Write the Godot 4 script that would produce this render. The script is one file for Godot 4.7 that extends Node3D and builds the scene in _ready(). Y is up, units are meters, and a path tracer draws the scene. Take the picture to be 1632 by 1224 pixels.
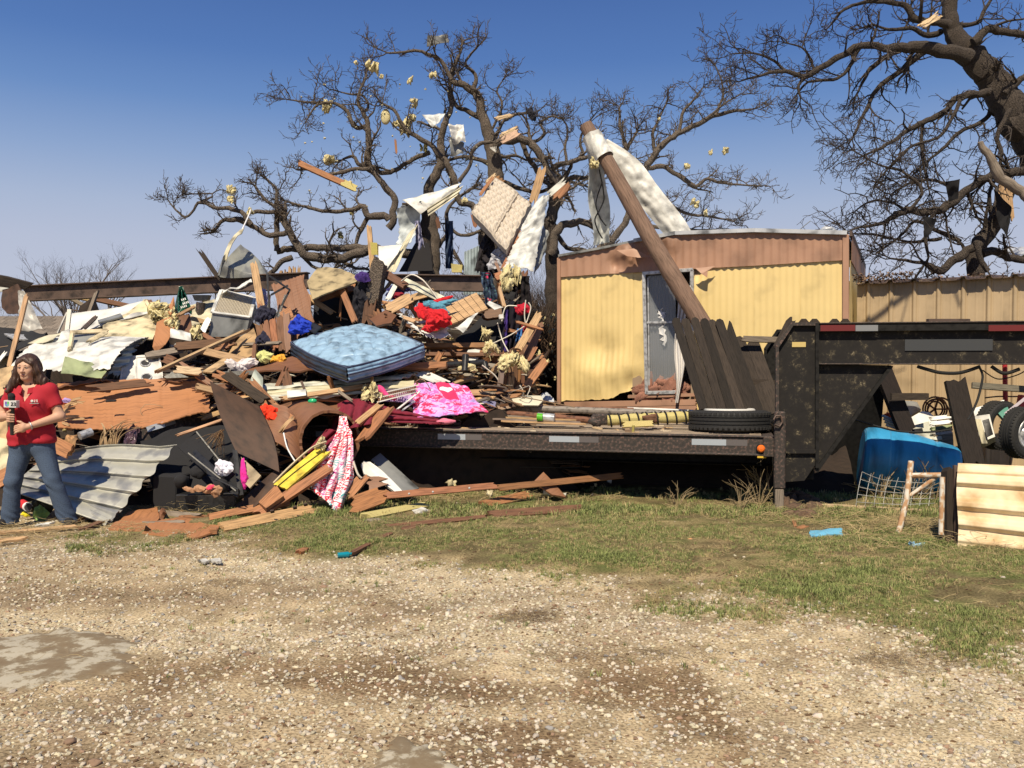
extends Node3D
# A wrecked yard after a storm: oak full of debris, mobile home, gooseneck trailer, reporter. y up, metres.

const FOCAL:=1369.0
var eye:=Transform3D(Basis(Vector3.RIGHT,-0.027),Vector3(0,1.6,0))
var rng:=RandomNumberGenerator.new()
var taken:={}
var M:={}
var nz:=FastNoiseLite.new()

class Geo:
	var v:=PackedVector3Array()
	var uv:=PackedVector2Array()
	var c:=PackedColorArray()
	var ix:=PackedInt32Array()
	var tint:=Color.WHITE

	func vert(p: Vector3,t:=Vector2.ZERO) -> int:
		v.append(p)
		uv.append(t)
		c.append(tint)
		return v.size() - 1

	func tri(a: int,b: int,d: int) -> void:
		ix.append(a)
		ix.append(b)
		ix.append(d)

	func quad(a: int,b: int,d: int,e: int) -> void:
		tri(a,b,d)
		tri(a,d,e)

	func face(a: Vector3,b: Vector3,d: Vector3,e: Vector3) -> void:
		var lu:=a.distance_to(b)
		var lv:=b.distance_to(d)
		quad(vert(a,Vector2(0,0)),vert(b,Vector2(lu,0)),vert(d,Vector2(lu,lv)),vert(e,Vector2(0,lv)))

	func low() -> Vector3:
		if v.is_empty():
			return Vector3.ZERO
		var lo:=v[0]
		var hi:=v[0]
		for p in v:
			lo=lo.min(p)
			hi=hi.max(p)
		return Vector3((lo.x+hi.x)/2,lo.y,(lo.z+hi.z)/2)

	func mesh(off:=Vector3.ZERO) -> ArrayMesh:
		var n:=PackedVector3Array()
		n.resize(v.size())
		for i in range(0,ix.size(),3):
			var a:=v[ix[i]]
			var k:=(v[ix[i+2]] - a).cross(v[ix[i+1]] - a)
			n[ix[i]]+=k
			n[ix[i+1]]+=k
			n[ix[i+2]]+=k
		for i in n.size():
			n[i]=n[i].normalized() if n[i].length_squared()>1e-18 else Vector3.UP
			v[i]-=off
		var a:=[]
		a.resize(Mesh.ARRAY_MAX)
		a[Mesh.ARRAY_VERTEX]=v
		a[Mesh.ARRAY_NORMAL]=n
		a[Mesh.ARRAY_TEX_UV]=uv
		a[Mesh.ARRAY_COLOR]=c
		a[Mesh.ARRAY_INDEX]=ix
		var m:=ArrayMesh.new()
		m.add_surface_from_arrays(Mesh.PRIMITIVE_TRIANGLES,a)
		return m

# ---------- places
func P(x: float,y: float,d: float) -> Vector3:
	var r:=eye.basis*Vector3((x - 816.0)/FOCAL,(612.0 - y)/FOCAL,-1)
	return eye.origin+r*(d/-r.z)

func G(x: float,y: float,h:=0.0) -> Vector3:
	var r:=eye.basis*Vector3((x - 816.0)/FOCAL,(612.0 - y)/FOCAL,-1)
	return eye.origin+r*((h - eye.origin.y)/r.y)

func on_plane(x: float,y: float,o: Vector3,n: Vector3,off:=0.0) -> Vector3:
	var r:=eye.basis*Vector3((x - 816.0)/FOCAL,(612.0 - y)/FOCAL,-1)
	return eye.origin+r*((o+n*off - eye.origin).dot(n)/r.dot(n))

func rr(a: float,b: float) -> float:
	return rng.randf_range(a,b)

# ---------- nodes
func numbered(called: String) -> String:
	taken[called]=taken.get(called,-1)+1
	return called if taken[called]==0 else "%s_%03d" % [called,taken[called]]

func tag(o: Node3D,label: String,category: String,group := "") -> void:
	o.set_meta("label",label)
	o.set_meta("category",category)
	if group:
		o.set_meta("group",group)

func thing(called: String,label: String,category: String,at:=Vector3.ZERO,group := "") -> Node3D:
	var o:=Node3D.new()
	o.name=numbered(called)
	add_child(o)
	o.position=at
	tag(o,label,category,group)
	return o

func part(called: String,g: Geo,m: Material,root: Node3D,under: Node3D=null) -> MeshInstance3D:
	var o:=MeshInstance3D.new()
	o.name=called
	o.mesh=g.mesh(root.position)
	o.material_override=m
	(under if under else root).add_child(o,true)
	return o

func solo(called: String,label: String,category: String,g: Geo,m: Material,group := "") -> MeshInstance3D:
	var o:=MeshInstance3D.new()
	o.name=numbered(called)
	o.position=g.low()
	o.mesh=g.mesh(o.position)
	o.material_override=m
	add_child(o)
	tag(o,label,category,group)
	return o

func kind(called: String,g: Geo,m: Material,what: String) -> MeshInstance3D:
	var o:=MeshInstance3D.new()
	o.name=numbered(called)
	o.mesh=g.mesh()
	o.material_override=m
	add_child(o)
	o.set_meta("kind",what)
	return o

func scatter(called: String,m: Mesh,mat_: Material,xf: Array,cols: Array,parent: Node3D=null) -> MultiMeshInstance3D:
	var mm:=MultiMesh.new()
	mm.transform_format=MultiMesh.TRANSFORM_3D
	mm.use_colors=true
	mm.mesh=m
	mm.instance_count=xf.size()
	for i in xf.size():
		mm.set_instance_transform(i,xf[i])
		mm.set_instance_color(i,cols[i])
	var o:=MultiMeshInstance3D.new()
	o.name=called if parent else numbered(called)
	o.multimesh=mm
	o.material_override=mat_
	(parent if parent else self).add_child(o,true)
	o.set_meta("kind","stuff")
	return o

# ---------- shapes
func box(g: Geo,xf: Transform3D,s: Vector3,b:=0.0) -> void:
	# a box with chamfered edges when b > 0
	var h:=s/2
	for ax in 3:
		for sg in [-1.0,1.0]:
			var n:=Vector3.ZERO
			n[ax]=sg
			var u:=Vector3.ZERO
			u[(ax+1) % 3]=1
			var w:=Vector3.ZERO
			w[(ax+2) % 3]=1
			var hu:=h[(ax+1) % 3]
			var hw:=h[(ax+2) % 3]
			var o:=n*h[ax]
			var q:=[]
			for k in [[-1,-1],[1,-1],[1,1],[-1,1]]:
				q.append(xf*(o+u*(k[0]*(hu - b))+w*(k[1]*(hw - b))))
			if sg<0:
				q.reverse()
			# texture runs along the longest side
			var t:=[]
			var lu:=hu*2
			var lw:=hw*2
			for k in ([[0,0],[1,0],[1,1],[0,1]] if sg>0 else [[0,1],[1,1],[1,0],[0,0]]):
				t.append(Vector2(k[0]*lu,k[1]*lw) if lu>=lw else Vector2(k[1]*lw,k[0]*lu))
			var shift:=Vector2(fmod(absf(xf.origin.x)*3.7+absf(xf.origin.y)*5.3,3.0),fmod(absf(xf.origin.z)*2.3+absf(xf.origin.x),3.0))
			g.quad(g.vert(q[3],t[3]+shift),g.vert(q[2],t[2]+shift),g.vert(q[1],t[1]+shift),g.vert(q[0],t[0]+shift))
	if b<=0.0:
		return
	for ax in 3:
		var a1:=(ax+1) % 3
		var a2:=(ax+2) % 3
		for s1 in [-1.0,1.0]:
			for s2 in [-1.0,1.0]:
				var p:=[]
				for e in [-1.0,1.0]:
					var c1:=Vector3.ZERO
					c1[ax]=e*(h[ax] - b)
					c1[a1]=s1*h[a1]
					c1[a2]=s2*(h[a2] - b)
					var c2:=c1
					c2[a1]=s1*(h[a1] - b)
					c2[a2]=s2*h[a2]
					p.append(xf*c1)
					p.append(xf*c2)
				if s1*s2>0:
					g.face(p[0],p[1],p[3],p[2])
				else:
					g.face(p[2],p[3],p[1],p[0])
	for sx in [-1.0,1.0]:
		for sy in [-1.0,1.0]:
			for sz in [-1.0,1.0]:
				var k:=Vector3(sx,sy,sz)
				var i:=h - Vector3.ONE*b
				g.tri(g.vert(xf*(k*Vector3(h.x,i.y,i.z))),g.vert(xf*(k*Vector3(i.x,h.y,i.z))),g.vert(xf*(k*Vector3(i.x,i.y,h.z))))

func frame(a: Vector3,b: Vector3,facing: Vector3) -> Basis:
	# x along a-b, y towards facing
	var x:=(b - a).normalized()
	var z:=x.cross(facing)
	if z.length()<0.01:
		z=x.cross(Vector3(0.3,0.5,0.8))
	z=z.normalized()
	return Basis(x,z.cross(x).normalized(),z)

func beam(g: Geo,a: Vector3,b: Vector3,w: float,t: float,facing:=Vector3(0,0.55,0.83),bev:=0.0) -> void:
	# wide face w looks towards facing, t deep
	box(g,Transform3D(frame(a,b,facing),(a+b)/2),Vector3(a.distance_to(b),t,w),bev)

func plank(g: Geo,a: Vector3,b: Vector3,w: float,t: float,facing:=Vector3(0,0.55,0.83),rag:=0.06,bow:=0.0) -> void:
	# a board with torn ends, slightly bowed and twisted
	var f:=frame(a,b,facing)
	var l:=a.distance_to(b)
	var nu:=4
	var nw:=5
	var ends:=[]
	for k in 2:
		var e:=[]
		for j in nw+1:
			e.append(rr(-rag,rag*0.5))
		ends.append(e)
	var off:=Vector2(rr(0,5),rr(0,5))
	var tw:=rr(-0.03,0.03)
	for side in [0.5,-0.5]:
		var id:=[]
		for i in nu+1:
			for j in nw+1:
				var u:=float(i)/nu
				var x: float=u*l - (ends[0][j] if i==0 else 0.0)+(ends[1][j] if i==nu else 0.0)
				var s:=float(j)/nw - 0.5
				var p: Vector3=a+f.x*x+f.z*(s*w*(1.0 - 0.06*absf(u - 0.5)))+f.y*(side*t+bow*(1 - pow(2*u - 1,2))+s*w*tw*(u - 0.5)*4)
				id.append(g.vert(p,off+Vector2(x,s*w+side*0.3)))
		for i in nu:
			for j in nw:
				var q: int=i*(nw+1)+j
				if side>0:
					g.quad(id[q],id[q+1],id[q+nw+2],id[q+nw+1])
				else:
					g.quad(id[q+nw+1],id[q+nw+2],id[q+1],id[q])
		ends.append(id)
	var top: Array=ends[2]
	var bot: Array=ends[3]
	var loop:=[]
	for j in nw+1:
		loop.append(j)
	for i in range(1,nu+1):
		loop.append(i*(nw+1)+nw)
	for j in range(nw - 1,-1,-1):
		loop.append(nu*(nw+1)+j)
	for i in range(nu - 1,0,-1):
		loop.append(i*(nw+1))
	for k in loop.size():
		var p: int=loop[k]
		var q: int=loop[(k+1) % loop.size()]
		var u1:=g.uv[top[p]]
		var u2:=g.uv[top[q]]
		g.quad(g.vert(g.v[top[p]],u1),g.vert(g.v[bot[p]],u1+Vector2(0.01,t)),g.vert(g.v[bot[q]],u2+Vector2(0.01,t)),g.vert(g.v[top[q]],u2))

func tube(g: Geo,pts: Array,rad: Array,sides:=8,cap:=true) -> void:
	var n:=pts.size()
	var ids:=[]
	var up:=Vector3(0.123,0.31,0.94)
	var along:=0.0
	for i in n:
		var dir: Vector3=(pts[mini(i+1,n - 1)] - pts[maxi(i - 1,0)])
		dir=dir.normalized() if dir.length()>1e-6 else Vector3.UP
		var x:=(up - dir*up.dot(dir))
		x=x.normalized() if x.length()>1e-3 else dir.cross(Vector3(0.9,0.2,0.1)).normalized()
		up=x
		var y:=dir.cross(x)
		if i>0:
			along+=pts[i].distance_to(pts[i - 1])
		var r: float=rad[i] if i<rad.size() else rad[-1]
		var row:=[]
		for k in sides+1:
			var a:=TAU*k/sides
			row.append(g.vert(pts[i]+(x*cos(a)+y*sin(a))*r,Vector2(along,float(k)/sides*TAU*maxf(r,0.02))))
		ids.append(row)
	for i in n - 1:
		for k in sides:
			g.quad(ids[i][k],ids[i][k+1],ids[i+1][k+1],ids[i+1][k])
	if cap:
		for e in [0,n - 1]:
			var m:=g.vert(pts[e])
			var ring:=[]
			for k in sides:
				ring.append(g.vert(g.v[ids[e][k]],Vector2(0.1*cos(TAU*k/sides),0.1*sin(TAU*k/sides))))
			for k in sides:
				if e==0:
					g.tri(m,ring[(k+1) % sides],ring[k])
				else:
					g.tri(m,ring[k],ring[(k+1) % sides])

func lathe(g: Geo,xf: Transform3D,prof: Array,sides:=24) -> void:
	# prof: [radius, height] pairs; a pair repeated makes a sharp edge
	for i in prof.size() - 1:
		if prof[i]==prof[i+1]:
			continue
		var ids:=[]
		for q in 2:
			var row:=[]
			for k in sides+1:
				var a:=TAU*k/sides
				row.append(g.vert(xf*Vector3(prof[i+q][0]*cos(a),prof[i+q][1],prof[i+q][0]*sin(a)),Vector2(float(k)/sides,float(prof[i+q][1]))))
			ids.append(row)
		for k in sides:
			g.quad(ids[0][k],ids[1][k],ids[1][k+1],ids[0][k+1])

func grid(g: Geo,f: Callable,nu: int,nv: int,th: float,su:=1.0,sv:=1.0) -> void:
	# a skin of thickness th over the points f(u, v), with rims
	var pts:=[]
	for i in nu+1:
		for j in nv+1:
			pts.append(f.call(float(i)/nu,float(j)/nv))
	var w:=nv+1
	var nor:=[]
	for i in nu+1:
		for j in nv+1:
			var du: Vector3=pts[mini(i+1,nu)*w+j] - pts[maxi(i - 1,0)*w+j]
			var dv: Vector3=pts[i*w+mini(j+1,nv)] - pts[i*w+maxi(j - 1,0)]
			nor.append(du.cross(dv).normalized())
	var ids:=[[],[]]
	for s in 2:
		for i in nu+1:
			for j in nv+1:
				ids[s].append(g.vert(pts[i*w+j] - nor[i*w+j]*(th*s),Vector2(su*i/nu,sv*j/nv)))
	for i in nu:
		for j in nv:
			var q:=i*w+j
			g.quad(ids[0][q],ids[0][q+1],ids[0][q+w+1],ids[0][q+w])
			if th>0:
				g.quad(ids[1][q+w],ids[1][q+w+1],ids[1][q+1],ids[1][q])
	if th<=0:
		return
	var loop:=[]
	for j in nv+1:
		loop.append(j)
	for i in range(1,nu+1):
		loop.append(i*w+nv)
	for j in range(nv - 1,-1,-1):
		loop.append(nu*w+j)
	for i in range(nu - 1,0,-1):
		loop.append(i*w)
	for k in loop.size():
		var a: int=loop[k]
		var b: int=loop[(k+1) % loop.size()]
		g.quad(g.vert(g.v[ids[0][a]],g.uv[ids[0][a]]),g.vert(g.v[ids[1][a]],g.uv[ids[0][a]]),g.vert(g.v[ids[1][b]],g.uv[ids[0][b]]),g.vert(g.v[ids[0][b]],g.uv[ids[0][b]]))

func rib(x: float,how: String) -> float:
	# profile of folded sheet metal, period 1, 0 to 1
	var k:=fposmod(x,1.0)
	match how:
		"sine":
			return 0.5+0.5*sin(TAU*x)
		"rib":
			return clampf((0.16 - absf(k - 0.5))/0.07,0,1)
		"lap":
			return smoothstep(0.0,0.22,k) - smoothstep(0.5,1.0,k)
		"wide":
			return smoothstep(0.05,0.16,k) - smoothstep(0.5,0.62,k)
		"groove":
			return 1.0 - clampf((0.06 - absf(k - 0.5))/0.03,0,1)
	return 0.0

func sheet(g: Geo,c: Array,nu: int,nv: int,th: float,o:={}) -> void:
	# bilinear sheet on corners c (00, 10, 11, 01) with ribs, crumples, bends and torn edges
	var lu: float=(c[0].distance_to(c[1])+c[3].distance_to(c[2]))/2
	var lv: float=(c[0].distance_to(c[3])+c[1].distance_to(c[2]))/2
	var n: Vector3=(c[1] - c[0]).cross(c[3] - c[0]).normalized()
	var sd:=rr(0,50)
	var ru: float=o.get("ribs_u",0.0)
	var rv: float=o.get("ribs_v",0.0)
	var amp: float=o.get("amp",0.0)
	var how: String=o.get("how","sine")
	var cr: float=o.get("crumple",0.0)
	var fq: float=o.get("freq",3.0)
	var bu: float=o.get("bow_u",0.0)
	var bv: float=o.get("bow_v",0.0)
	var curl: float=o.get("curl",0.0)
	var rag: float=o.get("rag",0.0)
	var f:=func(u: float,v: float) -> Vector3:
		var uu:=u
		var vv:=v
		if rag>0:
			uu=clampf(u,rag*absf(nz.get_noise_2d(v*lv*160,sd))*2/lu,1 - rag*absf(nz.get_noise_2d(v*lv*160,sd+9))*2/lu)
			vv=clampf(v,rag*absf(nz.get_noise_2d(u*lu*160,sd+20))*2/lv,1 - rag*absf(nz.get_noise_2d(u*lu*160,sd+31))*2/lv)
		var p: Vector3=c[0].lerp(c[1],uu).lerp(c[3].lerp(c[2],uu),vv)
		var h:=0.0
		if ru>0:
			h+=amp*rib(uu*ru,how)
		if rv>0:
			h+=amp*rib(vv*rv,how)
		if cr>0:
			h+=cr*nz.get_noise_3d(uu*lu*10*fq+sd,vv*lv*10*fq,sd)+cr*0.4*nz.get_noise_3d(uu*lu*34*fq+sd,vv*lv*34*fq,sd)
		h+=bu*4*uu*(1 - uu)+bv*4*vv*(1 - vv)+curl*pow(uu,4)
		return p+n*h
	grid(g,f,nu,nv,th,lu,lv)

func panel(g: Geo,pts: Array,th: float,cr:=0.0,sub:=2,fq:=3.0) -> void:
	# a flat polygon of [x, y, d] corners with thickness, slightly warped
	var p2:=PackedVector2Array()
	var p3:=[]
	for q in pts:
		p2.append(Vector2(q[0],q[1]))
		p3.append(P(q[0],q[1],q[2]))
	var tr:=Geometry2D.triangulate_polygon(p2)
	var n:=Vector3.ZERO
	for i in p3.size():
		n+=(p3[i] as Vector3).cross(p3[(i+1) % p3.size()])
	n=n.normalized()
	if n.dot(p3[0] - eye.origin)>0:
		n=-n
	# the edges the triangles leave single are the outline: subdivide all, keep a list of outline edges
	var vs: Array=p3.duplicate()
	var tris:=[]
	for i in range(0,tr.size(),3):
		tris.append([tr[i],tr[i+1],tr[i+2]])
	var rim:=[]
	for i in p3.size():
		rim.append([i,(i+1) % p3.size()])
	for s in sub:
		var mid:={}
		var cut:=func(a: int,b: int) -> int:
			var key:=Vector2i(mini(a,b),maxi(a,b))
			if not mid.has(key):
				vs.append((vs[a]+vs[b])/2)
				mid[key]=vs.size() - 1
			return mid[key]
		var nt:=[]
		for t in tris:
			var a: int=cut.call(t[0],t[1])
			var b: int=cut.call(t[1],t[2])
			var d: int=cut.call(t[2],t[0])
			nt.append_array([[t[0],a,d],[a,t[1],b],[d,b,t[2]],[a,b,d]])
		tris=nt
		var nr:=[]
		for e in rim:
			var m: int=cut.call(e[0],e[1])
			nr.append_array([[e[0],m],[m,e[1]]])
		rim=nr
	var sd:=rr(0,60)
	var ux: Vector3=(p3[1] - p3[0]).normalized()
	var uy:=n.cross(ux).normalized()
	var ids:=[[],[]]
	for s in 2:
		for q in vs:
			var p: Vector3=q
			var t:=Vector2((p - p3[0]).dot(ux),(p - p3[0]).dot(uy))
			var h:=cr*nz.get_noise_3d(t.x*10*fq+sd,t.y*10*fq,sd)+cr*0.4*nz.get_noise_3d(t.x*30*fq,t.y*30*fq,sd)
			ids[s].append(g.vert(p+n*(h - th*s),t))
	var turn: bool=(vs[tris[0][2]] - vs[tris[0][0]]).cross(vs[tris[0][1]] - vs[tris[0][0]]).dot(n)<0
	for t in tris:
		if turn:
			g.tri(ids[0][t[0]],ids[0][t[2]],ids[0][t[1]])
			g.tri(ids[1][t[0]],ids[1][t[1]],ids[1][t[2]])
		else:
			g.tri(ids[0][t[0]],ids[0][t[1]],ids[0][t[2]])
			g.tri(ids[1][t[0]],ids[1][t[2]],ids[1][t[1]])
	for e in rim:
		g.quad(g.vert(g.v[ids[0][e[0]]]),g.vert(g.v[ids[1][e[0]]]),g.vert(g.v[ids[1][e[1]]],Vector2(0.1,0)),g.vert(g.v[ids[0][e[1]]],Vector2(0.1,0)))

func blob(g: Geo,at: Vector3,r: Vector3,amp:=0.3,fq:=20.0,nl:=10,turn:=Basis()) -> void:
	# a lumpy body: tufts, bundles, stones
	var sd:=rr(0,90)
	var m:=nl*2
	var ids:=[]
	for i in nl+1:
		for j in m+1:
			var th:=PI*i/nl
			var ph:=TAU*(j % m)/m
			var d:=Vector3(sin(th)*cos(ph),cos(th),sin(th)*sin(ph))
			var k:=1.0+amp*nz.get_noise_3d(d.x*fq+sd,d.y*fq,d.z*fq)*2+amp*0.5*nz.get_noise_3d(d.x*fq*3.1+sd,d.y*fq*3.1,d.z*fq*3.1)
			ids.append(g.vert(at+turn*(d*r*k),Vector2(ph/TAU,th/PI)*(r.x+r.y)*3))
	for i in nl:
		for j in m:
			var q:=i*(m+1)+j
			g.quad(ids[q],ids[q+1],ids[q+m+2],ids[q+m+1])

func crease(g: Geo,at: Vector3,r: Vector3,turn:=Basis()) -> void:
	# a crumpled piece of cloth: an uneven patch with ridged folds, its edge sunk into what it lies on
	var sd:=rr(0,90)
	var b:=Basis(Vector3.RIGHT,-rr(0.1,0.5))*turn
	var h:=minf(r.x,r.y)*0.9
	for s in [1.0,-1.0]:
		var ids:=[]
		for i in 17:
			for j in 41:
				var a:=TAU*(j % 40)/40
				var q:=i/16.0
				var c:=Vector2(cos(a),sin(a))
				var k:=q*(0.95+0.45*nz.get_noise_2d(c.x*14+sd,c.y*14))
				var w:=Vector2(c.x*r.x,c.y*r.y)*k
				var z:=0.9*(1 - q*q)
				var f:=1.0 - absf(nz.get_noise_2d(w.x*90+w.y*40+sd,w.y*60 - w.x*20))*3.0
				var e:=1.0 - absf(nz.get_noise_2d(w.x*200+sd*3,w.y*160+w.x*90))*3.0
				z+=(0.55*f+0.25*e - 0.3)*(1 - pow(q,6))
				ids.append(g.vert(at+b*Vector3(w.x,w.y,z*h*0.7*(s if s>0 else -0.3)),Vector2(w.x,w.y)*3))
		for i in 16:
			for j in 40:
				var q:=i*41+j
				g.quad(ids[q],ids[q+1],ids[q+42],ids[q+41])

func fluff(g: Geo,at: Vector3,s: float,n:=6) -> void:
	# torn insulation: several ragged lumps
	for k in n:
		var o:=Vector3(rr(-1,1),rr(-1,1),rr(-1,1))*s*0.7
		blob(g,at+o,Vector3(rr(0.22,0.5),rr(0.3,0.75),rr(0.2,0.45))*s,0.7,44,8,Basis.from_euler(Vector3(rr(-0.6,0.6),rr(0,6),rr(-0.8,0.8))))
	for k in n:
		# torn wisps
		var a:=at+Vector3(rr(-1,1),rr(-1,1),rr(-1,1))*s*0.8
		var d:=Vector3(rr(-0.7,0.7),rr(-1.6,0.3),rr(-0.7,0.7))*s*0.7
		var w:=d.cross(Vector3(rr(-1,1),rr(-1,1),rr(-1,1))).normalized()*s*rr(0.03,0.10)
		g.face(a - w,a+w,a+d+w*rr(0.1,0.8),a+d - w*0.4)

func wire(g: Geo,pts: Array,r: float,sag:=0.0,sides:=5) -> void:
	# a smooth line through the points
	var c:=Curve3D.new()
	for i in pts.size():
		var t: Vector3=(pts[mini(i+1,pts.size() - 1)] - pts[maxi(i - 1,0)])*0.22
		c.add_point(pts[i] - Vector3(0,sag if i>0 and i<pts.size() - 1 else 0.0,0),-t,t)
	var n:=pts.size()*6
	var p:=[]
	for i in n+1:
		p.append(c.sample_baked(c.get_baked_length()*i/n,true))
	tube(g,p,[r],sides)

# ---------- materials
func lin(r: float,g: float,b: float) -> Color:
	return Color(r,g,b).linear_to_srgb()

func noise_tex(freq: float,lo: float,hi: float,oct:=4,sd:=1,type:=FastNoiseLite.TYPE_SIMPLEX_SMOOTH,mid:=0.5,size:=512) -> NoiseTexture2D:
	var n:=FastNoiseLite.new()
	n.seed=sd
	n.noise_type=type
	n.frequency=freq
	n.fractal_octaves=oct
	var t:=NoiseTexture2D.new()
	t.width=size
	t.height=size
	t.seamless=true
	t.noise=n
	var r:=Gradient.new()
	r.offsets=PackedFloat32Array([0.0,mid,1.0])
	r.colors=PackedColorArray([Color(lo,lo,lo),Color(lerpf(lo,hi,0.75),lerpf(lo,hi,0.75),lerpf(lo,hi,0.75)),Color(hi,hi,hi)])
	t.color_ramp=r
	return t

func ramp_tex(freq: float,stops: Array,sd:=1,oct:=5,size:=512,type:=FastNoiseLite.TYPE_SIMPLEX_SMOOTH) -> NoiseTexture2D:
	var t:=noise_tex(freq,0,1,oct,sd,type,0.5,size)
	var r:=Gradient.new()
	var of:=PackedFloat32Array()
	var co:=PackedColorArray()
	for s in stops:
		of.append(s[0])
		co.append(lin(s[1],s[2],s[3]))
	r.offsets=of
	r.colors=co
	t.color_ramp=r
	return t

func mat(called: String,col: Array,rough: float,tex: Texture2D=null,scale:=Vector2.ONE,bump:=0.0,metal:=0.0,bump_tex: Texture2D=null) -> StandardMaterial3D:
	var m:=StandardMaterial3D.new()
	m.resource_name=called
	m.albedo_color=lin(col[0],col[1],col[2])
	m.roughness=rough
	m.metallic=metal
	m.vertex_color_use_as_albedo=true
	m.albedo_texture=tex
	m.uv1_scale=Vector3(scale.x,scale.y,1)
	if bump>0:
		m.heightmap_enabled=true
		m.heightmap_texture=bump_tex if bump_tex else tex
		m.heightmap_scale=bump
	M[called]=m
	return m

func _ready() -> void:
	rng.seed=41
	nz.seed=7
	nz.frequency=0.05
	nz.fractal_octaves=3
	# camera
	var cam:=Camera3D.new()
	cam.name = "camera"
	cam.transform=eye
	cam.fov=rad_to_deg(2*atan(612.0/FOCAL))
	cam.near=0.1
	cam.far=2000
	add_child(cam)
	# sky
	var env:=Environment.new()
	env.background_mode=Environment.BG_SKY
	env.tonemap_mode=Environment.TONE_MAPPER_LINEAR
	env.tonemap_exposure=1.18
	env.sdfgi_enabled=true
	env.ssao_enabled=true
	env.ssil_enabled=true
	var pano:=PanoramaSkyMaterial.new()
	pano.panorama=sky_picture()
	var sky:=Sky.new()
	sky.sky_material=pano
	env.sky=sky
	var we:=WorldEnvironment.new()
	we.name = "environment"
	we.environment=env
	add_child(we)
	# sun: high, behind the camera and a little to its left
	var sun:=DirectionalLight3D.new()
	sun.name = "sun"
	sun.light_energy=1.6
	sun.light_color=Color(1.0,0.94,0.835)
	sun.light_angular_distance=0.5
	sun.shadow_enabled=true
	var to:=Vector3(-0.159,0.788,0.595).normalized()
	sun.transform=Transform3D(Basis.looking_at(-to),to*50)
	add_child(sun)
	materials()
	ground()
	far_background()
	mobile_home()
	shed()
	oak()
	right_tree()
	trailer()
	mound()
	wreckage_left()
	wreckage_middle()
	wreckage_right()
	in_the_oak()
	on_the_trailer()
	right_yard()
	front_left()
	ground_litter()
	reporter()

func sky_picture() -> ImageTexture:
	# height in degrees: colour
	var stops:=[[-90,0.14,0.115,0.085],[-8,0.27,0.24,0.21],[-1,0.4,0.42,0.46],[0,0.46,0.49,0.565],[4,0.43,0.465,0.565],[7.3,0.397,0.442,0.563],[9.7,0.335,0.405,0.553],[12.6,0.228,0.325,0.522],[16,0.125,0.23,0.465],[19,0.08,0.17,0.405],[22.8,0.06,0.132,0.345],[40,0.04,0.1,0.28],[90,0.028,0.08,0.23]]
	var im:=Image.create(64,512,false,Image.FORMAT_RGBF)
	for y in 512:
		var e:=90.0 - 180.0*(y+0.5)/512
		var k:=0
		while k<stops.size() - 2 and stops[k+1][0]<e:
			k+=1
		var t: float=clampf((e - stops[k][0])/(stops[k+1][0] - stops[k][0]),0,1)
		var c:=Color(lerpf(stops[k][1],stops[k+1][1],t),lerpf(stops[k][2],stops[k+1][2],t),lerpf(stops[k][3],stops[k+1][3],t))
		for x in 64:
			im.set_pixel(x,y,c)
	return ImageTexture.create_from_image(im)

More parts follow.
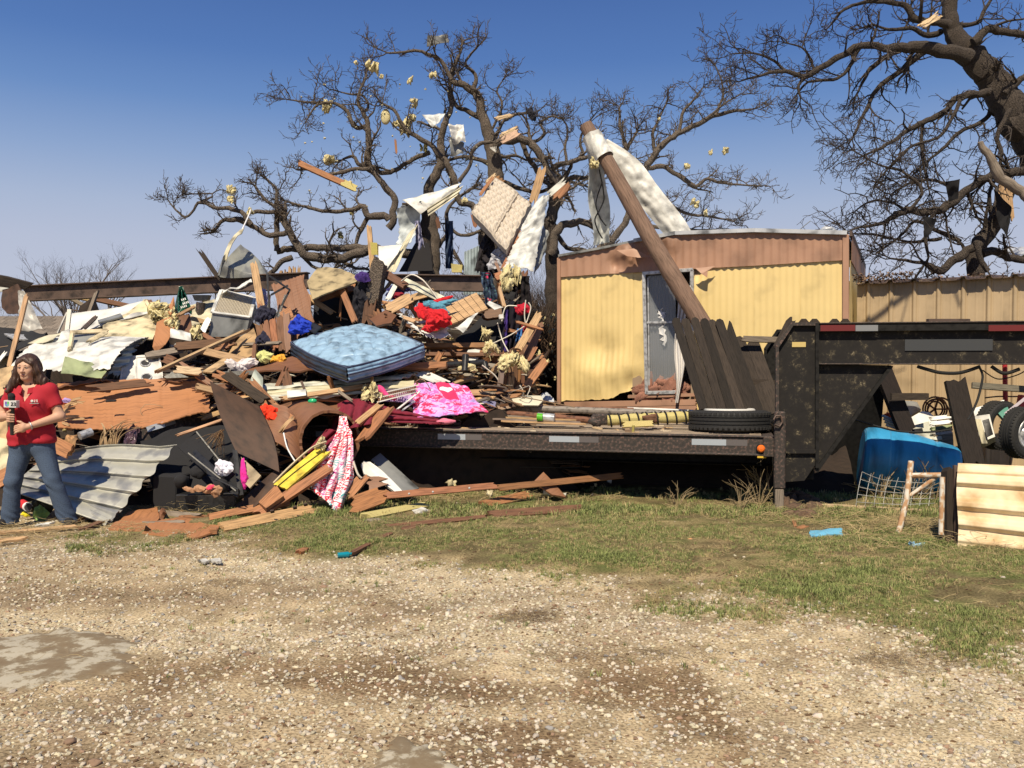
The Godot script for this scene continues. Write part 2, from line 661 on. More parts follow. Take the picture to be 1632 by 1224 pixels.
func materials() -> void:
	var grain:=noise_tex(0.02,0.6,1.0,5,3)
	var fine:=noise_tex(0.02,0.80,1.0,5,4)
	var mottle:=noise_tex(0.012,0.6,1.0,5,5)
	var speck:=noise_tex(0.09,0.35,1.0,3,8,FastNoiseLite.TYPE_SIMPLEX_SMOOTH,0.35)
	var dirt:=noise_tex(0.008,0.4,1.0,6,12,FastNoiseLite.TYPE_SIMPLEX_SMOOTH,0.42)
	var long:=Vector2(0.35,5.0)
	mat("wood_orange",[0.44,0.20,0.088],0.75,grain,long,0.3)
	mat("wood_tan",[0.60,0.385,0.20],0.75,grain,long,0.3)
	mat("wood_pale",[0.74,0.55,0.33],0.8,grain,Vector2(0.6,7),0.3)
	mat("wood_brown",[0.20,0.095,0.05],0.8,grain,long,0.3)
	mat("wood_dark",[0.055,0.040,0.030],0.9,grain,Vector2(0.5,7.0),0.6)
	mat("wood_grey",[0.28,0.23,0.18],0.9,grain,Vector2(0.5,7.0),0.5)
	mat("wood_pole",[0.245,0.155,0.11],0.85,grain,Vector2(0.35,6.0),1.0)
	mat("panelling",[0.25,0.118,0.062],0.55,fine,Vector2(0.3,3.0),0.08)
	mat("panel_ply",[0.43,0.19,0.08],0.65,fine,Vector2(0.2,2.6),0.06)
	mat("panel_umber",[0.075,0.038,0.022],0.7,mottle,Vector2(0.8,0.8),0.2)
	mat("tan_board",[0.62,0.43,0.23],0.8,mottle,Vector2(0.7,0.7),0.2)
	mat("white_metal",[0.80,0.80,0.75],0.45,mottle,Vector2(0.6,0.6),0.25)
	mat("white_paint",[0.84,0.83,0.78],0.55,dirt,Vector2(0.4,0.4),0.0)
	mat("cream_metal",[0.76,0.70,0.50],0.5,dirt,Vector2(0.5,0.5),0.2)
	mat("cream_board",[0.78,0.67,0.44],0.85,dirt,Vector2(0.9,0.9),1.2)
	mat("green_metal",[0.36,0.42,0.22],0.6,dirt,Vector2(0.6,0.6),0.3)
	mat("steel_blue",[0.42,0.50,0.53],0.4,dirt,Vector2(0.5,0.5),0.2,0.3)
	mat("galv",[0.42,0.42,0.385],0.45,ramp_tex(0.01,[[0.0,0.38,0.40,0.48],[0.36,0.70,0.70,0.72],[0.5,0.98,0.98,0.95],[1,0.85,0.84,0.78]],4),Vector2(0.5,0.5),0.15,0.15)
	mat("grey_metal",[0.33,0.34,0.33],0.5,dirt,Vector2(0.6,0.6),0.3,0.2)
	mat("yellow_siding",[0.78,0.60,0.265],0.55,noise_tex(0.006,0.86,1.0,6,15,FastNoiseLite.TYPE_SIMPLEX_SMOOTH,0.35),Vector2(0.4,0.4),0.2)
	mat("brown_siding",[0.43,0.245,0.16],0.55,noise_tex(0.006,0.75,1.0,6,16),Vector2(0.4,0.4),0.2)
	mat("tan_siding",[0.50,0.375,0.225],0.5,noise_tex(0.006,0.75,1.0,6,17),Vector2(0.4,0.4),0.15)
	mat("alu",[0.62,0.63,0.64],0.4,mottle,Vector2(2,2),0.1,0.4)
	mat("roof_metal",[0.66,0.69,0.72],0.4,dirt,Vector2(0.5,0.5),0.2,0.2)
	mat("steel_brown",[0.13,0.085,0.065],0.65,dirt,Vector2(0.8,0.8),0.5)
	var tb:=mat("trailer_black",[0.024,0.023,0.022],0.6,noise_tex(0.02,0.6,1.0,5,22),Vector2(1.2,1.2),0.3)
	tb.metallic_specular=0.25
	# sprayed mud and chaff on the gooseneck
	var mud:=mat("trailer_muddy",[1,1,1],0.7,ramp_tex(0.035,[[0.0,0.020,0.019,0.019],[0.58,0.027,0.025,0.024],[0.68,0.05,0.044,0.034],[0.78,0.10,0.085,0.06],[0.86,0.28,0.24,0.16],[1,0.38,0.33,0.22]],9,8,1024),Vector2(0.8,0.8),0.3)
	mud.albedo_texture.noise.frequency=0.007
	mud.albedo_texture.noise.fractal_gain=0.8
	mud.metallic_specular=0.2
	mat("trailer_rust",[1,1,1],0.75,ramp_tex(0.02,[[0.0,0.024,0.021,0.019],[0.50,0.04,0.032,0.027],[0.68,0.07,0.048,0.04],[0.8,0.12,0.075,0.062],[1,0.17,0.11,0.09]],10,6),Vector2(1.9,1.9),0.3)
	mat("deck_wood",[0.43,0.34,0.25],0.9,grain,Vector2(0.4,6.0),0.8)
	mat("rubber",[0.022,0.022,0.022],0.75,speck,Vector2(2,2),0.2)
	mat("black_plastic",[0.026,0.026,0.027],0.35,mottle,Vector2(2,2),0.15)
	mat("black_cloth",[0.02,0.02,0.023],0.95,speck,Vector2(3,3),0.3)
	mat("rust_pipe",[0.23,0.10,0.055],0.8,dirt,Vector2(2,2),0.5)
	mat("grey_pipe",[0.30,0.26,0.22],0.6,dirt,Vector2(2,2),0.3)
	mat("frame_rust",[1,1,1],0.75,ramp_tex(0.012,[[0.0,0.36,0.19,0.09],[0.36,0.46,0.28,0.15],[0.5,0.60,0.54,0.45],[1,0.66,0.63,0.57]],31),Vector2(1.4,1.4),0.5)
	mat("blue_plastic",[0.045,0.33,0.62],0.4,mottle,Vector2(0.6,0.6),0.1)
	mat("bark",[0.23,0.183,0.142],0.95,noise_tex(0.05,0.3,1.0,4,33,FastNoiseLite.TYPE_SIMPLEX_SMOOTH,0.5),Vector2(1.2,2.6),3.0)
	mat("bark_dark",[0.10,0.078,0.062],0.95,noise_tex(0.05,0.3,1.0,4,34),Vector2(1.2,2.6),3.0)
	mat("twig",[0.17,0.135,0.105],0.95)
	mat("twig_dark",[0.085,0.066,0.054],0.95)
	mat("twig_far",[0.17,0.145,0.13],0.95)
	mat("insulation",[0.82,0.72,0.40],1.0,noise_tex(0.06,0.72,1.0,4,41),Vector2(3,3),1.2)
	mat("insulation_pink",[0.50,0.24,0.17],1.0,speck,Vector2(5,5),1.5)
	mat("foam",[0.70,0.60,0.24],0.95,speck,Vector2(4,4),0.5)
	mat("cloth",[1,1,1],0.95,noise_tex(0.12,0.85,1.0,2,40),Vector2(6,6),0.15)
	mat("quilt_blue",[0.31,0.48,0.65],0.42,noise_tex(0.008,0.62,1.0,6,44,FastNoiseLite.TYPE_SIMPLEX_SMOOTH,0.4),Vector2(1,1),0.2)
	mat("quilt_beige",[0.62,0.55,0.46],0.85,noise_tex(0.02,0.8,1.0,5,45),Vector2(2,2),0.2)
	mat("plain",[1,1,1],0.8)
	mat("paint",[1,1,1],0.5)
	mat("glossy",[1,1,1],0.2)
	mat("stone",[1,1,1],0.95,noise_tex(0.04,0.75,1.0,3,50),Vector2(1,1),0.0)
	mat("grass",[1,1,1],0.85)
	M.grass.backlight_enabled=true
	M.grass.backlight=Color(0.25,0.25,0.2)
	var gl:=mat("glass",[0.5,0.55,0.6],0.05)
	gl.transparency=BaseMaterial3D.TRANSPARENCY_ALPHA
	gl.albedo_color.a=0.22
	mat("skin",[0.54,0.32,0.215],0.6)
	mat("denim",[0.075,0.115,0.19],0.9,noise_tex(0.05,0.7,1.0,4,60),Vector2(3,3),0.2)
	mat("polo",[0.40,0.010,0.025],0.85,noise_tex(0.1,0.9,1.0,2,61),Vector2(6,6),0.1)
	mat("hair",[0.075,0.036,0.022],0.5,noise_tex(0.03,0.55,1.0,4,62),Vector2(14,1.0),0.3)
	var gm:=mat("ground",[1,1,1],0.95,ramp_tex(0.05,[[0.0,0.34,0.31,0.28],[0.36,0.66,0.64,0.62],[0.55,0.95,0.95,0.95],[0.72,1.0,1.0,0.98],[1,1,0.98,0.94]],70,6,1024),Vector2(0.8,0.8),1.2)
	gm.metallic_specular=0.2
	mat("concrete",[0.42,0.385,0.32],0.9,ramp_tex(0.006,[[0.0,0.42,0.32,0.21],[0.46,0.50,0.42,0.31],[0.54,0.72,0.67,0.56],[0.62,0.98,0.96,0.88],[1,1,1,0.94]],72,8,1024),Vector2(0.7,0.7),0.5)
	M.concrete.albedo_texture.noise.fractal_gain=0.68

# ================= ground
var edge:=[]      # the border between gravel and grass, [x, z]
var pads:=[]

func grass_at(x: float,z: float) -> float:
	# 0 on gravel, 1 in grass
	var zb:=-7.5
	for i in edge.size() - 1:
		if x>=edge[i].x and x<=edge[i+1].x:
			zb=lerpf(edge[i].z,edge[i+1].z,(x - edge[i].x)/(edge[i+1].x - edge[i].x))
	if x<edge[0].x:
		zb=edge[0].z - (edge[0].x - x)*0.8
	if x>edge[-1].x:
		zb=edge[-1].z
	return smoothstep(-0.55,0.75,zb - z+0.9*nz.get_noise_2d(x*9,z*9)+0.5*nz.get_noise_2d(x*40,z*40))

func ground_height(x: float,z: float) -> float:
	var k:=clampf(1.0 - (absf(x) - 9.0)/6.0,0,1)*clampf(1.0 - (-z - 13.0)/4.0,0,1)
	return k*(0.035*nz.get_noise_2d(x*6,z*6)+0.018*nz.get_noise_2d(x*30+50,z*30))+0.03*grass_at(x,z)*k

func stony(x: float,z: float) -> float:
	# where loose stones lie thick
	var gr:=grass_at(x,z)
	var band:=clampf(1.0 - absf(gr - 0.18)*2.4,0,1)
	var patch:=smoothstep(-0.12,0.28,nz.get_noise_2d(x*7+11,z*13))
	var bare:=1.0 - 0.72*smoothstep(-4.9,-4.2,z)*smoothstep(1.9,0.6,x)
	bare*=1.0 - 0.6*smoothstep(-5.4,-6.0,z)*smoothstep(-1.2,-2.4,x)
	return clampf((0.05+0.7*patch*patch)*(1 - gr)*bare+band*0.9,0.02,1.0)*(1.0 - 0.75*gr*gr)

func ground() -> void:
	for q in [[-300,780],[120,800],[190,850],[330,868],[480,898],[640,902],[800,912],[960,935],[1120,962],[1300,985],[1450,1010],[1640,1032],[1800,1060]]:
		edge.append(G(q[0],q[1]))
	var xs:=[-700.0,-300.0,-120.0,-60.0,-34.0,-22.0,-15.0,-11.0]
	var x:=-9.0
	while x<9.0:
		xs.append(x)
		x+=0.06
	xs.append_array([11.0,15.0,22.0,34.0,60.0,120.0,300.0,700.0])
	var zs:=[60.0,20.0,6.0,2.0,0.0,-1.2]
	var z:=-2.2
	while z>-13.0:
		zs.append(z)
		z-=0.06
	zs.append_array([-14.0,-16.0,-20.0,-28.0,-45.0,-80.0,-160.0,-350.0,-800.0])
	var g:=Geo.new()
	for i in xs.size():
		for j in zs.size():
			var px: float=xs[i]
			var pz: float=zs[j]
			var gr:=grass_at(px,pz)
			var n1:=nz.get_noise_2d(px*5,pz*10)
			var n2:=nz.get_noise_2d(px*16+90,pz*26)
			var n3:=nz.get_noise_2d(px*70,pz*70+30)
			var c:=Color(0.385,0.285,0.165).lerp(Color(0.50,0.395,0.24),smoothstep(-0.3,0.4,n1+0.3*n3))
			c=c.lerp(Color(0.20,0.13,0.072),0.9*smoothstep(0.08,0.34,n2*0.8 - n1*0.45+0.45*n3))
			c=c.lerp(Color(0.57,0.50,0.36),0.45*stony(px,pz))
			if pz>-5.2 and px<1.0:
				c=c.lerp(Color(0.20,0.132,0.075),0.8*smoothstep(-0.25,0.3,n2+n1)*smoothstep(-5.2,-4.2,pz))
			var soil:=Color(0.175,0.145,0.075).lerp(Color(0.15,0.17,0.06),smoothstep(-0.1,0.3,n2+0.4*n3))
			soil=soil.lerp(Color(0.27,0.205,0.11),smoothstep(0.05,0.4,n1+0.7*n3)*0.7)
			c=c.lerp(soil,gr)
			c=c*(1.0+0.5*n3)
			c.a=1
			g.tint=c
			g.vert(Vector3(px,ground_height(px,pz),pz),Vector2(px,pz))
	for i in xs.size() - 1:
		for j in zs.size() - 1:
			var q: int=i*zs.size()+j
			g.quad(q,q+1,q+zs.size()+1,q+zs.size())
	kind("ground",g,M.ground,"structure")
	# worn concrete showing through the gravel
	for s in [[[-90,1030],[60,1003],[150,1002],[215,1012],[238,1024],[228,1046],[196,1068],[120,1086],[40,1100],[-90,1104]],[[585,1212],[602,1196],[640,1188],[690,1192],[722,1204],[735,1240],[700,1262],[610,1258]]]:
		var pad:=Geo.new()
		var ctr:=Vector3.ZERO
		var rim:=[]
		for q in s:
			rim.append(G(q[0],q[1]))
			ctr+=rim[-1]/s.size()
		# finer outline, broken edge
		var fine:=[]
		for i in rim.size():
			for k in 12:
				var p: Vector3=rim[i].lerp(rim[(i+1) % rim.size()],k/12.0)
				p+=(p - ctr).normalized()*(0.16*nz.get_noise_2d(p.x*40,p.z*40)+0.08*nz.get_noise_2d(p.x*150,p.z*150))
				fine.append(p)
		pads.append(fine)
		var rows:=[]
		for k in [0.0,0.3,0.55,0.75,0.9,1.0]:
			var row:=[]
			for p in fine:
				var q: Vector3=ctr.lerp(p,k)
				var y:=ground_height(q.x,q.z)+0.016 - 0.02*pow(k,5)
				row.append(pad.vert(Vector3(q.x,y,q.z),Vector2(q.x,q.z)))
			rows.append(row)
		var low:=[]
		for p in fine:
			low.append(pad.vert(Vector3(p.x,-0.05,p.z),Vector2(p.x,p.z)))
		rows.append(low)
		for k in rows.size() - 1:
			for i in fine.size():
				var j: int=(i+1) % fine.size()
				pad.quad(rows[k][i],rows[k][j],rows[k+1][j],rows[k+1][i])
		kind("concrete_pad",pad,M.concrete,"structure")

func in_pad(p: Vector3) -> bool:
	for f in pads:
		var poly:=PackedVector2Array()
		for q in f:
			poly.append(Vector2(q.x,q.z))
		if Geometry2D.is_point_in_polygon(Vector2(p.x,p.z),poly):
			return true
	return false

func ground_litter() -> void:
	# loose stones
	var shapes:=[]
	for k in 6:
		var g:=Geo.new()
		blob(g,Vector3.ZERO,Vector3(0.5,rr(0.18,0.32),rr(0.3,0.46)),0.4,22,5)
		shapes.append(g.mesh())
	var xf:=[[],[],[],[],[],[]]
	var co:=[[],[],[],[],[],[]]
	var made:=0
	while made<40000:
		var d:=2.6+7.4*pow(rng.randf(),1.15)
		var x:=rr(-0.68,0.68)*d
		if rng.randf()>stony(x,-d) or in_pad(Vector3(x,0,-d)) and rng.randf()<0.86:
			continue
		made+=1
		var k:=rng.randi() % 6
		var s:=0.006+0.027*pow(rng.randf(),2.6)
		if rng.randf()<0.012:
			s*=1.7
		var b:=Basis.from_euler(Vector3(rr(-0.3,0.3),rr(0,TAU),rr(-0.3,0.3))).scaled(Vector3.ONE*s)
		xf[k].append(Transform3D(b,Vector3(x,ground_height(x,-d)+s*rr(-0.06,0.08),-d)))
		var v:=rr(0.42,0.74)
		var c:=Color(v,v*rr(0.86,0.92),v*rr(0.62,0.75))
		if rng.randf()<0.10:
			c=Color(v*0.55,v*0.36,v*0.24)
		elif rng.randf()<0.05:
			c=Color(v*0.5,v*0.48,v*0.46)
		co[k].append(c)
	# crumbs of dark earth and bark
	for i in 7000:
		var d:=2.6+6.0*rng.randf()
		var x:=rr(-0.68,0.68)*d
		if rng.randf()>0.15+0.8*smoothstep(-0.1,0.3,nz.get_noise_2d(x*9+70,d*15)):
			continue
		var k:=rng.randi() % 6
		var s:=rr(0.005,0.018)
		xf[k].append(Transform3D(Basis.from_euler(Vector3(rr(0,6),rr(0,6),0)).scaled(Vector3(s*rr(1,2.2),s,s)),Vector3(x,ground_height(x,-d)+s*0.1,-d)))
		co[k].append(Color(0.16,0.095,0.05)*rr(0.5,1.3))
	for k in 6:
		scatter("gravel_stones",shapes[k],M.stone,xf[k],co[k])
	# bigger stones one could pick out
	# grass tufts
	var tufts:=[]
	for k in 4:
		var g:=Geo.new()
		for i in 13:
			var a:=rr(0,TAU)
			var l:=rr(0.4,1.0)
			var o:=Vector3(rr(-0.35,0.35),0,rr(-0.35,0.35))
			var lean:=Vector3(cos(a),0,sin(a))*rr(0.15,0.8)
			var w:=Vector3(-sin(a),0,cos(a))*0.032
			var m:=o+lean*0.35*l+Vector3.UP*0.6*l
			var t:=o+lean*l+Vector3.UP*0.82*l
			var i0:=g.vert(o - w)
			var i1:=g.vert(o+w)
			var i2:=g.vert(m - w*0.7)
			var i3:=g.vert(m+w*0.7)
			var i4:=g.vert(t)
			g.quad(i0,i1,i3,i2)
			g.tri(i2,i3,i4)
		tufts.append(g.mesh())
	var gx:=[[],[],[],[]]
	var gc:=[[],[],[],[]]
	made=0
	while made<46000:
		var d:=rr(4.2,10.4)
		var x:=rr(-0.62,0.66)*d
		var gr:=grass_at(x,-d)
		var clump:=nz.get_noise_2d(x*14+30,d*22)
		if rng.randf()>gr*smoothstep(-0.45,0.15,clump)+0.004*(1 - gr):
			continue
		if x<-2.9 and d>7.9 or d>9.25 and x>-1 and x<2.6 and rng.randf()<0.8:
			continue
		made+=1
		var k:=rng.randi() % 4
		var s:=rr(0.02,0.05)+0.05*maxf(0,clump)+(0.05 if d>8.6 and rng.randf()<0.25 else 0.0)
		var b:=Basis(Vector3.UP,rr(0,TAU)).scaled(Vector3(s,s*rr(0.4,1.1),s))
		gx[k].append(Transform3D(b,Vector3(x,ground_height(x,-d) - 0.004,-d)))
		var dry:=rng.randf()<0.40 - 0.7*clump
		gc[k].append(Color(0.52,0.42,0.21)*rr(0.45,1.05) if dry else Color(0.225,0.26,0.085)*rr(0.5,1.35))
	for k in 4:
		scatter("grass",tufts[k],M.grass,gx[k],gc[k])
	# straw and dead stalks
	var st:=[]
	for k in 3:
		var g:=Geo.new()
		var p:=Vector3(-0.5,0,0)
		var pts:=[]
		for i in 5:
			pts.append(Vector3(-0.5+i*0.25,0.06*sin(i*1.3+k),0.10*sin(i*0.9+k*2)))
		tube(g,pts,[0.006,0.007,0.006,0.005,0.003],4,false)
		st.append(g.mesh())
	var sx:=[[],[],[]]
	var sc:=[[],[],[]]
	# [x, y in the picture, radius along and across, count, length]
	for q in [[1440,850,0.75,0.5,420,0.34],[1330,830,0.9,0.4,300,0.3],[1200,815,0.9,0.35,220,0.3],[1500,880,0.8,0.4,200,0.3],[1350,770,0.7,0.5,200,0.4],[330,820,0.9,0.25,260,0.28],[80,850,0.9,0.35,300,0.25],[10,860,0.7,0.45,260,0.25],[560,800,1.0,0.3,200,0.3],[800,800,1.4,0.3,300,0.28],[1000,850,3.4,1.0,700,0.16],[1350,940,2.2,0.9,500,0.18],[500,860,1.6,0.5,350,0.16],[840,985,0.2,0.13,420,0.095],[1450,1055,0.3,0.16,420,0.095],[385,930,0.3,0.12,200,0.095],[240,945,0.6,0.15,200,0.095],[1010,1045,0.5,0.1,220,0.095],[640,960,0.4,0.1,120,0.095],[1290,1040,0.7,0.2,80,0.1],[1600,1120,0.4,0.25,120,0.1],[1050,1110,0.5,0.2,60,0.1],[800,1080,3.0,2.0,500,0.11]]:
		var o:=G(q[0],q[1])
		for i in q[4]:
			var a:=rr(0,TAU)
			var r:=sqrt(rng.randf())
			var p:=o+Vector3(cos(a)*r*q[2],0,sin(a)*r*q[3])
			p.y=ground_height(p.x,p.z)+rr(0.005,0.03)+(0.14*pow(rng.randf(),2)*(1 - r) if q[5]>0.24 else 0.0)
			var l: float=q[5]*rr(0.4,1.3)
			var b:=Basis.from_euler(Vector3(rr(-1,1),rr(0,TAU),rr(-0.35,0.35))).scaled(Vector3(l,l,l) if l<0.2 else Vector3(l,l*0.7,l*0.7))
			var k:=rng.randi() % 3
			sx[k].append(Transform3D(b,p))
			var dk: bool=q[5]<0.1
			sc[k].append(Color(0.2,0.135,0.08)*rr(0.5,1.0) if dk and rng.randf()<0.75 else Color(0.52,0.40,0.205)*rr(0.45,1.1))
	for k in 3:
		scatter("straw",st[k],M.plain,sx[k],sc[k])

# ================= background
func bare_crown(trunk: Geo,twigs: Geo,base: Vector3,h: float,spread: float,levels: int,r0: float) -> void:
	grow(trunk,twigs,base,Vector3(rr(-0.15,0.15),1,rr(-0.1,0.1)).normalized(),h*0.34,r0,levels,spread)

func grow(trunk: Geo,twigs: Geo,at: Vector3,dir: Vector3,l: float,r: float,level: int,spread: float) -> void:
	var pts:=[at]
	var rad:=[r]
	var p:=at
	var d:=dir
	var n:=4
	for i in n:
		d=(d+Vector3(rr(-1,1),rr(-0.5,0.8),rr(-1,1))*0.22).normalized()
		p+=d*l/n
		pts.append(p)
		rad.append(r*lerpf(1,0.62,float(i+1)/n))
	tube(trunk if level>1 else twigs,pts,rad,6 if level>2 else (4 if level>1 else 3),false)
	if level<=0:
		return
	for k in (3 if level>1 else 4):
		var i:=2+rng.randi() % 3
		var nd:=(d+Vector3(rr(-1,1),rr(-0.25,0.75),rr(-1,1))*spread).normalized()
		grow(trunk,twigs,pts[i],nd,l*rr(0.55,0.8),rad[i]*rr(0.5,0.75),level - 1,spread)

func bare_tree(called: String,label: String,x: float,y: float,d: float,h: float,levels: int,group := "") -> void:
	var b:=P(x,y,d)
	b.y=0
	var t:=thing(called,label,"tree",b,group)
	var tr:=Geo.new()
	var tw:=Geo.new()
	bare_crown(tr,tw,b,h,0.85,levels,h*0.028)
	part("trunk",tr,M.twig_far,t)
	part("twigs",tw,M.twig_far,t).set_meta("kind","stuff")

func far_background() -> void:
	bare_tree("bare_tree","slender bare tree with forked trunk rising over the left end of the fallen beam",100,500,34,7.9,6)
	bare_tree("bare_tree","smaller bare tree beside the forked one, behind the white panels",150,500,36,7.4,6)
	bare_tree("bare_tree","low bushy bare tree behind the bent grey sheet at the beam",300,500,38,7.0,6)
	# far thicket: a wall of bare brush
	var tr:=Geo.new()
	for k in 5:
		grow(tr,tr,Vector3(rr(-0.4,0.4),0,rr(-0.4,0.4)),Vector3(rr(-0.3,0.3),1,0).normalized(),2.0,0.06,4,0.95)
	var m:=tr.mesh()
	var xf:=[]
	var co:=[]
	for i in 340:
		var d:=rr(42,75)
		var s:=rr(0.7,1.15)
		xf.append(Transform3D(Basis(Vector3.UP,rr(0,TAU)).scaled(Vector3(s,s*rr(0.6,1.0),s)),Vector3(rr(-0.75,0.75)*d,0,-d)))
		co.append(Color(1,0.95,0.9)*rr(0.55,1.0))
	scatter("far_thicket",m,M.twig_far,xf,co)
	# brush close behind the wreck, between it and the home
	xf=[]
	co=[]
	for i in 46:
		var d:=rr(17,24)
		var x:=rr(-3.0,2.2) if i<30 else rr(6.5,14)
		var s:=rr(0.35,0.75)
		xf.append(Transform3D(Basis(Vector3.UP,rr(0,TAU)).scaled(Vector3(s,s,s)),Vector3(x*d/18,0,-d)))
		co.append(Color(0.85,0.75,0.65)*rr(0.5,0.95))
	for i in 70:
		var s:=rr(0.42,0.72)
		xf.append(Transform3D(Basis(Vector3.UP,rr(0,TAU)).scaled(Vector3(s,s,s)),Vector3(rr(-0.7,1.5),0,rr(-20,-16))))
		co.append(Color(0.75,0.6,0.48)*rr(0.4,0.9))
	tr=Geo.new()
	for k in 7:
		grow(tr,tr,Vector3(rr(-0.5,0.5),0,rr(-0.5,0.5)),Vector3(rr(-0.5,0.5),1,0).normalized(),1.3,0.11,4,1.1)
	var thick:=tr.mesh()
	var near:=[]
	var shade:=[]
	for i in 34:
		var s:=rr(0.5,0.95)
		near.append(Transform3D(Basis(Vector3.UP,rr(0,TAU)).scaled(Vector3(s,s,s)),Vector3(rr(-0.6,0.95),rr(-0.3,0),rr(-17.5,-15.7))))
		shade.append(Color(0.8,0.62,0.48)*rr(0.4,1.0))
	scatter("brush",thick,M.twig,near,shade)
	scatter("brush",m,M.twig_far,xf,co)
	# a low house with a shingle roof behind the left end
	var h:=thing("low_house","low house with weathered brown shingle roof behind the wreck at left","house",Vector3(-13.5,0,-21))
	var g:=Geo.new()
	box(g,Transform3D(Basis(),Vector3(-13.5,0.9,-22.5)),Vector3(7,1.8,5))
	part("wall",g,M.wood_grey,h)
	g=Geo.new()
	sheet(g,[Vector3(-17.6,1.72,-19.6),Vector3(-9.4,1.72,-19.6),Vector3(-9.8,2.75,-22.6),Vector3(-17.6,2.75,-22.6)],4,6,0.08,{})
	sheet(g,[Vector3(-9.4,1.72,-25.4),Vector3(-17.6,1.72,-25.4),Vector3(-17.6,2.75,-22.6),Vector3(-9.8,2.75,-22.6)],4,6,0.08,{})
	var roof:=part("roof",g,M.wood_dark,h)
	for row in 12:
		g=Geo.new()
		for k in 26:
			var a:=Vector3(-17.5,1.74,-19.55).lerp(Vector3(-17.5,2.76,-22.5),row/12.0)
			var w:=0.31
			g.tint=Color(1,1,1)*rr(0.6,1.25)
			var q:=a+Vector3(k*w+(0.15 if row % 2 else 0.0),0.03,0)
			box(g,Transform3D(Basis(Vector3.RIGHT,0.33+rr(-0.02,0.02)),q+Vector3(0,0.0,-0.1)),Vector3(w - 0.012,0.02,0.34))
		part("shingle_course",g,M.wood_grey,h,roof)

# ================= mobile home
var wall_o: Vector3
var wall_n: Vector3

func W(x: float,y: float,off:=0.0) -> Vector3:
	return on_plane(x,y,wall_o,wall_n,off)

func siding(g: Geo,c: Array,ribs: float,amp: float,dent: Array,o:={}) -> void:
	# corrugated skin between four wall points (lower left, lower right, upper right, upper left) with dents [x, y, radius, depth] in wall points
	var sd:=rr(0,40)
	var lw: float=c[0].distance_to(c[1])
	var torn: float=o.get("torn",0.0)
	var f:=func(u: float,v: float) -> Vector3:
		var p: Vector3=c[0].lerp(c[1],u).lerp(c[3].lerp(c[2],u),v)
		if torn>0 and v<0.001:
			p.y+=torn*(0.5+nz.get_noise_1d(u*lw*60+sd)*1.6)
		var h:=amp*pow(rib(u*ribs,"sine"),1.5)+0.007*nz.get_noise_2d(p.x*14,p.y*14+sd)
		for q in dent:
			var dd: float=p.distance_to(q[0])/q[1]
			if dd<1.0:
				h+=q[2]*pow(1 - dd*dd,2)+q[2]*0.7*(1 - dd)*nz.get_noise_2d(p.x*60+sd,p.y*60)
		return p+wall_n*h
	grid(g,f,int(lw*62),22,0.004,lw,c[0].distance_to(c[3]))

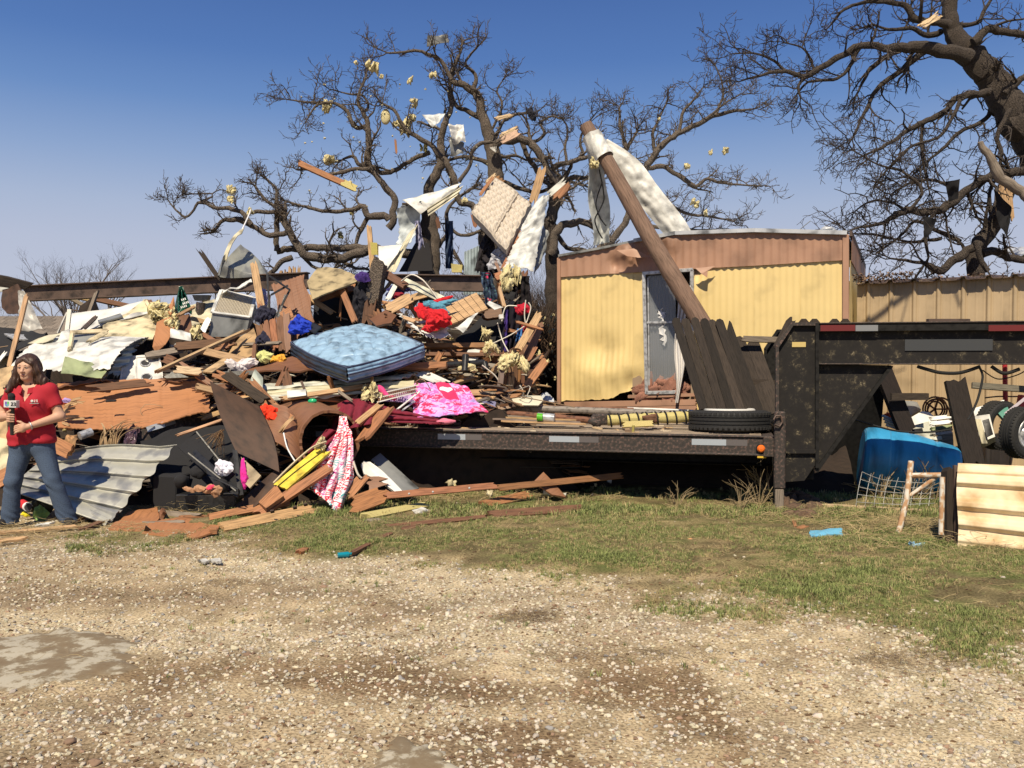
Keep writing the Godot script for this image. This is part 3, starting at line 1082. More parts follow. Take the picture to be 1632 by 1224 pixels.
func mobile_home() -> void:
	var lo:=P(890,640,13.8)
	var ro:=P(1351,640,12.0)
	wall_o=Vector3(lo.x,0,lo.z)
	var along:=(Vector3(ro.x,0,ro.z) - wall_o).normalized()
	wall_n=Vector3(-along.z,0,along.x)
	if wall_n.z<0:
		wall_n=-wall_n
	var back:=-wall_n
	var h:=thing("mobile_home","yellow mobile home with brown top band and corrugated siding, leaning pole across it","mobile home",wall_o.lerp(Vector3(ro.x,0,ro.z),0.5))
	# siding: each sheet a part of its own
	var y0:=0.93
	var seams:=[893.0,1010.0,1025.0]
	var dents:=[[W(960,560),0.42,-0.05],[W(940,600),0.5,0.05],[W(985,590),0.35,0.05],[W(1010,610),0.25,-0.06],[W(1040,470),0.2,-0.03],[W(1110,430),0.2,-0.05]]
	var lows:=[[893,641],[958,640],[1008,624],[1029,621]]
	for i in 3:
		var g:=Geo.new()
		siding(g,[W(lows[i][0],lows[i][1],0.004*(i % 2)),W(lows[i+1][0],lows[i+1][1],0.004*(i % 2)),W([958,1009,1025][i],[433,430,429][i],0.004*(i % 2)),W([893,958,1009][i],[437,433,430][i],0.004*(i % 2))],[8,5.5,1.2][i],0.009,dents,{"torn": 0.04})
		part("siding_panel",g,M.yellow_siding,h)
	var sx:=[1106.0,1201.0,1275.0,1344.0]
	for i in 3:
		var g:=Geo.new()
		var t: float=424.0 - (sx[i] - 1106)*0.056
		var t2: float=424.0 - (sx[i+1] - 1106)*0.056
		siding(g,[W(sx[i],655,0.004*(i % 2)),W(sx[i+1],655,0.004*(i % 2)),W(sx[i+1],t2,0.004*(i % 2)),W(sx[i],t,0.004*(i % 2))],[9,7,7][i],0.009,dents)
		part("siding_panel",g,M.yellow_siding,h)
	# the strip of siding over the window
	var g0:=Geo.new()
	# brown top band
	var bx:=[890.0,957.0,1010.0,1076.0,1203.0,1350.0]
	var by:=[409.0,397.0,386.0,374.0,369.5,373.5]
	var bb:=[442.0,437.0,434.5,430.0,423.5,414.5]
	for i in 5:
		var g:=Geo.new()
		siding(g,[W(bx[i],bb[i],0.03),W(bx[i+1],bb[i+1],0.03),W(bx[i+1],by[i+1]+1,0.03),W(bx[i],by[i]+1,0.03)],[5,4,5,10,11][i],0.013,[[W(1000,400,0.03),0.32,0.09],[W(1040,405,0.03),0.3,-0.06],[W(985,420,0.03),0.22,-0.05],[W(1065,385,0.03),0.25,0.05]])
		part("band_panel",g,M.brown_siding,h)
	# bent lip where the band was hit
	var g:=Geo.new()
	panel(g,[[982,398,13.1],[1010,396,13.05],[1036,409,13.0],[1018,411,13.0],[1000,408,13.05]],0.004,0.03)
	part("torn_flap",g,M.brown_siding,h)
	g=Geo.new()
	panel(g,[[1108,427,12.7],[1140,424,12.65],[1128,432,12.66],[1127,442,12.66],[1118,436,12.66]],0.004,0.02)
	part("torn_flap",g,M.brown_siding,h)
	# corner trim
	g=Geo.new()
	beam(g,W(1348,660,0.045),W(1348,374,0.045),0.085,0.05,wall_n,0.008)
	part("corner_trim",g,M.brown_siding,h)
	g=Geo.new()
	beam(g,W(891,645,0.04),W(891,411,0.04),0.06,0.05,wall_n,0.008)
	part("corner_trim",g,M.brown_siding,h)
	# right-hand side wall going back
	var rl:=W(1352,640,0.0)
	var bk:=back*4.6
	g=Geo.new()
	var f:=func(u: float,v: float) -> Vector3:
		var p:=Vector3(rl.x,0.8,rl.z)+bk*u+Vector3.UP*(v*2.2)
		return p+along*(0.012*rib(u*34,"sine"))
	grid(g,f,140,6,0.004,4.6,2.2)
	part("side_siding",g,M.yellow_siding,h)
	g=Geo.new()
	var f2:=func(u: float,v: float) -> Vector3:
		var p:=Vector3(rl.x,2.98,rl.z)+bk*u+Vector3.UP*(v*0.39)+along*0.02
		return p+along*(0.012*rib(u*34,"sine"))
	grid(g,f2,140,3,0.004,4.6,0.39)
	part("side_band",g,M.brown_siding,h)
	# the body of the home, so that it is closed: other walls and roof
	g=Geo.new()
	var ll:=W(890,640,0.0)
	var a:=Vector3(ll.x,0,ll.z)
	var b:=Vector3(rl.x,0,rl.z)
	box(g,Transform3D(Basis(along,Vector3.UP,along.cross(Vector3.UP)),a.lerp(b,0.5)+bk*0.5+Vector3(0,1.95,0)+back*2.27),Vector3(a.distance_to(b) - 0.1,2.3,0.1))
	box(g,Transform3D(Basis(along,Vector3.UP,along.cross(Vector3.UP)),a+bk*0.5+Vector3(0,1.95,0)+along*0.06),Vector3(0.08,2.3,4.4))
	box(g,Transform3D(Basis(along,Vector3.UP,along.cross(Vector3.UP)),a.lerp(b,0.5)+bk*0.5+Vector3(0,0.82,0)),Vector3(a.distance_to(b) - 0.2,0.1,4.4))
	part("back_wall",g,M.brown_siding,h)
	# roof: follows the bowed top line
	g=Geo.new()
	var top:=[]
	for i in 6:
		top.append(W(bx[i],by[i] - 1,0.05))
	var fr:=func(u: float,v: float) -> Vector3:
		var k:=u*5
		var i:=mini(int(k),4)
		var p: Vector3=(top[i] as Vector3).lerp(top[i+1],k - i)
		return p+bk*v+Vector3.UP*(0.05*sin(v*PI))
	grid(g,fr,30,4,0.02,4.2,4.6)
	var roof:=part("roof",g,M.roof_metal,h)
	for i in 5:
		g=Geo.new()
		if i<2:
			beam(g,W(bx[i],by[i] - 1.5,0.075),W(bx[i+1],by[i+1] - 1.5,0.075),0.035,0.03,wall_n)
		else:
			beam(g,W(bx[i],by[i] - 2.6,0.08),W(bx[i+1],by[i+1] - 2.6,0.08),0.055,0.04,wall_n)
		part("roof_edge",g,M.roof_metal if i>=2 else M.grey_metal,h,roof)
	g=Geo.new()
	beam(g,top[5]+along*0.05+Vector3.UP*0.0,top[5]+along*0.05+bk,0.07,0.04,along)
	part("roof_edge",g,M.steel_brown,h,roof)
	g=Geo.new()
	wire(g,[W(1275,366,-0.3),W(1283,359,-0.3),W(1292,352,-0.3)],0.006)
	part("antenna",g,M.grey_metal,h,roof)
	g=Geo.new()
	blob(g,W(1318,367,-0.4),Vector3(0.10,0.05,0.1),0.3)
	part("vent_cap",g,M.roof_metal,h,roof)
	# window: frame, two sashes, dark room, curtain
	var win:=Geo.new()
	for e in [[[1026.5,437],[1031,628]],[[1103,430],[1103,560]],[[1024,436],[1105,430]],[[1030,626],[1078,625]]]:
		beam(win,W(e[0][0],e[0][1],0.03),W(e[1][0],e[1][1],0.03),0.055,0.06,wall_n,0.006)
	var wp:=part("window_frame",win,M.alu,h)
	g=Geo.new()
	beam(g,W(1031,514,0.02),W(1100,513,0.02),0.03,0.035,wall_n)
	beam(g,W(1033,443,0.012),W(1035,615,0.012),0.02,0.03,wall_n)
	part("sash",g,M.alu,h,wp)
	g=Geo.new()
	g.face(W(1032,440,0.0),W(1077,437,0.0),W(1077,513,0.0),W(1034,513,0.0))
	part("pane",g,M.glass,h,wp)
	g=Geo.new()
	g.face(W(1034,515,0.002),W(1077,515,0.002),W(1077,622,0.002),W(1036,622,0.002))
	part("pane",g,M.glass,h,wp)
	# room behind it
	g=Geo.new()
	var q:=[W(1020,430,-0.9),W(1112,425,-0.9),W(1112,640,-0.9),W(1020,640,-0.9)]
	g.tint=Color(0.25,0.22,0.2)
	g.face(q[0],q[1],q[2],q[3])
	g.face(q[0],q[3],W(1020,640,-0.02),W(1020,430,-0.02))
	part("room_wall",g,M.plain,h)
	g=Geo.new()
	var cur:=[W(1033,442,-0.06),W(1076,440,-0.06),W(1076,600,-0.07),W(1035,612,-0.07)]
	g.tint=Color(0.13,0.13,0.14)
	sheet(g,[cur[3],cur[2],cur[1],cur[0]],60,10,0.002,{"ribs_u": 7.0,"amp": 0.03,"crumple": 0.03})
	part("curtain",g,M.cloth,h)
	g=Geo.new()
	g.tint=Color(0.8,0.8,0.8)
	sheet(g,[W(1052,555,-0.012),W(1064,553,-0.012),W(1067,488,-0.012),W(1047,492,-0.012)],12,14,0.002,{"ribs_u": 2.0,"amp": 0.02,"crumple": 0.03,"rag": 0.12})
	part("curtain_fold",g,M.cloth,h)
	# curtain blown out of the broken half
	g=Geo.new()
	g.tint=Color(0.8,0.78,0.76)
	var fc:=func(u: float,v: float) -> Vector3:
		var k:=v
		var x:=lerpf(1079,1075,k)+u*lerpf(20,9,k)+2.5*sin(k*9+u*2)
		return W(x,lerpf(455,642,k),0.06+0.035*sin(u*14+k*3)+0.05*k)
	grid(g,fc,16,26,0.003,0.3,1.7)
	part("curtain",g,M.cloth,h)
	# hole under the window: insulation and sill boards
	g=Geo.new()
	for k in 16:
		var x:=rr(1028,1098)
		blob(g,W(x,rr(604,634),-0.06),Vector3(rr(0.09,0.17),rr(0.08,0.15),0.09),0.5,22,8)
	part("insulation",g,M.insulation_pink,h)
	for e in [[[900,645],[1110,641],0.09],[[900,655],[1110,651],0.09],[[1000,632],[1110,629],0.05]]:
		g=Geo.new()
		plank(g,W(e[0][0],e[0][1],0.02),W(e[1][0],e[1][1],0.02),e[2],0.04,wall_n,0.02)
		part("skirting_board",g,M.brown_siding,h)
	for k in 6:
		g=Geo.new()
		var x0:=895.0+k*78
		g.face(W(x0,662,-0.05),W(x0+77,662,-0.05),W(x0+77,720,-0.05),W(x0,720,-0.05))
		part("skirting_panel",g,M.steel_brown,h)
	# the wall behind the skin so that the inside is dark (around the window)
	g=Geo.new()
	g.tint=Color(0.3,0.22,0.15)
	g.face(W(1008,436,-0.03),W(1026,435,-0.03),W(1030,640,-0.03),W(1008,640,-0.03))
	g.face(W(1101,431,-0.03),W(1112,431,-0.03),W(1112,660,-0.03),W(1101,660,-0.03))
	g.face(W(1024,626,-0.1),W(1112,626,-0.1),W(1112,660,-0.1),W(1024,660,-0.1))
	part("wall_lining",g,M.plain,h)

# ================= shed
func shed() -> void:
	var a:=P(1366,500,12.5)
	var b:=P(1760,500,10.9)
	a.y=0
	b.y=0
	var along:=(b - a).normalized()
	var n:=Vector3(-along.z,0,along.x)
	if n.z<0:
		n=-n
	var L:=a.distance_to(b)
	var s:=thing("metal_shed","long tan shed of ribbed sheet metal right of the mobile home","shed",a.lerp(b,0.5))
	var H:=2.72
	var w:=0.92
	var k:=0
	var x:=0.0
	while x<L:
		var w2:=minf(w,L - x)
		var g:=Geo.new()
		var x0:=x
		var f:=func(u: float,v: float) -> Vector3:
			var t:=x0+u*w2
			var q:=fposmod(t/0.305,1.0)
			var h:=0.034*clampf((0.115 - absf(q - 0.5))/0.055,0,1)
			for m in [0.0,0.31,0.69,1.0]:
				h=maxf(h,0.004*clampf((0.045 - absf(q - m))/0.03,0,1))
			return a+along*t+Vector3.UP*(v*H)+n*(h+0.004*(k % 2)+0.004*nz.get_noise_2d(t*10,v*20))
		grid(g,f,92,8,0.003,w2,H)
		part("wall_panel",g,M.tan_siding,s)
		x+=w
		k+=1
	var g:=Geo.new()
	var back:=-n*3.4
	box(g,Transform3D(Basis(along,Vector3.UP,along.cross(Vector3.UP)),a.lerp(b,0.5)+back+Vector3(0,1.45,0)),Vector3(L,2.9,0.06))
	box(g,Transform3D(Basis(along,Vector3.UP,along.cross(Vector3.UP)),a+back*0.5+Vector3(0,1.4,0)+along*0.03),Vector3(0.05,2.7,3.3))
	part("back_wall",g,M.tan_siding,s)
	g=Geo.new()
	var f:=func(u: float,v: float) -> Vector3:
		var t:=u*L
		var q:=fposmod(t/0.305,1.0)
		var h:=0.04*clampf((0.16 - absf(q - 0.5))/0.07,0,1)
		return a+along*t+n*(0.13 - v*3.6)+Vector3.UP*(H - 0.015+v*0.3+h+0.012*nz.get_noise_2d(t*20,v*30))
	grid(g,f,220,6,0.012,L,3.6)
	part("roof",g,M.steel_brown,s)
	# dead leaves and twigs blown against the eave
	var lg:=Geo.new()
	for i in 700:
		var t:=rr(-0.05,0.75) if i<430 else rr(0,L)
		var p:=a+along*t+n*rr(0.02,0.16)+Vector3.UP*(H+0.0+rr(0.02,0.12 if i<430 else 0.05))
		lg.tint=Color(0.16,0.10,0.06)*rr(0.5,1.5)
		var d:=Vector3(rr(-1,1),rr(-0.6,0.6),rr(-1,1)).normalized()
		var e:=d.cross(Vector3(rr(-1,1),1,rr(-1,1))).normalized()*rr(0.008,0.018)
		var l:=rr(0.02,0.07)
		lg.face(p - e*0.4,p+d*l*0.5 - e,p+d*l,p+d*l*0.5+e)
	kind("leaves",lg,M.plain,"stuff")

# ================= trees
func spine(q: Array,d: float) -> Array:
	# [x, y, diameter in picture px, depth change] rows to smooth points and radii
	var c:=Curve3D.new()
	var p:=[]
	for k in q:
		p.append(P(k[0],k[1],d+(k[3] if k.size()>3 else 0.0)))
	for i in p.size():
		var t: Vector3=(p[mini(i+1,p.size() - 1)] - p[maxi(i - 1,0)])*0.17
		c.add_point(p[i],-t,t)
	c.bake_interval=0.05
	var L:=c.get_baked_length()
	var n:=maxi(8,int(L/0.07))
	var pts:=[]
	var rad:=[]
	# lengths at the given points
	var at:=[]
	for i in p.size():
		at.append(c.get_closest_offset(p[i]))
	at[0]=0.0
	at[-1]=L
	for i in n+1:
		var s:=L*i/n
		var k:=0
		while k<p.size() - 2 and at[k+1]<s:
			k+=1
		var u:=clampf((s - at[k])/maxf(at[k+1] - at[k],1e-3),0,1)
		var r: float=lerpf(q[k][2],q[k+1][2],u)*0.5*(d/FOCAL)
		var pt:=c.sample_baked(s,true)
		var wob:=r*(0.75 if r<0.09 else 0.3)
		pt+=Vector3(nz.get_noise_2d(s*60,p[0].x*50),nz.get_noise_2d(s*60+300,p[0].y*50),nz.get_noise_2d(s*60+600,p[0].x*50))*wob*(1.0 if i>0 and i<n else 0.0)
		pts.append(pt)
		rad.append(r*(1.0+(0.16 if r<0.09 else 0.09)*nz.get_noise_2d(s*90+77,p[0].x*80)))
	return [pts,rad]

func shoot(g: Geo,fine: Geo,at: Vector3,dir: Vector3,l: float,r: float,level: int,droop: float) -> void:
	var n:=6 if level>0 else 3
	var pts:=[at]
	var rad:=[r]
	var d:=dir
	var p:=at
	for i in n:
		d=(d+Vector3(rr(-1,1),rr(-1,1)+droop,rr(-1,1))*(0.46 if level>0 else 0.5)).normalized()
		p+=d*(l/n)
		pts.append(p)
		rad.append(maxf(r*lerpf(1.0,0.45,float(i+1)/n),0.0042))
	tube(g if level>1 else fine,pts,rad,6 if level>1 else (4 if level==1 else 3),false)
	if level==0:
		return
	var m:=5 if level>1 else 4
	for k in m:
		var i:=1+(k*n)/m
		i=mini(i,n)
		var nd:=(d*0.55+Vector3(rr(-1,1),rr(-0.75,0.95)+droop*0.5,rr(-1,1))).normalized()
		var nl:=l*rr(0.34,0.6) if level>1 else rr(0.07,0.19)
		shoot(g,fine,pts[i],nd,nl,maxf(rad[i]*0.65,0.005),level - 1,droop)

func limb(root: Node3D,fine: Geo,m: Material,q: Array,d: float,o:={}) -> void:
	var g:=Geo.new()
	var s:=spine(q,d)
	tube(g,s[0],s[1],10)
	var n: int=s[0].size()
	var from: float=o.get("from",0.25)
	var step: float=1.4*o.get("step",0.2)
	var droop: float=o.get("droop",0.1)
	var big: float=o.get("big",0.78 if d>15.0 else 1.0)
	var out: Vector3=o.get("out",Vector3.ZERO)
	var run:=0.0
	for i in range(1,n):
		run+=s[0][i].distance_to(s[0][i - 1])
		if float(i)/n<from or run<step:
			continue
		run=0.0
		var t: Vector3=(s[0][i] - s[0][i - 1]).normalized()
		var dir:=(t*0.5+out+Vector3(rr(-1,1),rr(-0.6,1.0)+droop,rr(-1,1))*0.95).normalized()
		shoot(g,fine,s[0][i],dir,rr(0.4,0.95)*big,clampf(s[1][i]*rr(0.3,0.55),0.011,0.04),2,droop)
	# the tip breaks up into shoots
	if not o.get("broken",false):
		for k in 3:
			var t: Vector3=(s[0][n - 1] - s[0][n - 3]).normalized()
			shoot(g,fine,s[0][n - 1],(t+Vector3(rr(-1,1),rr(-1,1),rr(-1,1))*0.6).normalized(),rr(0.4,0.8)*big,maxf(s[1][n - 1]*0.7,0.006),2,droop)
	part(o.get("name","limb"),g,m,root)

func oak() -> void:
	var d:=16.5
	var base:=P(780,500,d)
	base.y=0
	var t:=thing("oak_tree","large bare twisted oak behind the wreck, hung with torn debris and insulation","tree",base)
	var f:=Geo.new()
	# trunks
	limb(t,f,M.bark,[[778,560,38],[778,432,34],[779,372,30],[788,300,27],[789,270,25],[785,243,24],[780,218,20],[769,187,16],[766,165,14],[756,147,13],[738,136,10],[718,127,9],[722,106,7],[732,88,5]],d,{"name": "trunk","from": 0.55})
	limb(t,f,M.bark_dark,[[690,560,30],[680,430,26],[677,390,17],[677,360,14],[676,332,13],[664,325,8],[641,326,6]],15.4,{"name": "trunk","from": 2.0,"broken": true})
	limb(t,f,M.bark,[[690,480,20],[693,400,18],[684,320,17],[685,295,16],[697,272,15],[704,248,13],[702,223,11],[709,192,10],[719,172,8],[716,150,6],[717,127,4]],d+0.3,{"name": "trunk","from": 0.6})
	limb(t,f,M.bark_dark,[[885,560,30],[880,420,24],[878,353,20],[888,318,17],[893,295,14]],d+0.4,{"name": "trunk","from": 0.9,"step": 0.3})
	# limbs to the upper left
	limb(t,f,M.bark,[[778,368,12],[754,331,11],[731,317,11],[719,272,10],[697,243,9],[685,231,8],[658,214,7],[641,199,6],[630,178,5],[610,165,3]],d - 0.6,{"from": 0.3})
	limb(t,f,M.bark,[[720,127,6],[701,95,6],[665,81,5],[640,84,4],[617,84,3]],d - 0.2)
	limb(t,f,M.bark,[[754,143,8],[757,120,6],[742,100,4],[760,76,3]],d+0.3)
	limb(t,f,M.bark,[[619,364,12],[626,345,12],[629,324,11],[618,303,10],[606,288,10],[590,269,9],[587,243,9],[587,203,9],[579,180,7],[570,158,5],[583,122,3]],d - 0.4,{"from": 0.35,"step": 0.16})
	limb(t,f,M.bark,[[590,269,7],[567,270,6],[544,274,6],[515,279,5],[498,271,4],[482,270,3]],d - 0.5,{"from": 0.15,"step": 0.16})
	limb(t,f,M.bark,[[587,203,7],[564,200,7],[554,177,6],[531,164,5],[508,164,4],[485,162,3],[456,158,2]],d - 0.3,{"from": 0.1,"step": 0.14})
	limb(t,f,M.bark,[[531,164,4],[508,166,4],[496,180,3],[488,192,2]],d - 0.6,{"from": 0.2})
	limb(t,f,M.bark,[[579,180,5],[588,168,4],[577,152,4],[560,150,3],[540,146,2]],d,{"from": 0.1,"step": 0.15})
	limb(t,f,M.bark,[[685,243,8],[652,257,7],[630,272,7],[612,277,7],[590,265,7],[572,263,6],[564,249,5],[545,255,3]],d+0.1,{"from": 0.25,"step": 0.18})
	limb(t,f,M.bark,[[620,350,11],[604,342,12],[587,344,11],[577,330,10],[560,335,7],[521,337,6],[489,331,5],[456,321,3]],d - 0.8,{"from": 0.3,"step": 0.16})
	limb(t,f,M.bark,[[590,345,8],[576,365,7],[567,393,5],[560,415,3]],d - 0.7,{"from": 0.3})
	# the low limb lying out to the left
	limb(t,f,M.bark,[[680,410,17],[640,402,16],[590,400,15],[538,412,15],[489,406,14],[469,386,12],[458,364,11],[453,354,11]],d - 1.2,{"big": 0.5,"from": 0.5,"step": 0.3})
	limb(t,f,M.bark,[[590,396,12],[540,394,11],[500,394,11],[460,398,11],[441,401,10]],d - 1.0,{"from": 0.4,"step": 0.4,"broken": true})
	limb(t,f,M.bark,[[456,371,9],[440,374,9],[423,373,8],[401,360,8],[385,351,9],[371,350,8],[355,352,6],[345,364,5]],d - 1.3,{"big": 0.5,"from": 0.3,"step": 0.22})
	limb(t,f,M.bark,[[401,358,8],[384,337,7],[366,333,7],[345,331,6],[319,322,5],[309,334,4],[296,346,4],[280,334,3],[268,319,2]],d - 1.4,{"big": 0.5,"from": 0.15,"step": 0.2})
	limb(t,f,M.bark,[[319,322,4],[340,312,3],[330,308,2],[298,310,2]],d - 1.4,{"big": 0.5,"from": 0.3})
	limb(t,f,M.bark,[[441,400,9],[440,375,9],[441,340,8],[440,320,6],[438,298,5],[420,282,3]],d - 1.1,{"big": 0.5,"from": 0.3,"step": 0.2})
	limb(t,f,M.bark,[[441,332,6],[424,320,5],[412,305,5],[407,297,4]],d - 1.1,{"big": 0.5,"from": 0.2,"step": 0.2})
	limb(t,f,M.bark,[[405,338,7],[425,338,6],[442,338,7]],d - 1.2,{"from": 0.5,"broken": true})
	limb(t,f,M.bark,[[466,410,9],[450,416,9],[440,428,8],[426,440,7]],d - 1.2,{"from": 0.5})
	limb(t,f,M.bark,[[540,412,6],[560,425,5],[590,432,4],[560,445,3]],d - 1.0,{"big": 0.5,"from": 0.2,"step": 0.15})
	limb(t,f,M.bark,[[480,405,6],[500,425,5],[530,430,4]],d - 0.8,{"big": 0.5,"from": 0.2,"step": 0.15})
	# middle
	limb(t,f,M.bark,[[785,238,13],[795,228,13],[812,224,13],[825,221,13],[842,226,13],[853,236,13],[861,248,12],[870,264,11],[878,280,10],[893,300,9]],d - 0.3,{"from": 0.2,"step": 0.24})
	limb(t,f,M.bark,[[832,226,8],[838,243,8],[849,260,8],[861,282,7],[880,300,5]],d,{"from": 0.3})
	limb(t,f,M.bark,[[731,290,7],[750,262,6],[752,240,6],[768,228,6],[782,226,6]],d - 0.9,{"from": 0.2,"step": 0.3,"broken": true})
	limb(t,f,M.bark,[[781,262,8],[760,254,7],[735,250,6],[712,256,5]],d+0.5,{"from": 0.2})
	limb(t,f,M.bark,[[776,195,9],[750,180,8],[728,168,7],[720,150,5]],d+0.6,{"from": 0.2})
	limb(t,f,M.bark,[[788,285,8],[830,300,7],[860,306,6],[900,290,5],[930,296,3]],d+0.5,{"from": 0.2})
	limb(t,f,M.bark,[[846,228,6],[868,215,5],[862,196,4],[880,185,3],[892,190,2]],d,{"from": 0.1,"step": 0.14})
	limb(t,f,M.bark,[[790,220,6],[800,196,5],[815,185,5],[838,180,4]],d,{"from": 0.2,"step": 0.15})
	limb(t,f,M.bark,[[778,218,5],[800,170,4],[792,145,3],[800,130,2]],d+0.4,{"from": 0.2,"step": 0.14})
	limb(t,f,M.bark,[[690,400,8],[712,372,7],[712,340,6],[724,320,5],[752,300,4]],d+0.4,{"from": 0.2})
	limb(t,f,M.bark,[[720,365,5],[735,375,5],[756,372,5],[770,366,5]],d - 0.5,{"from": 0.2,"broken": true})
	limb(t,f,M.bark,[[722,398,6],[735,420,5],[745,440,4]],d,{"from": 0.3})
	# right part
	limb(t,f,M.bark,[[878,405,14],[888,366,13],[907,356,12],[925,352,11],[940,358,9],[960,372,7]],d+0.2,{"from": 0.5})
	limb(t,f,M.bark,[[930,420,13],[975,380,12],[992,362,11],[1003,342,11],[1012,312,11],[1022,283,11],[1033,264,10],[1044,245,10],[1062,226,9],[1082,213,9],[1112,198,8],[1140,184,7],[1170,177,5],[1203,173,2]],d+0.2,{"from": 0.3,"step": 0.15,"out": Vector3(0.1,0.15,0)})
	limb(t,f,M.bark,[[1035,268,8],[1051,264,8],[1075,275,7],[1098,290,7],[1110,296,6],[1128,285,5],[1150,292,4],[1210,296,2]],d,{"from": 0.1,"step": 0.15})
	limb(t,f,M.bark,[[1022,300,7],[1060,318,6],[1090,340,5],[1130,345,4],[1170,352,2]],d+0.5,{"from": 0.1,"step": 0.14})
	limb(t,f,M.bark,[[1005,345,8],[1040,360,6],[1080,366,5],[1130,366,3]],d+0.6,{"from": 0.2,"step": 0.14})
	limb(t,f,M.bark,[[878,352,12],[880,310,10],[878,275,9],[890,264,9],[904,261,8],[918,254,8],[935,250,6],[950,235,4]],d+0.3,{"from": 0.3,"step": 0.18})
	limb(t,f,M.bark,[[885,300,9],[910,285,8],[950,280,7],[985,262,6],[1000,235,5],[1015,210,4]],d+0.6,{"from": 0.2,"step": 0.16})
	limb(t,f,M.bark,[[1012,300,7],[990,262,6],[996,232,6],[988,200,5],[987,172,3]],d+0.2,{"from": 0.15,"step": 0.14})
	limb(t,f,M.bark,[[1044,245,6],[1040,215,5],[1050,190,4],[1062,165,3]],d+0.4,{"from": 0.15,"step": 0.13})
	limb(t,f,M.bark,[[1082,213,6],[1088,180,5],[1105,160,4],[1120,140,2]],d+0.2,{"from": 0.1,"step": 0.13})
	limb(t,f,M.bark,[[1140,184,5],[1152,155,4],[1150,130,3],[1140,105,2]],d,{"from": 0.1,"step": 0.13})
	limb(t,f,M.bark,[[1125,190,4],[1155,165,3],[1180,150,2]],d - 0.4,{"from": 0.1,"step": 0.13})
	limb(t,f,M.bark,[[904,261,5],[900,235,4],[905,205,3],[895,188,2]],d+0.1,{"from": 0.1,"step": 0.14})
	limb(t,f,M.bark,[[930,250,5],[925,222,4],[935,200,3],[950,180,2]],d+0.7,{"from": 0.1,"step": 0.14})
	limb(t,f,M.bark,[[886,372,9],[905,395,7],[930,400,5],[960,398,4]],d+0.8,{"from": 0.2})
	part("twigs",f,M.twig,t).set_meta("kind","stuff")
	# raw breaks
	for q in [[[789,278],[778,292],14],[[800,216],[822,205],10],[[790,190],[815,183],7],[[449,352],[456,340],11]]:
		var g:=Geo.new()
		for k in 5:
			var a:=P(q[0][0]+rr(-4,4),q[0][1]+rr(-3,3),d - 0.75)
			var b:=P(q[1][0]+rr(-4,4),q[1][1]+rr(-3,3),d - 0.75)
			plank(g,a,b,q[2]*0.3*d/FOCAL,0.02,Vector3(0,0.4,0.9),0.05)
		part("raw_break",g,M.wood_pale,t)

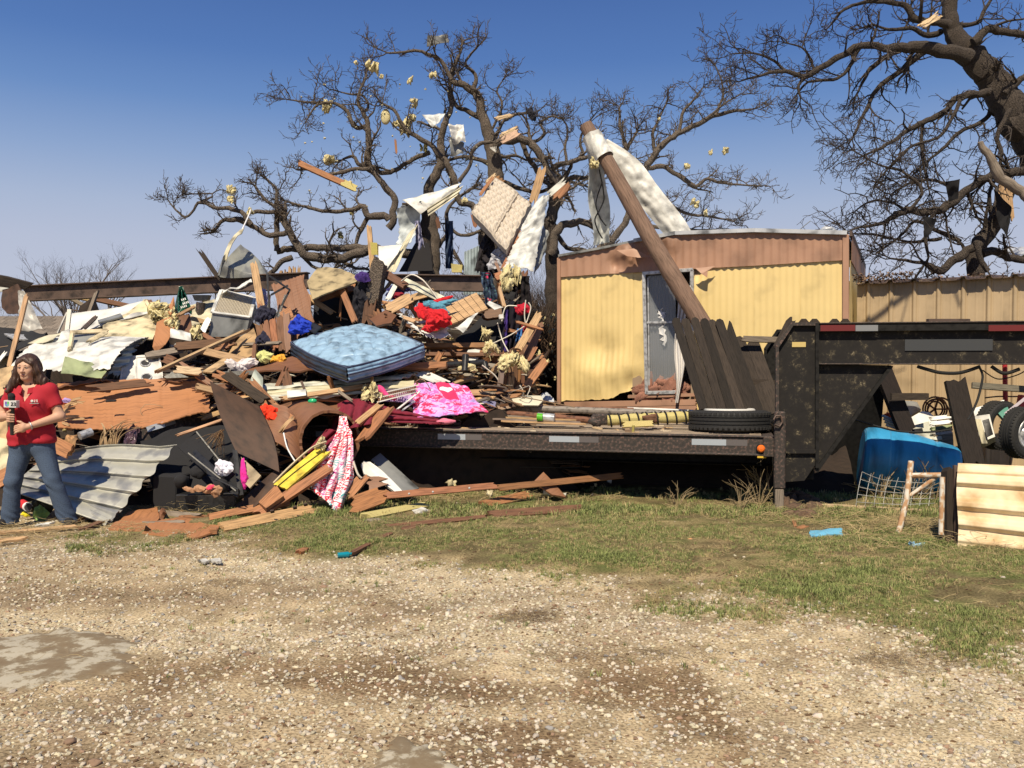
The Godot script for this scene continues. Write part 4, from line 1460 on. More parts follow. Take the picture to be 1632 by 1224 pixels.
func right_tree() -> void:
	var d:=14.6
	var base:=P(1790,500,d)
	base.y=0
	var t:=thing("leaning_oak","dark bare oak leaning in over the metal shed at the right edge","tree",base)
	var f:=Geo.new()
	var B: Material=M.bark_dark
	limb(t,f,B,[[1800,740,74],[1760,430,66],[1700,310,60],[1632,208,52],[1604,162,48],[1571,112,44],[1538,82,38],[1520,55,28],[1513,30,24],[1516,-20,20],[1522,-70,14]],d,{"name": "trunk","from": 0.42,"step": 0.3})
	limb(t,f,B,[[1545,92,24],[1520,84,23],[1498,81,22],[1475,76,20],[1454,74,18],[1430,77,14],[1417,77,13],[1390,74,11],[1369,74,11],[1348,86,10],[1329,96,10],[1305,110,9],[1284,121,9],[1260,115,7],[1237,114,6],[1205,122,4],[1178,130,2]],d - 0.3,{"from": 0.2,"step": 0.15})
	limb(t,f,B,[[1284,121,6],[1272,138,5],[1276,155,3]],d - 0.3,{"from": 0.2,"step": 0.14})
	limb(t,f,B,[[1300,114,5],[1290,92,4],[1278,76,3],[1250,68,2]],d - 0.2,{"from": 0.1,"step": 0.14})
	limb(t,f,B,[[1255,115,5],[1230,95,4],[1200,85,3],[1166,86,2]],d - 0.1,{"from": 0.1,"step": 0.14})
	limb(t,f,B,[[1579,147,12],[1550,150,11],[1527,156,10],[1501,180,10],[1480,193,9],[1461,199,8],[1440,212,7],[1424,224,6],[1400,238,5],[1380,246,3]],d - 0.6,{"from": 0.15,"step": 0.15,"droop": -0.1})
	limb(t,f,B,[[1475,80,12],[1455,95,11],[1443,107,10],[1420,122,8],[1395,147,7],[1375,185,5],[1358,222,3]],d+0.2,{"from": 0.15,"step": 0.15,"droop": -0.25})
	limb(t,f,B,[[1435,80,9],[1410,92,8],[1387,110,7],[1375,130,5],[1366,150,3]],d+0.4,{"from": 0.15,"step": 0.15,"droop": -0.25})
	limb(t,f,B,[[1370,76,7],[1355,105,6],[1330,126,5],[1290,130,4],[1270,150,3]],d+0.2,{"from": 0.15,"step": 0.16})
	limb(t,f,B,[[1515,40,14],[1495,36,12],[1461,32,10],[1443,10,9],[1400,2,7],[1351,11,5],[1330,32,4],[1318,46,2]],d - 0.4,{"from": 0.1,"step": 0.15})
	limb(t,f,B,[[1500,50,10],[1478,55,9],[1450,45,7],[1420,48,5],[1390,38,3]],d+0.3,{"from": 0.1,"step": 0.15})
	limb(t,f,B,[[1551,68,16],[1562,55,14],[1571,46,13],[1600,48,12],[1632,56,11],[1680,50,8]],d - 0.3,{"from": 0.2,"step": 0.2})
	limb(t,f,B,[[1530,40,8],[1560,34,7],[1570,15,6],[1585,-10,4]],d,{"from": 0.1,"step": 0.2})
	limb(t,f,B,[[1600,150,12],[1620,130,11],[1650,110,8]],d - 0.2,{"from": 0.2,"step": 0.2})
	limb(t,f,B,[[1585,152,8],[1570,190,7],[1530,210,6],[1500,240,5],[1470,262,3]],d+0.3,{"from": 0.15,"step": 0.14,"droop": -0.2})
	limb(t,f,B,[[1610,175,8],[1590,215,7],[1595,260,6],[1560,300,4]],d - 0.5,{"from": 0.15,"step": 0.15,"droop": -0.2})
	limb(t,f,B,[[1470,200,6],[1470,250,5],[1480,300,3]],d - 0.2,{"from": 0.1,"step": 0.14,"droop": -0.3})
	limb(t,f,B,[[1530,160,6],[1500,215,5],[1450,235,4],[1410,275,3]],d - 0.9,{"from": 0.1,"step": 0.14,"droop": -0.2})
	part("twigs",f,M.twig_dark,t).set_meta("kind","stuff")
	# a limb that reaches forward over the yard, above the picture; its shadow lies on the shed wall
	var to:=Vector3(-0.159,0.788,0.595)
	for q in [[[[1650,470,12],[1600,492,12],[1560,508,12],[1520,492,12.1],[1488,488,12.2],[1444,494,12.3],[1400,512,12.4],[1370,525,12.5]],0.045],[[[1560,508,12],[1580,500,11.9],[1632,486,11.7]],0.03],[[[1488,488,12.2],[1470,470,12.3],[1462,440,12.4]],0.02],[[[1500,490,12.2],[1506,508,12.2],[1520,540,12.1]],0.02],[[[1444,494,12.3],[1420,600,12.3],[1440,610,12.3]],0.012],[[[1540,500,12.1],[1528,460,12.2],[1520,436,12.2]],0.016]]:
		var g:=Geo.new()
		var pts:=[]
		var rad:=[]
		for i in q[0].size():
			pts.append(P(q[0][i][0],q[0][i][1],q[0][i][2])+to*(6.5+0.1*i))
			rad.append(q[1]*(1.0 - 0.6*i/q[0].size()))
		wire(g,pts,q[1]*0.8)
		part("limb",g,B,t)
	# a second, lower trunk behind the shed
	base=P(1565,520,d - 0.4)
	base.y=0
	t=thing("broken_oak","dark broken oak with splintered stub and low spreading limbs behind the shed roof","tree",base)
	f=Geo.new()
	d-=0.4
	limb(t,f,B,[[1556,640,30],[1557,480,28],[1557,400,26],[1576,372,24],[1588,345,22],[1600,318,22],[1604,308,24]],d,{"name": "trunk","from": 0.6,"step": 0.3,"broken": true})
	limb(t,f,B,[[1660,265,14],[1632,272,14],[1600,276,13],[1571,283,12],[1545,300,12],[1527,316,12],[1510,330,14],[1498,336,13],[1470,336,13],[1443,335,11],[1420,348,8],[1402,357,6],[1370,362,4],[1345,372,2]],d - 0.2,{"from": 0.15,"step": 0.15,"droop": -0.1})
	limb(t,f,B,[[1560,388,16],[1540,402,15],[1515,418,14],[1498,430,13],[1470,420,6],[1420,412,3]],d - 0.3,{"from": 0.4,"step": 0.2})
	limb(t,f,B,[[1565,405,14],[1580,400,13],[1610,412,12],[1650,415,10]],d - 0.1,{"from": 0.3,"step": 0.2})
	limb(t,f,B,[[1554,385,9],[1562,410,9],[1575,432,9]],d - 0.5,{"from": 0.5,"broken": true})
	limb(t,f,B,[[1530,385,8],[1500,370,7],[1460,352,5],[1440,372,4],[1410,395,3]],d+0.2,{"from": 0.1,"step": 0.14})
	limb(t,f,B,[[1490,336,7],[1475,370,6],[1480,410,4]],d - 0.4,{"from": 0.1,"step": 0.14,"droop": -0.2})
	limb(t,f,B,[[1448,336,6],[1470,305,5],[1440,275,4],[1400,262,3],[1360,240,2]],d - 0.6,{"from": 0.1,"step": 0.14})
	limb(t,f,B,[[1530,316,6],[1500,290,5],[1455,290,4],[1420,310,3]],d,{"from": 0.1,"step": 0.14})
	limb(t,f,B,[[1443,336,5],[1420,322,4],[1385,322,3],[1360,340,2]],d+0.1,{"from": 0.1,"step": 0.14})
	limb(t,f,B,[[1500,380,6],[1450,385,4],[1400,375,3],[1352,372,2]],d+0.4,{"from": 0.1,"step": 0.14})
	part("twigs",f,M.twig_dark,t).set_meta("kind","stuff")
	var g:=Geo.new()
	var s:=spine([[1562,226,9],[1580,256,13],[1600,284,16],[1632,312,17],[1680,350,18]],d - 0.9)
	tube(g,s[0],s[1],10)
	part("pale_stub",g,M.wood_grey,t)
	g=Geo.new()
	for k in 12:
		var x:=rr(1590,1616)
		plank(g,P(x,345+rr(-8,8),d - 0.3),P(x+rr(-6,6),rr(293,312),d - 0.3),0.05,0.03,Vector3(0,0,1),0.05)
	part("splintered_wood",g,M.wood_tan,t)
	# raw wound high on the leaning oak
	g=Geo.new()
	for k in 5:
		plank(g,P(1496+rr(-4,4),24+rr(-4,4),14.0),P(1466+rr(-4,8),40+rr(-3,3),13.9),0.05,0.02,Vector3(0,0.3,0.9),0.08)
	solo("broken_branch","pale freshly snapped branch end high in the leaning oak","branch",g,M.wood_pale)
	# torn black plastic caught on the limbs
	for q in [[[1506,290],[1530,285],[1527,316],[1512,322],"small torn black plastic sheet snagged on the broken oak's long limb"],[[1585,300],[1612,330],[1602,378],[1590,355],"long torn black plastic hanging under the splintered oak stub"],[[1470,345],[1492,350],[1484,372],[1474,380],"pointed black plastic scrap dangling low over the shed roof"]]:
		g=Geo.new()
		panel(g,[[q[0][0],q[0][1],d - 0.7],[q[1][0],q[1][1],d - 0.8],[q[2][0],q[2][1],d - 0.7],[q[3][0],q[3][1],d - 0.6]],0.004,0.12,3)
		solo("black_plastic",q[4],"plastic sheet",g,M.black_cloth)
	g=Geo.new()
	sheet(g,[P(1590,410,17),P(1640,412,16.5),P(1640,392,17.5),P(1604,396,18)],14,10,0.004,{"crumple": 0.14})
	solo("crumpled_sheet","crumpled silver sheet behind the broken oak above the shed","metal sheet",g,M.roof_metal)

# ================= trailer
var tr_o:=Vector3(2.69,0.84,-9.1)          # deck front edge at its right end
var tr_t:=Vector3(0.9738,0,0.2274)         # along the trailer, to the right
var tr_n:=Vector3(0.2274,0,-0.9738)        # across it, away

func T(t: float,y: float,n: float) -> Vector3:
	# metres along (right end 0, left negative), height, inwards
	return Vector3(tr_o.x,0,tr_o.z)+tr_t*t+tr_n*n+Vector3.UP*y

func TX(x: float,n:=0.0) -> float:
	# how far along the trailer a picture column lies
	var p:=on_plane(x,600,Vector3(tr_o.x,0,tr_o.z)+tr_n*n,tr_n)
	return (p - Vector3(tr_o.x,0,tr_o.z)).dot(tr_t)

func TP(x: float,y: float,n:=0.0) -> Vector3:
	return on_plane(x,y,Vector3(tr_o.x,0,tr_o.z)+tr_n*n,tr_n)

func tbar(g: Geo,t0: float,y0: float,n0: float,t1: float,y1: float,n1: float,b:=0.008) -> void:
	var c:=T((t0+t1)/2,(y0+y1)/2,(n0+n1)/2)
	box(g,Transform3D(Basis(tr_t,Vector3.UP,tr_t.cross(Vector3.UP)),c),Vector3(absf(t1 - t0),absf(y1 - y0),absf(n1 - n0)),b)

func plate(g: Geo,q: Array,n0: float,n1: float) -> void:
	# an upright plate in the trailer's side plane from picture corners
	var p2:=PackedVector2Array()
	var near:=[]
	var far:=[]
	for k in q:
		var p:=TP(k[0],k[1],0.0)
		var o:=Vector3(tr_o.x,0,tr_o.z)
		near.append(p+tr_n*n0)
		far.append(p+tr_n*n1)
		p2.append(Vector2((p - o).dot(tr_t),p.y))
	var tr:=Geometry2D.triangulate_polygon(p2)
	for side in 2:
		var l: Array=far if side else near
		var id:=[]
		for i in l.size():
			id.append(g.vert(l[i],p2[i]))
		for i in range(0,tr.size(),3):
			if side:
				g.tri(id[tr[i]],id[tr[i+1]],id[tr[i+2]])
			else:
				g.tri(id[tr[i+2]],id[tr[i+1]],id[tr[i]])
	for i in near.size():
		var j:=(i+1) % near.size()
		g.face(near[i],near[j],far[j],far[i])

func trailer() -> void:
	var r:=thing("gooseneck_trailer","black flatbed gooseneck trailer with worn wooden deck in front of the mobile home","trailer",T(-2.0,0,1.2))
	var g:=Geo.new()
	var L0:=-7.2
	# deck boards along the bed
	var n:=0.10
	var k:=0
	while n<2.35:
		g=Geo.new()
		var a:=L0 - 0.0
		g.tint=Color(1,1,1)*rr(0.75,1.2)
		plank(g,T(a,0.78+rr(-0.004,0.004),n+0.07),T(-0.03,0.78+rr(-0.004,0.004),n+0.07),0.138,0.04,Vector3.UP,0.01)
		part("deck_board",g,M.deck_wood,r)
		n+=0.146
	# side rails: channel with lips
	g=Geo.new()
	tbar(g,L0,0.80,-0.005,0.05,0.78,0.085)
	tbar(g,L0,0.78,0.015,0.05,0.60,0.03)
	tbar(g,L0,0.61,-0.005,0.05,0.585,0.085)
	part("side_rail",g,M.trailer_rust,r)
	g=Geo.new()
	tbar(g,L0,0.80,2.36,0.05,0.60,2.44)
	part("side_rail",g,M.trailer_black,r)
	g=Geo.new()
	tbar(g,-0.02,0.797,-0.02,0.10,0.58,2.44)
	part("head_rail",g,M.trailer_rust,r)
	# frame beneath
	for nn in [0.55,1.85]:
		g=Geo.new()
		tbar(g,L0,0.735,nn - 0.09,0.6,0.72,nn+0.09)
		tbar(g,L0,0.72,nn - 0.008,0.6,0.44,nn+0.008)
		tbar(g,L0,0.44,nn - 0.09,0.6,0.425,nn+0.09)
		part("frame_beam",g,M.trailer_black,r)
	for i in 18:
		var t:=-0.3 - i*0.405
		g=Geo.new()
		tbar(g,t - 0.004,0.765,0.03,t+0.004,0.675,2.36)
		tbar(g,t - 0.03,0.68,0.03,t+0.03,0.673,2.36)
		part("cross_member",g,M.trailer_black,r)
	# wheels under the bed
	for q in [-5.4,-6.3]:
		for nn in [0.35,1.9]:
			var w:=Geo.new()
			tyre_shape(w,Transform3D(Basis(tr_n,tr_n.cross(tr_t),-tr_t).orthonormalized()*Basis(Vector3.FORWARD,PI/2),T(q,0.40,nn)),0.40,0.22)
			var wh:=part("wheel",w,M.rubber,r)
			w=Geo.new()
			lathe(w,Transform3D(Basis(tr_n,tr_n.cross(tr_t),-tr_t).orthonormalized()*Basis(Vector3.FORWARD,PI/2),T(q,0.40,nn)),[[0.03,-0.10],[0.03,0.08],[0.12,0.06],[0.20,0.04],[0.21,0.1]],20)
			part("rim",w,M.trailer_black,r,wh)
	g=Geo.new()
	tbar(g,-6.36,0.46,0.2,-6.24,0.34,2.1)
	tbar(g,-5.46,0.46,0.2,-5.34,0.34,2.1)
	part("axle",g,M.trailer_black,r)
	# reflective tape along the rail
	for q in [[1103,1158,0.55],[1158,1192,0.12],[875,923,0.55],[923,954,0.12],[697,741,0.55],[741,767,0.13],[502,527,0.55],[1224,1231,0.35]]:
		g=Geo.new()
		g.tint=Color(0.36,0.40,0.45) if q[2]>0.3 else Color(0.11,0.10,0.10)
		var t0:=TX(q[0])
		var t1:=TX(q[1])
		tbar(g,t0,0.755,0.012,t1,0.69,0.0145,0.0)
		part("reflective_tape",g,M.glossy if q[2]>0.3 else M.plain,r)
	# marker lamp at the corner
	g=Geo.new()
	var lp:=TP(1213,715,-0.01)
	lathe(g,Transform3D(Basis(tr_t,-tr_n,Vector3.UP),lp),[[0.0,0.028],[0.028,0.024],[0.042,0.008],[0.048,0.0],[0.048,-0.03]],18)
	g.tint=Color(0.75,0.16,0.02)
	var g2:=Geo.new()
	g2.tint=Color(0.75,0.16,0.02)
	lathe(g2,Transform3D(Basis(tr_t,-tr_n,Vector3.UP),lp),[[0.0,0.028],[0.028,0.024],[0.042,0.008]],18)
	var lens:=part("marker_lamp",g2,M.glossy,r)
	g2=Geo.new()
	lathe(g2,Transform3D(Basis(tr_t,-tr_n,Vector3.UP),lp),[[0.042,0.010],[0.050,0.006],[0.050,-0.03],[0.0,-0.03]],18)
	part("lamp_ring",g2,M.trailer_black,r,lens)
	g=Geo.new()
	g.tint=Color(0.62,0.40,0.04)
	tbar(g,TX(1208),0.60,0.0,TX(1222),0.565,0.012,0.002)
	part("yellow_bracket",g,M.plain,r)
	# gooseneck: riser on the near side and one on the far side
	for far in 2:
		var o:=2.05 if far else 0.0
		var mm: Material=M.trailer_black if far else M.trailer_muddy
		g=Geo.new()
		plate(g,[[1237,552],[1262,515],[1304,515],[1304,728],[1294,740],[1281,764],[1237,764]],o+0.02,o+0.035)
		part("riser_plate",g,mm,r)
		g=Geo.new()
		plate(g,[[1237,554],[1241,554],[1264,519],[1304,519],[1304,514],[1261,514],[1236,551]],o - 0.03,o+0.09)
		plate(g,[[1236,551],[1241,554],[1241,764],[1236,764]],o - 0.03,o+0.09)
		part("riser_flange",g,M.trailer_rust if not far else M.trailer_black,r)
		g=Geo.new()
		plate(g,[[1299,515],[1304.5,515],[1304.5,745],[1299,745]],o - 0.045,o+0.1)
		part("riser_flange",g,M.trailer_black,r)
		g=Geo.new()
		plate(g,[[1305,580],[1418,582],[1300,748]],o+0.02,o+0.035)
		part("gusset_plate",g,mm,r)
		g=Geo.new()
		plate(g,[[1418,582],[1423,584],[1303,753],[1298,749]],o - 0.02,o+0.07)
		part("gusset_flange",g,M.trailer_black,r)
		# neck: an I beam running out of frame
		var e:=TX(1780)
		g=Geo.new()
		var y0:=TP(1304,514.5).y
		var y1:=TP(1304,581).y
		var t0:=TX(1304)
		tbar(g,t0,y0,o - 0.06,e,y0 - 0.014,o+0.12,0.004)
		tbar(g,t0,y1+0.014,o - 0.06,e,y1,o+0.12,0.004)
		part("neck_flange",g,M.trailer_rust if not far else M.trailer_black,r)
		g=Geo.new()
		tbar(g,t0,y0 - 0.014,o+0.024,e,y1+0.014,o+0.036,0.0)
		part("neck_web",g,mm,r)
		g=Geo.new()
		tbar(g,t0,y0 - 0.016,o - 0.045,e,y0 - 0.09,o - 0.037,0.0)
		part("neck_trim",g,M.trailer_black,r)
		if not far:
			g=Geo.new()
			tbar(g,e - 0.25,y0+0.02,0.95,e - 0.1,0.95,1.1)
			part("coupler_post",g,M.trailer_black,r)
			g=Geo.new()
			tbar(g,e - 0.2,y0 - 0.02,0.0,e,y1,2.1)
			part("nose_beam",g,M.trailer_black,r)
	g=Geo.new()
	tbar(g,TX(1304),1.95,2.04,TX(1304)+0.1,1.6,0.12)
	part("cross_beam",g,M.trailer_black,r)
	# lower box and cross member between risers
	g=Geo.new()
	plate(g,[[1252,722],[1300,722],[1300,740],[1282,766],[1252,768]],0.0,0.018)
	plate(g,[[1252,716],[1302,716],[1302,722],[1252,722]],-0.04,0.05)
	part("step_plate",g,M.trailer_muddy,r)
	g=Geo.new()
	tbar(g,TX(1240),0.86,0.1,TX(1300),0.34,2.05)
	part("head_box",g,M.trailer_black,r)
	# red and white tape on the neck, data plate and faded lettering panel
	for q in [[1306,1361,Color(0.13,0.014,0.014)],[1361.5,1397,Color(0.2,0.21,0.22)],[1572,1630,Color(0.13,0.014,0.014)],[1630.5,1680,Color(0.2,0.21,0.22)]]:
		g=Geo.new()
		g.tint=q[2]
		var a:=TP(q[0],518.5)
		var b:=TP(q[0],528)
		tbar(g,TX(q[0]),a.y,-0.050,TX(q[1]),b.y,-0.047,0.0)
		part("reflective_tape",g,M.paint,r)
	g=Geo.new()
	g.tint=Color(0.55,0.42,0.16)
	tbar(g,TX(1262),TP(1270,545).y,0.012,TX(1284),TP(1270,553).y,0.018,0.0)
	part("yellow_label",g,M.paint,r)
	g=Geo.new()
	g.tint=Color(0.045,0.048,0.054)
	tbar(g,TX(1442),TP(1442,541).y,0.012,TX(1582),TP(1442,559).y,0.020,0.0)
	part("faded_panel",g,M.paint,r)
	# jack leg at the corner
	g=Geo.new()
	tbar(g,TX(1233.5),1.07,-0.13,TX(1251.5),0.26,-0.035,0.012)
	var jack:=part("jack_leg",g,M.trailer_rust,r)
	g=Geo.new()
	tbar(g,TX(1235.5),0.26,-0.12,TX(1249.5),0.0,-0.045,0.008)
	part("inner_tube",g,M.wood_grey,r,jack)
	g=Geo.new()
	var hk:=TP(1241,672,-0.16)
	tube(g,[hk+Vector3(-0.05,0.02,0),hk+Vector3(-0.03,0.06,0),hk+Vector3(0.02,0.06,0),hk+Vector3(0.04,0,0),hk+Vector3(0.01,-0.05,0),hk+Vector3(-0.04,-0.03,0)],[0.012],6)
	part("hook",g,M.steel_brown,r,jack)
	# hoses slung under the neck
	for q in [[[[1462,584],[1500,594],[1530,594],[1562,584]],0.018,0.0],[[[1580,584],[1600,595],[1625,588]],0.018,0.0],[[[1560,584],[1566,600],[1560,630],[1548,660],[1543,668]],0.012,0.02],[[[1566,590],[1590,604],[1620,598],[1650,580]],0.006,0.05],[[[1358,668],[1400,680],[1440,688],[1490,688],[1518,684]],0.010,0.3]]:
		g=Geo.new()
		var pts:=[]
		for p in q[0]:
			pts.append(TP(p[0],p[1],q[2]))
		wire(g,pts,q[1],0.0,7)
		part("hose",g,M.rubber,r)
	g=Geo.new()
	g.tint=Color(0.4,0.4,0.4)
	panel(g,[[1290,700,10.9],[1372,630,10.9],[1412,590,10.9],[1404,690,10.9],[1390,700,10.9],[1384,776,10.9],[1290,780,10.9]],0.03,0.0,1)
	part("added_shade_plate",g,M.trailer_black,r)  # added plate, tinted near black for the deep shade behind the gusset
	# added dark bank blocking the light behind the bed, so the underside stays black
	g=Geo.new()
	g.tint=Color(0.6,0.5,0.42)
	var heap:=func(u: float,v: float) -> Vector3:
		var t:=lerpf(-5.5,1.1,u)
		var bulge:=sin(v*PI)
		return T(t,0.74*pow(bulge,0.7)*(0.9+0.35*nz.get_noise_2d(t*40,v*60))*(1 - 0.25*smoothstep(0.0,1.1,t)) - 0.02,lerpf(1.3,3.6,v)+0.25*nz.get_noise_2d(t*20,5))
	grid(g,heap,80,20,0.0,6,2)
	kind("added_dark_bank",g,M.wood_dark,"stuff")
	# dovetail at the back, bent down to the left
	g=Geo.new()
	beam(g,P(213,702,9.72),P(292,674,10.0),0.17,0.05,Vector3(0.1,0,1),0.006)
	beam(g,P(290,675,10.0),P(378,668,10.45),0.17,0.05,Vector3(0.1,0,1),0.006)
	part("dovetail_rail",g,M.trailer_rust,r)
	g=Geo.new()
	g.tint=Color(0.40,0.44,0.50)
	beam(g,P(234,684.5,9.74),P(262,676,9.83),0.065,0.06,Vector3(0.1,0,1))
	part("reflective_tape",g,M.glossy,r)
	g=Geo.new()
	g.tint=Color(0.20,0.19,0.17)
	beam(g,P(262,676,9.83),P(278,671,9.90),0.065,0.06,Vector3(0.1,0,1))
	part("reflective_tape",g,M.plain,r)

func tyre_shape(g: Geo,xf: Transform3D,r: float,w: float) -> void:
	# a tyre on its side: axis along local y
	var h:=w/2
	var tread:=[]
	lathe(g,xf,[[r*0.60,h*0.75],[r*0.66,h*0.92],[r*0.80,h],[r*0.90,h*0.95],[r*0.965,h*0.82],[r,h*0.62],[r,h*0.40]],48)
	lathe(g,xf,[[r,h*0.40],[r*0.975,h*0.36],[r*0.975,h*0.30],[r,h*0.26],[r,h*0.06],[r*0.975,h*0.04],[r*0.975,-h*0.04],[r,-h*0.06],[r,-h*0.26],[r*0.975,-h*0.30],[r*0.975,-h*0.36],[r,-h*0.40]],48)
	lathe(g,xf,[[r,-h*0.40],[r,-h*0.62],[r*0.965,-h*0.82],[r*0.90,-h*0.95],[r*0.80,-h],[r*0.66,-h*0.92],[r*0.60,-h*0.75]],48)
	# shoulder blocks
	for k in 48:
		for s in [-1.0,1.0]:
			var a:=TAU*(k+0.5)/48
			var b:=Basis(Vector3.UP,-a)
			box(g,xf*Transform3D(b,b*Vector3(r*0.985,s*h*0.68,0)),Vector3(r*0.05,h*0.3,TAU*r/48*0.62),0.004)

# ================= wreckage
func pl(label: String,a: Array,b: Array,w: float,t: float,m: Material,o:={}) -> void:
	var g:=Geo.new()
	var v: float=o.get("v",rr(0.8,1.15))
	g.tint=Color(v*rr(0.95,1.05),v*rr(0.92,1.06),v*rr(0.84,1.12))
	plank(g,P(a[0],a[1],a[2]),P(b[0],b[1],b[2]),w,t,o.get("f",Vector3(rr(-0.3,0.3),0.45,0.85)),o.get("rag",0.05),o.get("bow",0.0))
	solo(o.get("n","board"),label,o.get("c","board"),g,m,o.get("g",""))

func pn(called: String,label: String,cat: String,q: Array,th: float,m: Material,cr:=0.02,sub:=3,tint:=Color.WHITE,fq:=3.0) -> void:
	var g:=Geo.new()
	g.tint=tint
	panel(g,q,th,cr,sub,fq)
	solo(called,label,cat,g,m)

func sh(called: String,label: String,cat: String,q: Array,nu: int,nv: int,th: float,m: Material,o:={},tint:=Color.WHITE) -> void:
	var g:=Geo.new()
	g.tint=tint
	var c:=[]
	for k in q:
		c.append(P(k[0],k[1],k[2]))
	sheet(g,c,nu,nv,th,o)
	solo(called,label,cat,g,m)

func nth(k: int,n: int) -> String:
	return "leftmost" if k==0 else "rightmost" if k==n - 1 else ["second","third","fourth","fifth","sixth","seventh","eighth"][k - 1]

func rag_heap(called: String,label: String,cat: String,q: Array,col: Color,m: Material=null) -> void:
	# a crumpled cloth: lumps joined, each [x, y, d, rx, ry, rz] in metres
	var g:=Geo.new()
	g.tint=col
	for k in q:
		crease(g,P(k[0],k[1],k[2]),Vector3(k[3],k[4],k[5])*1.25,Basis.from_euler(Vector3(rr(-0.3,0.3),rr(-0.5,0.5),rr(-0.4,0.4))))
	solo(called,label,cat,g,m if m else M.cloth)

func hang(called: String,label: String,cat: String,a: Array,b: Array,d: float,w0: float,w1: float,col: Color,folds:=3.0,m: Material=null) -> void:
	# cloth hanging from a to b (picture points), w0 and w1 wide in px
	var g:=Geo.new()
	g.tint=col
	var sd:=rr(0,9)
	var f:=func(u: float,v: float) -> Vector3:
		var x:=lerpf(a[0],b[0],v)+(u - 0.5)*lerpf(w0,w1,v)+2.0*nz.get_noise_2d(v*60+sd*20,u*30)
		return P(x,lerpf(a[1],b[1],v),d - 0.05*sin(u*TAU*folds+v*2+sd) - 0.05*nz.get_noise_2d(u*60,v*60+sd*30))
	grid(g,f,24,24,0.006,0.4,1.0)
	solo(called,label,cat,g,m if m else M.cloth)

func mound_top(x: float,z: float) -> float:
	var d:=-z
	var h:=0.0
	if x>-2.0:
		h=0.0 if d<10.3 else lerpf(0.86,1.28,clampf((d - 10.4)/0.9,0,1))+0.6*smoothstep(11.3,13.2,d)
		h*=smoothstep(1.15,-0.3,x)
	var l:=lerpf(0.0,0.5,smoothstep(9.2,9.9,d))+0.55*smoothstep(9.9,10.9,d)+0.85*smoothstep(10.9,13.0,d)
	l*=smoothstep(-8.6,-6.6,x)
	h=lerpf(l,h,smoothstep(-2.6,-1.7,x))
	h*=1.0 - smoothstep(13.6,14.8,d)
	return h

func mound() -> void:
	var g:=Geo.new()
	var f:=func(u: float,v: float) -> Vector3:
		var x:=lerpf(-8.8,1.3,u)
		var z:=lerpf(-9.1,-14.9,v)
		var h:=mound_top(x,z)
		return Vector3(x,h*(1+0.5*nz.get_noise_2d(x*26,z*26)) - 0.08,z)
	g.tint=Color(0.6,0.5,0.42)
	grid(g,f,150,90,0.0,10,6)
	kind("debris_mound",g,M.wood_dark,"stuff")
	# small broken pieces nobody could count, all through the heap
	var shapes:=[]
	for k in 5:
		var s:=Geo.new()
		plank(s,Vector3(-0.5,0,0),Vector3(0.5,0,0),0.16 if k<3 else 0.4,0.045 if k<3 else 0.012,Vector3.UP,0.14,0.03)
		shapes.append(s.mesh())
	var cols:=[Color(0.52,0.27,0.13),Color(0.40,0.20,0.10),Color(0.58,0.38,0.2),Color(0.28,0.15,0.09),Color(0.14,0.09,0.06),Color(0.10,0.075,0.06),Color(0.5,0.44,0.36),Color(0.70,0.66,0.55),Color(0.24,0.2,0.17),Color(0.32,0.22,0.15)]
	var xf:=[[],[],[],[],[]]
	var co:=[[],[],[],[],[]]
	var made:=0
	while made<2400:
		var x:=rr(-8.2,1.2)
		var d:=rr(9.3,13.9)
		var h:=mound_top(x,-d)
		if h<0.12 or x<-4.7 and d>10.2 and rng.randf()<0.85:
			continue
		made+=1
		var k:=rng.randi() % 5
		var s:=rr(0.06,0.36) if k>2 else rr(0.06,0.55)
		var b:=Basis.from_euler(Vector3(rr(-1.1,1.1),rr(-0.9,0.9),rr(-0.55,0.55))).scaled(Vector3(s,s*0.8,s*rr(0.5,1.1)))
		xf[k].append(Transform3D(b,Vector3(x,h*(1+0.5*nz.get_noise_2d(x*26,-d*26)) - 0.05+rr(0.0,0.16),-d)))
		co[k].append(cols[rng.randi() % cols.size()]*rr(0.6,1.1))
	for k in 5:
		scatter("splintered_scraps",shapes[k],M.stone,xf[k],co[k])
	# insulation crumbs and paper scraps
	xf=[]
	co=[]
	var cg:=Geo.new()
	blob(cg,Vector3.ZERO,Vector3(0.5,0.35,0.5),0.9,20,6)
	for i in 260:
		var x:=rr(-8.0,1.3)
		var d:=rr(9.5,13.6)
		var s:=rr(0.03,0.11)
		xf.append(Transform3D(Basis.from_euler(Vector3(rr(0,6),rr(0,6),0)).scaled(Vector3.ONE*s),Vector3(x,mound_top(x,-d)+rr(0,0.15),-d)))
		co.append([Color(0.74,0.62,0.28),Color(0.78,0.76,0.7),Color(0.70,0.62,0.4)][rng.randi() % 3]*rr(0.7,1.0))
	scatter("insulation_scraps",cg.mesh(),M.stone,xf,co)

func loose_wires() -> void:
	# thin wires and strings, too tangled to count
	var g:=Geo.new()
	for i in 46:
		var x:=rr(-7.5,1.0)
		var d:=rr(9.9,13.2)
		var p:=Vector3(x,mound_top(x,-d)+rr(0.1,0.3),-d)
		g.tint=[Color(0.02,0.02,0.02),Color(0.6,0.56,0.48),Color(0.3,0.2,0.12)][i % 3]
		wire(g,[p,p+Vector3(rr(-0.3,0.3),rr(-0.1,0.25),rr(0,0.2)),p+Vector3(rr(-0.6,0.6),rr(-0.3,0.2),rr(0,0.3)),p+Vector3(rr(-0.8,0.8),rr(-0.4,0.1),rr(0,0.4))],rr(0.004,0.008),0.0,4)
	kind("loose_wires",g,M.plain,"stuff")

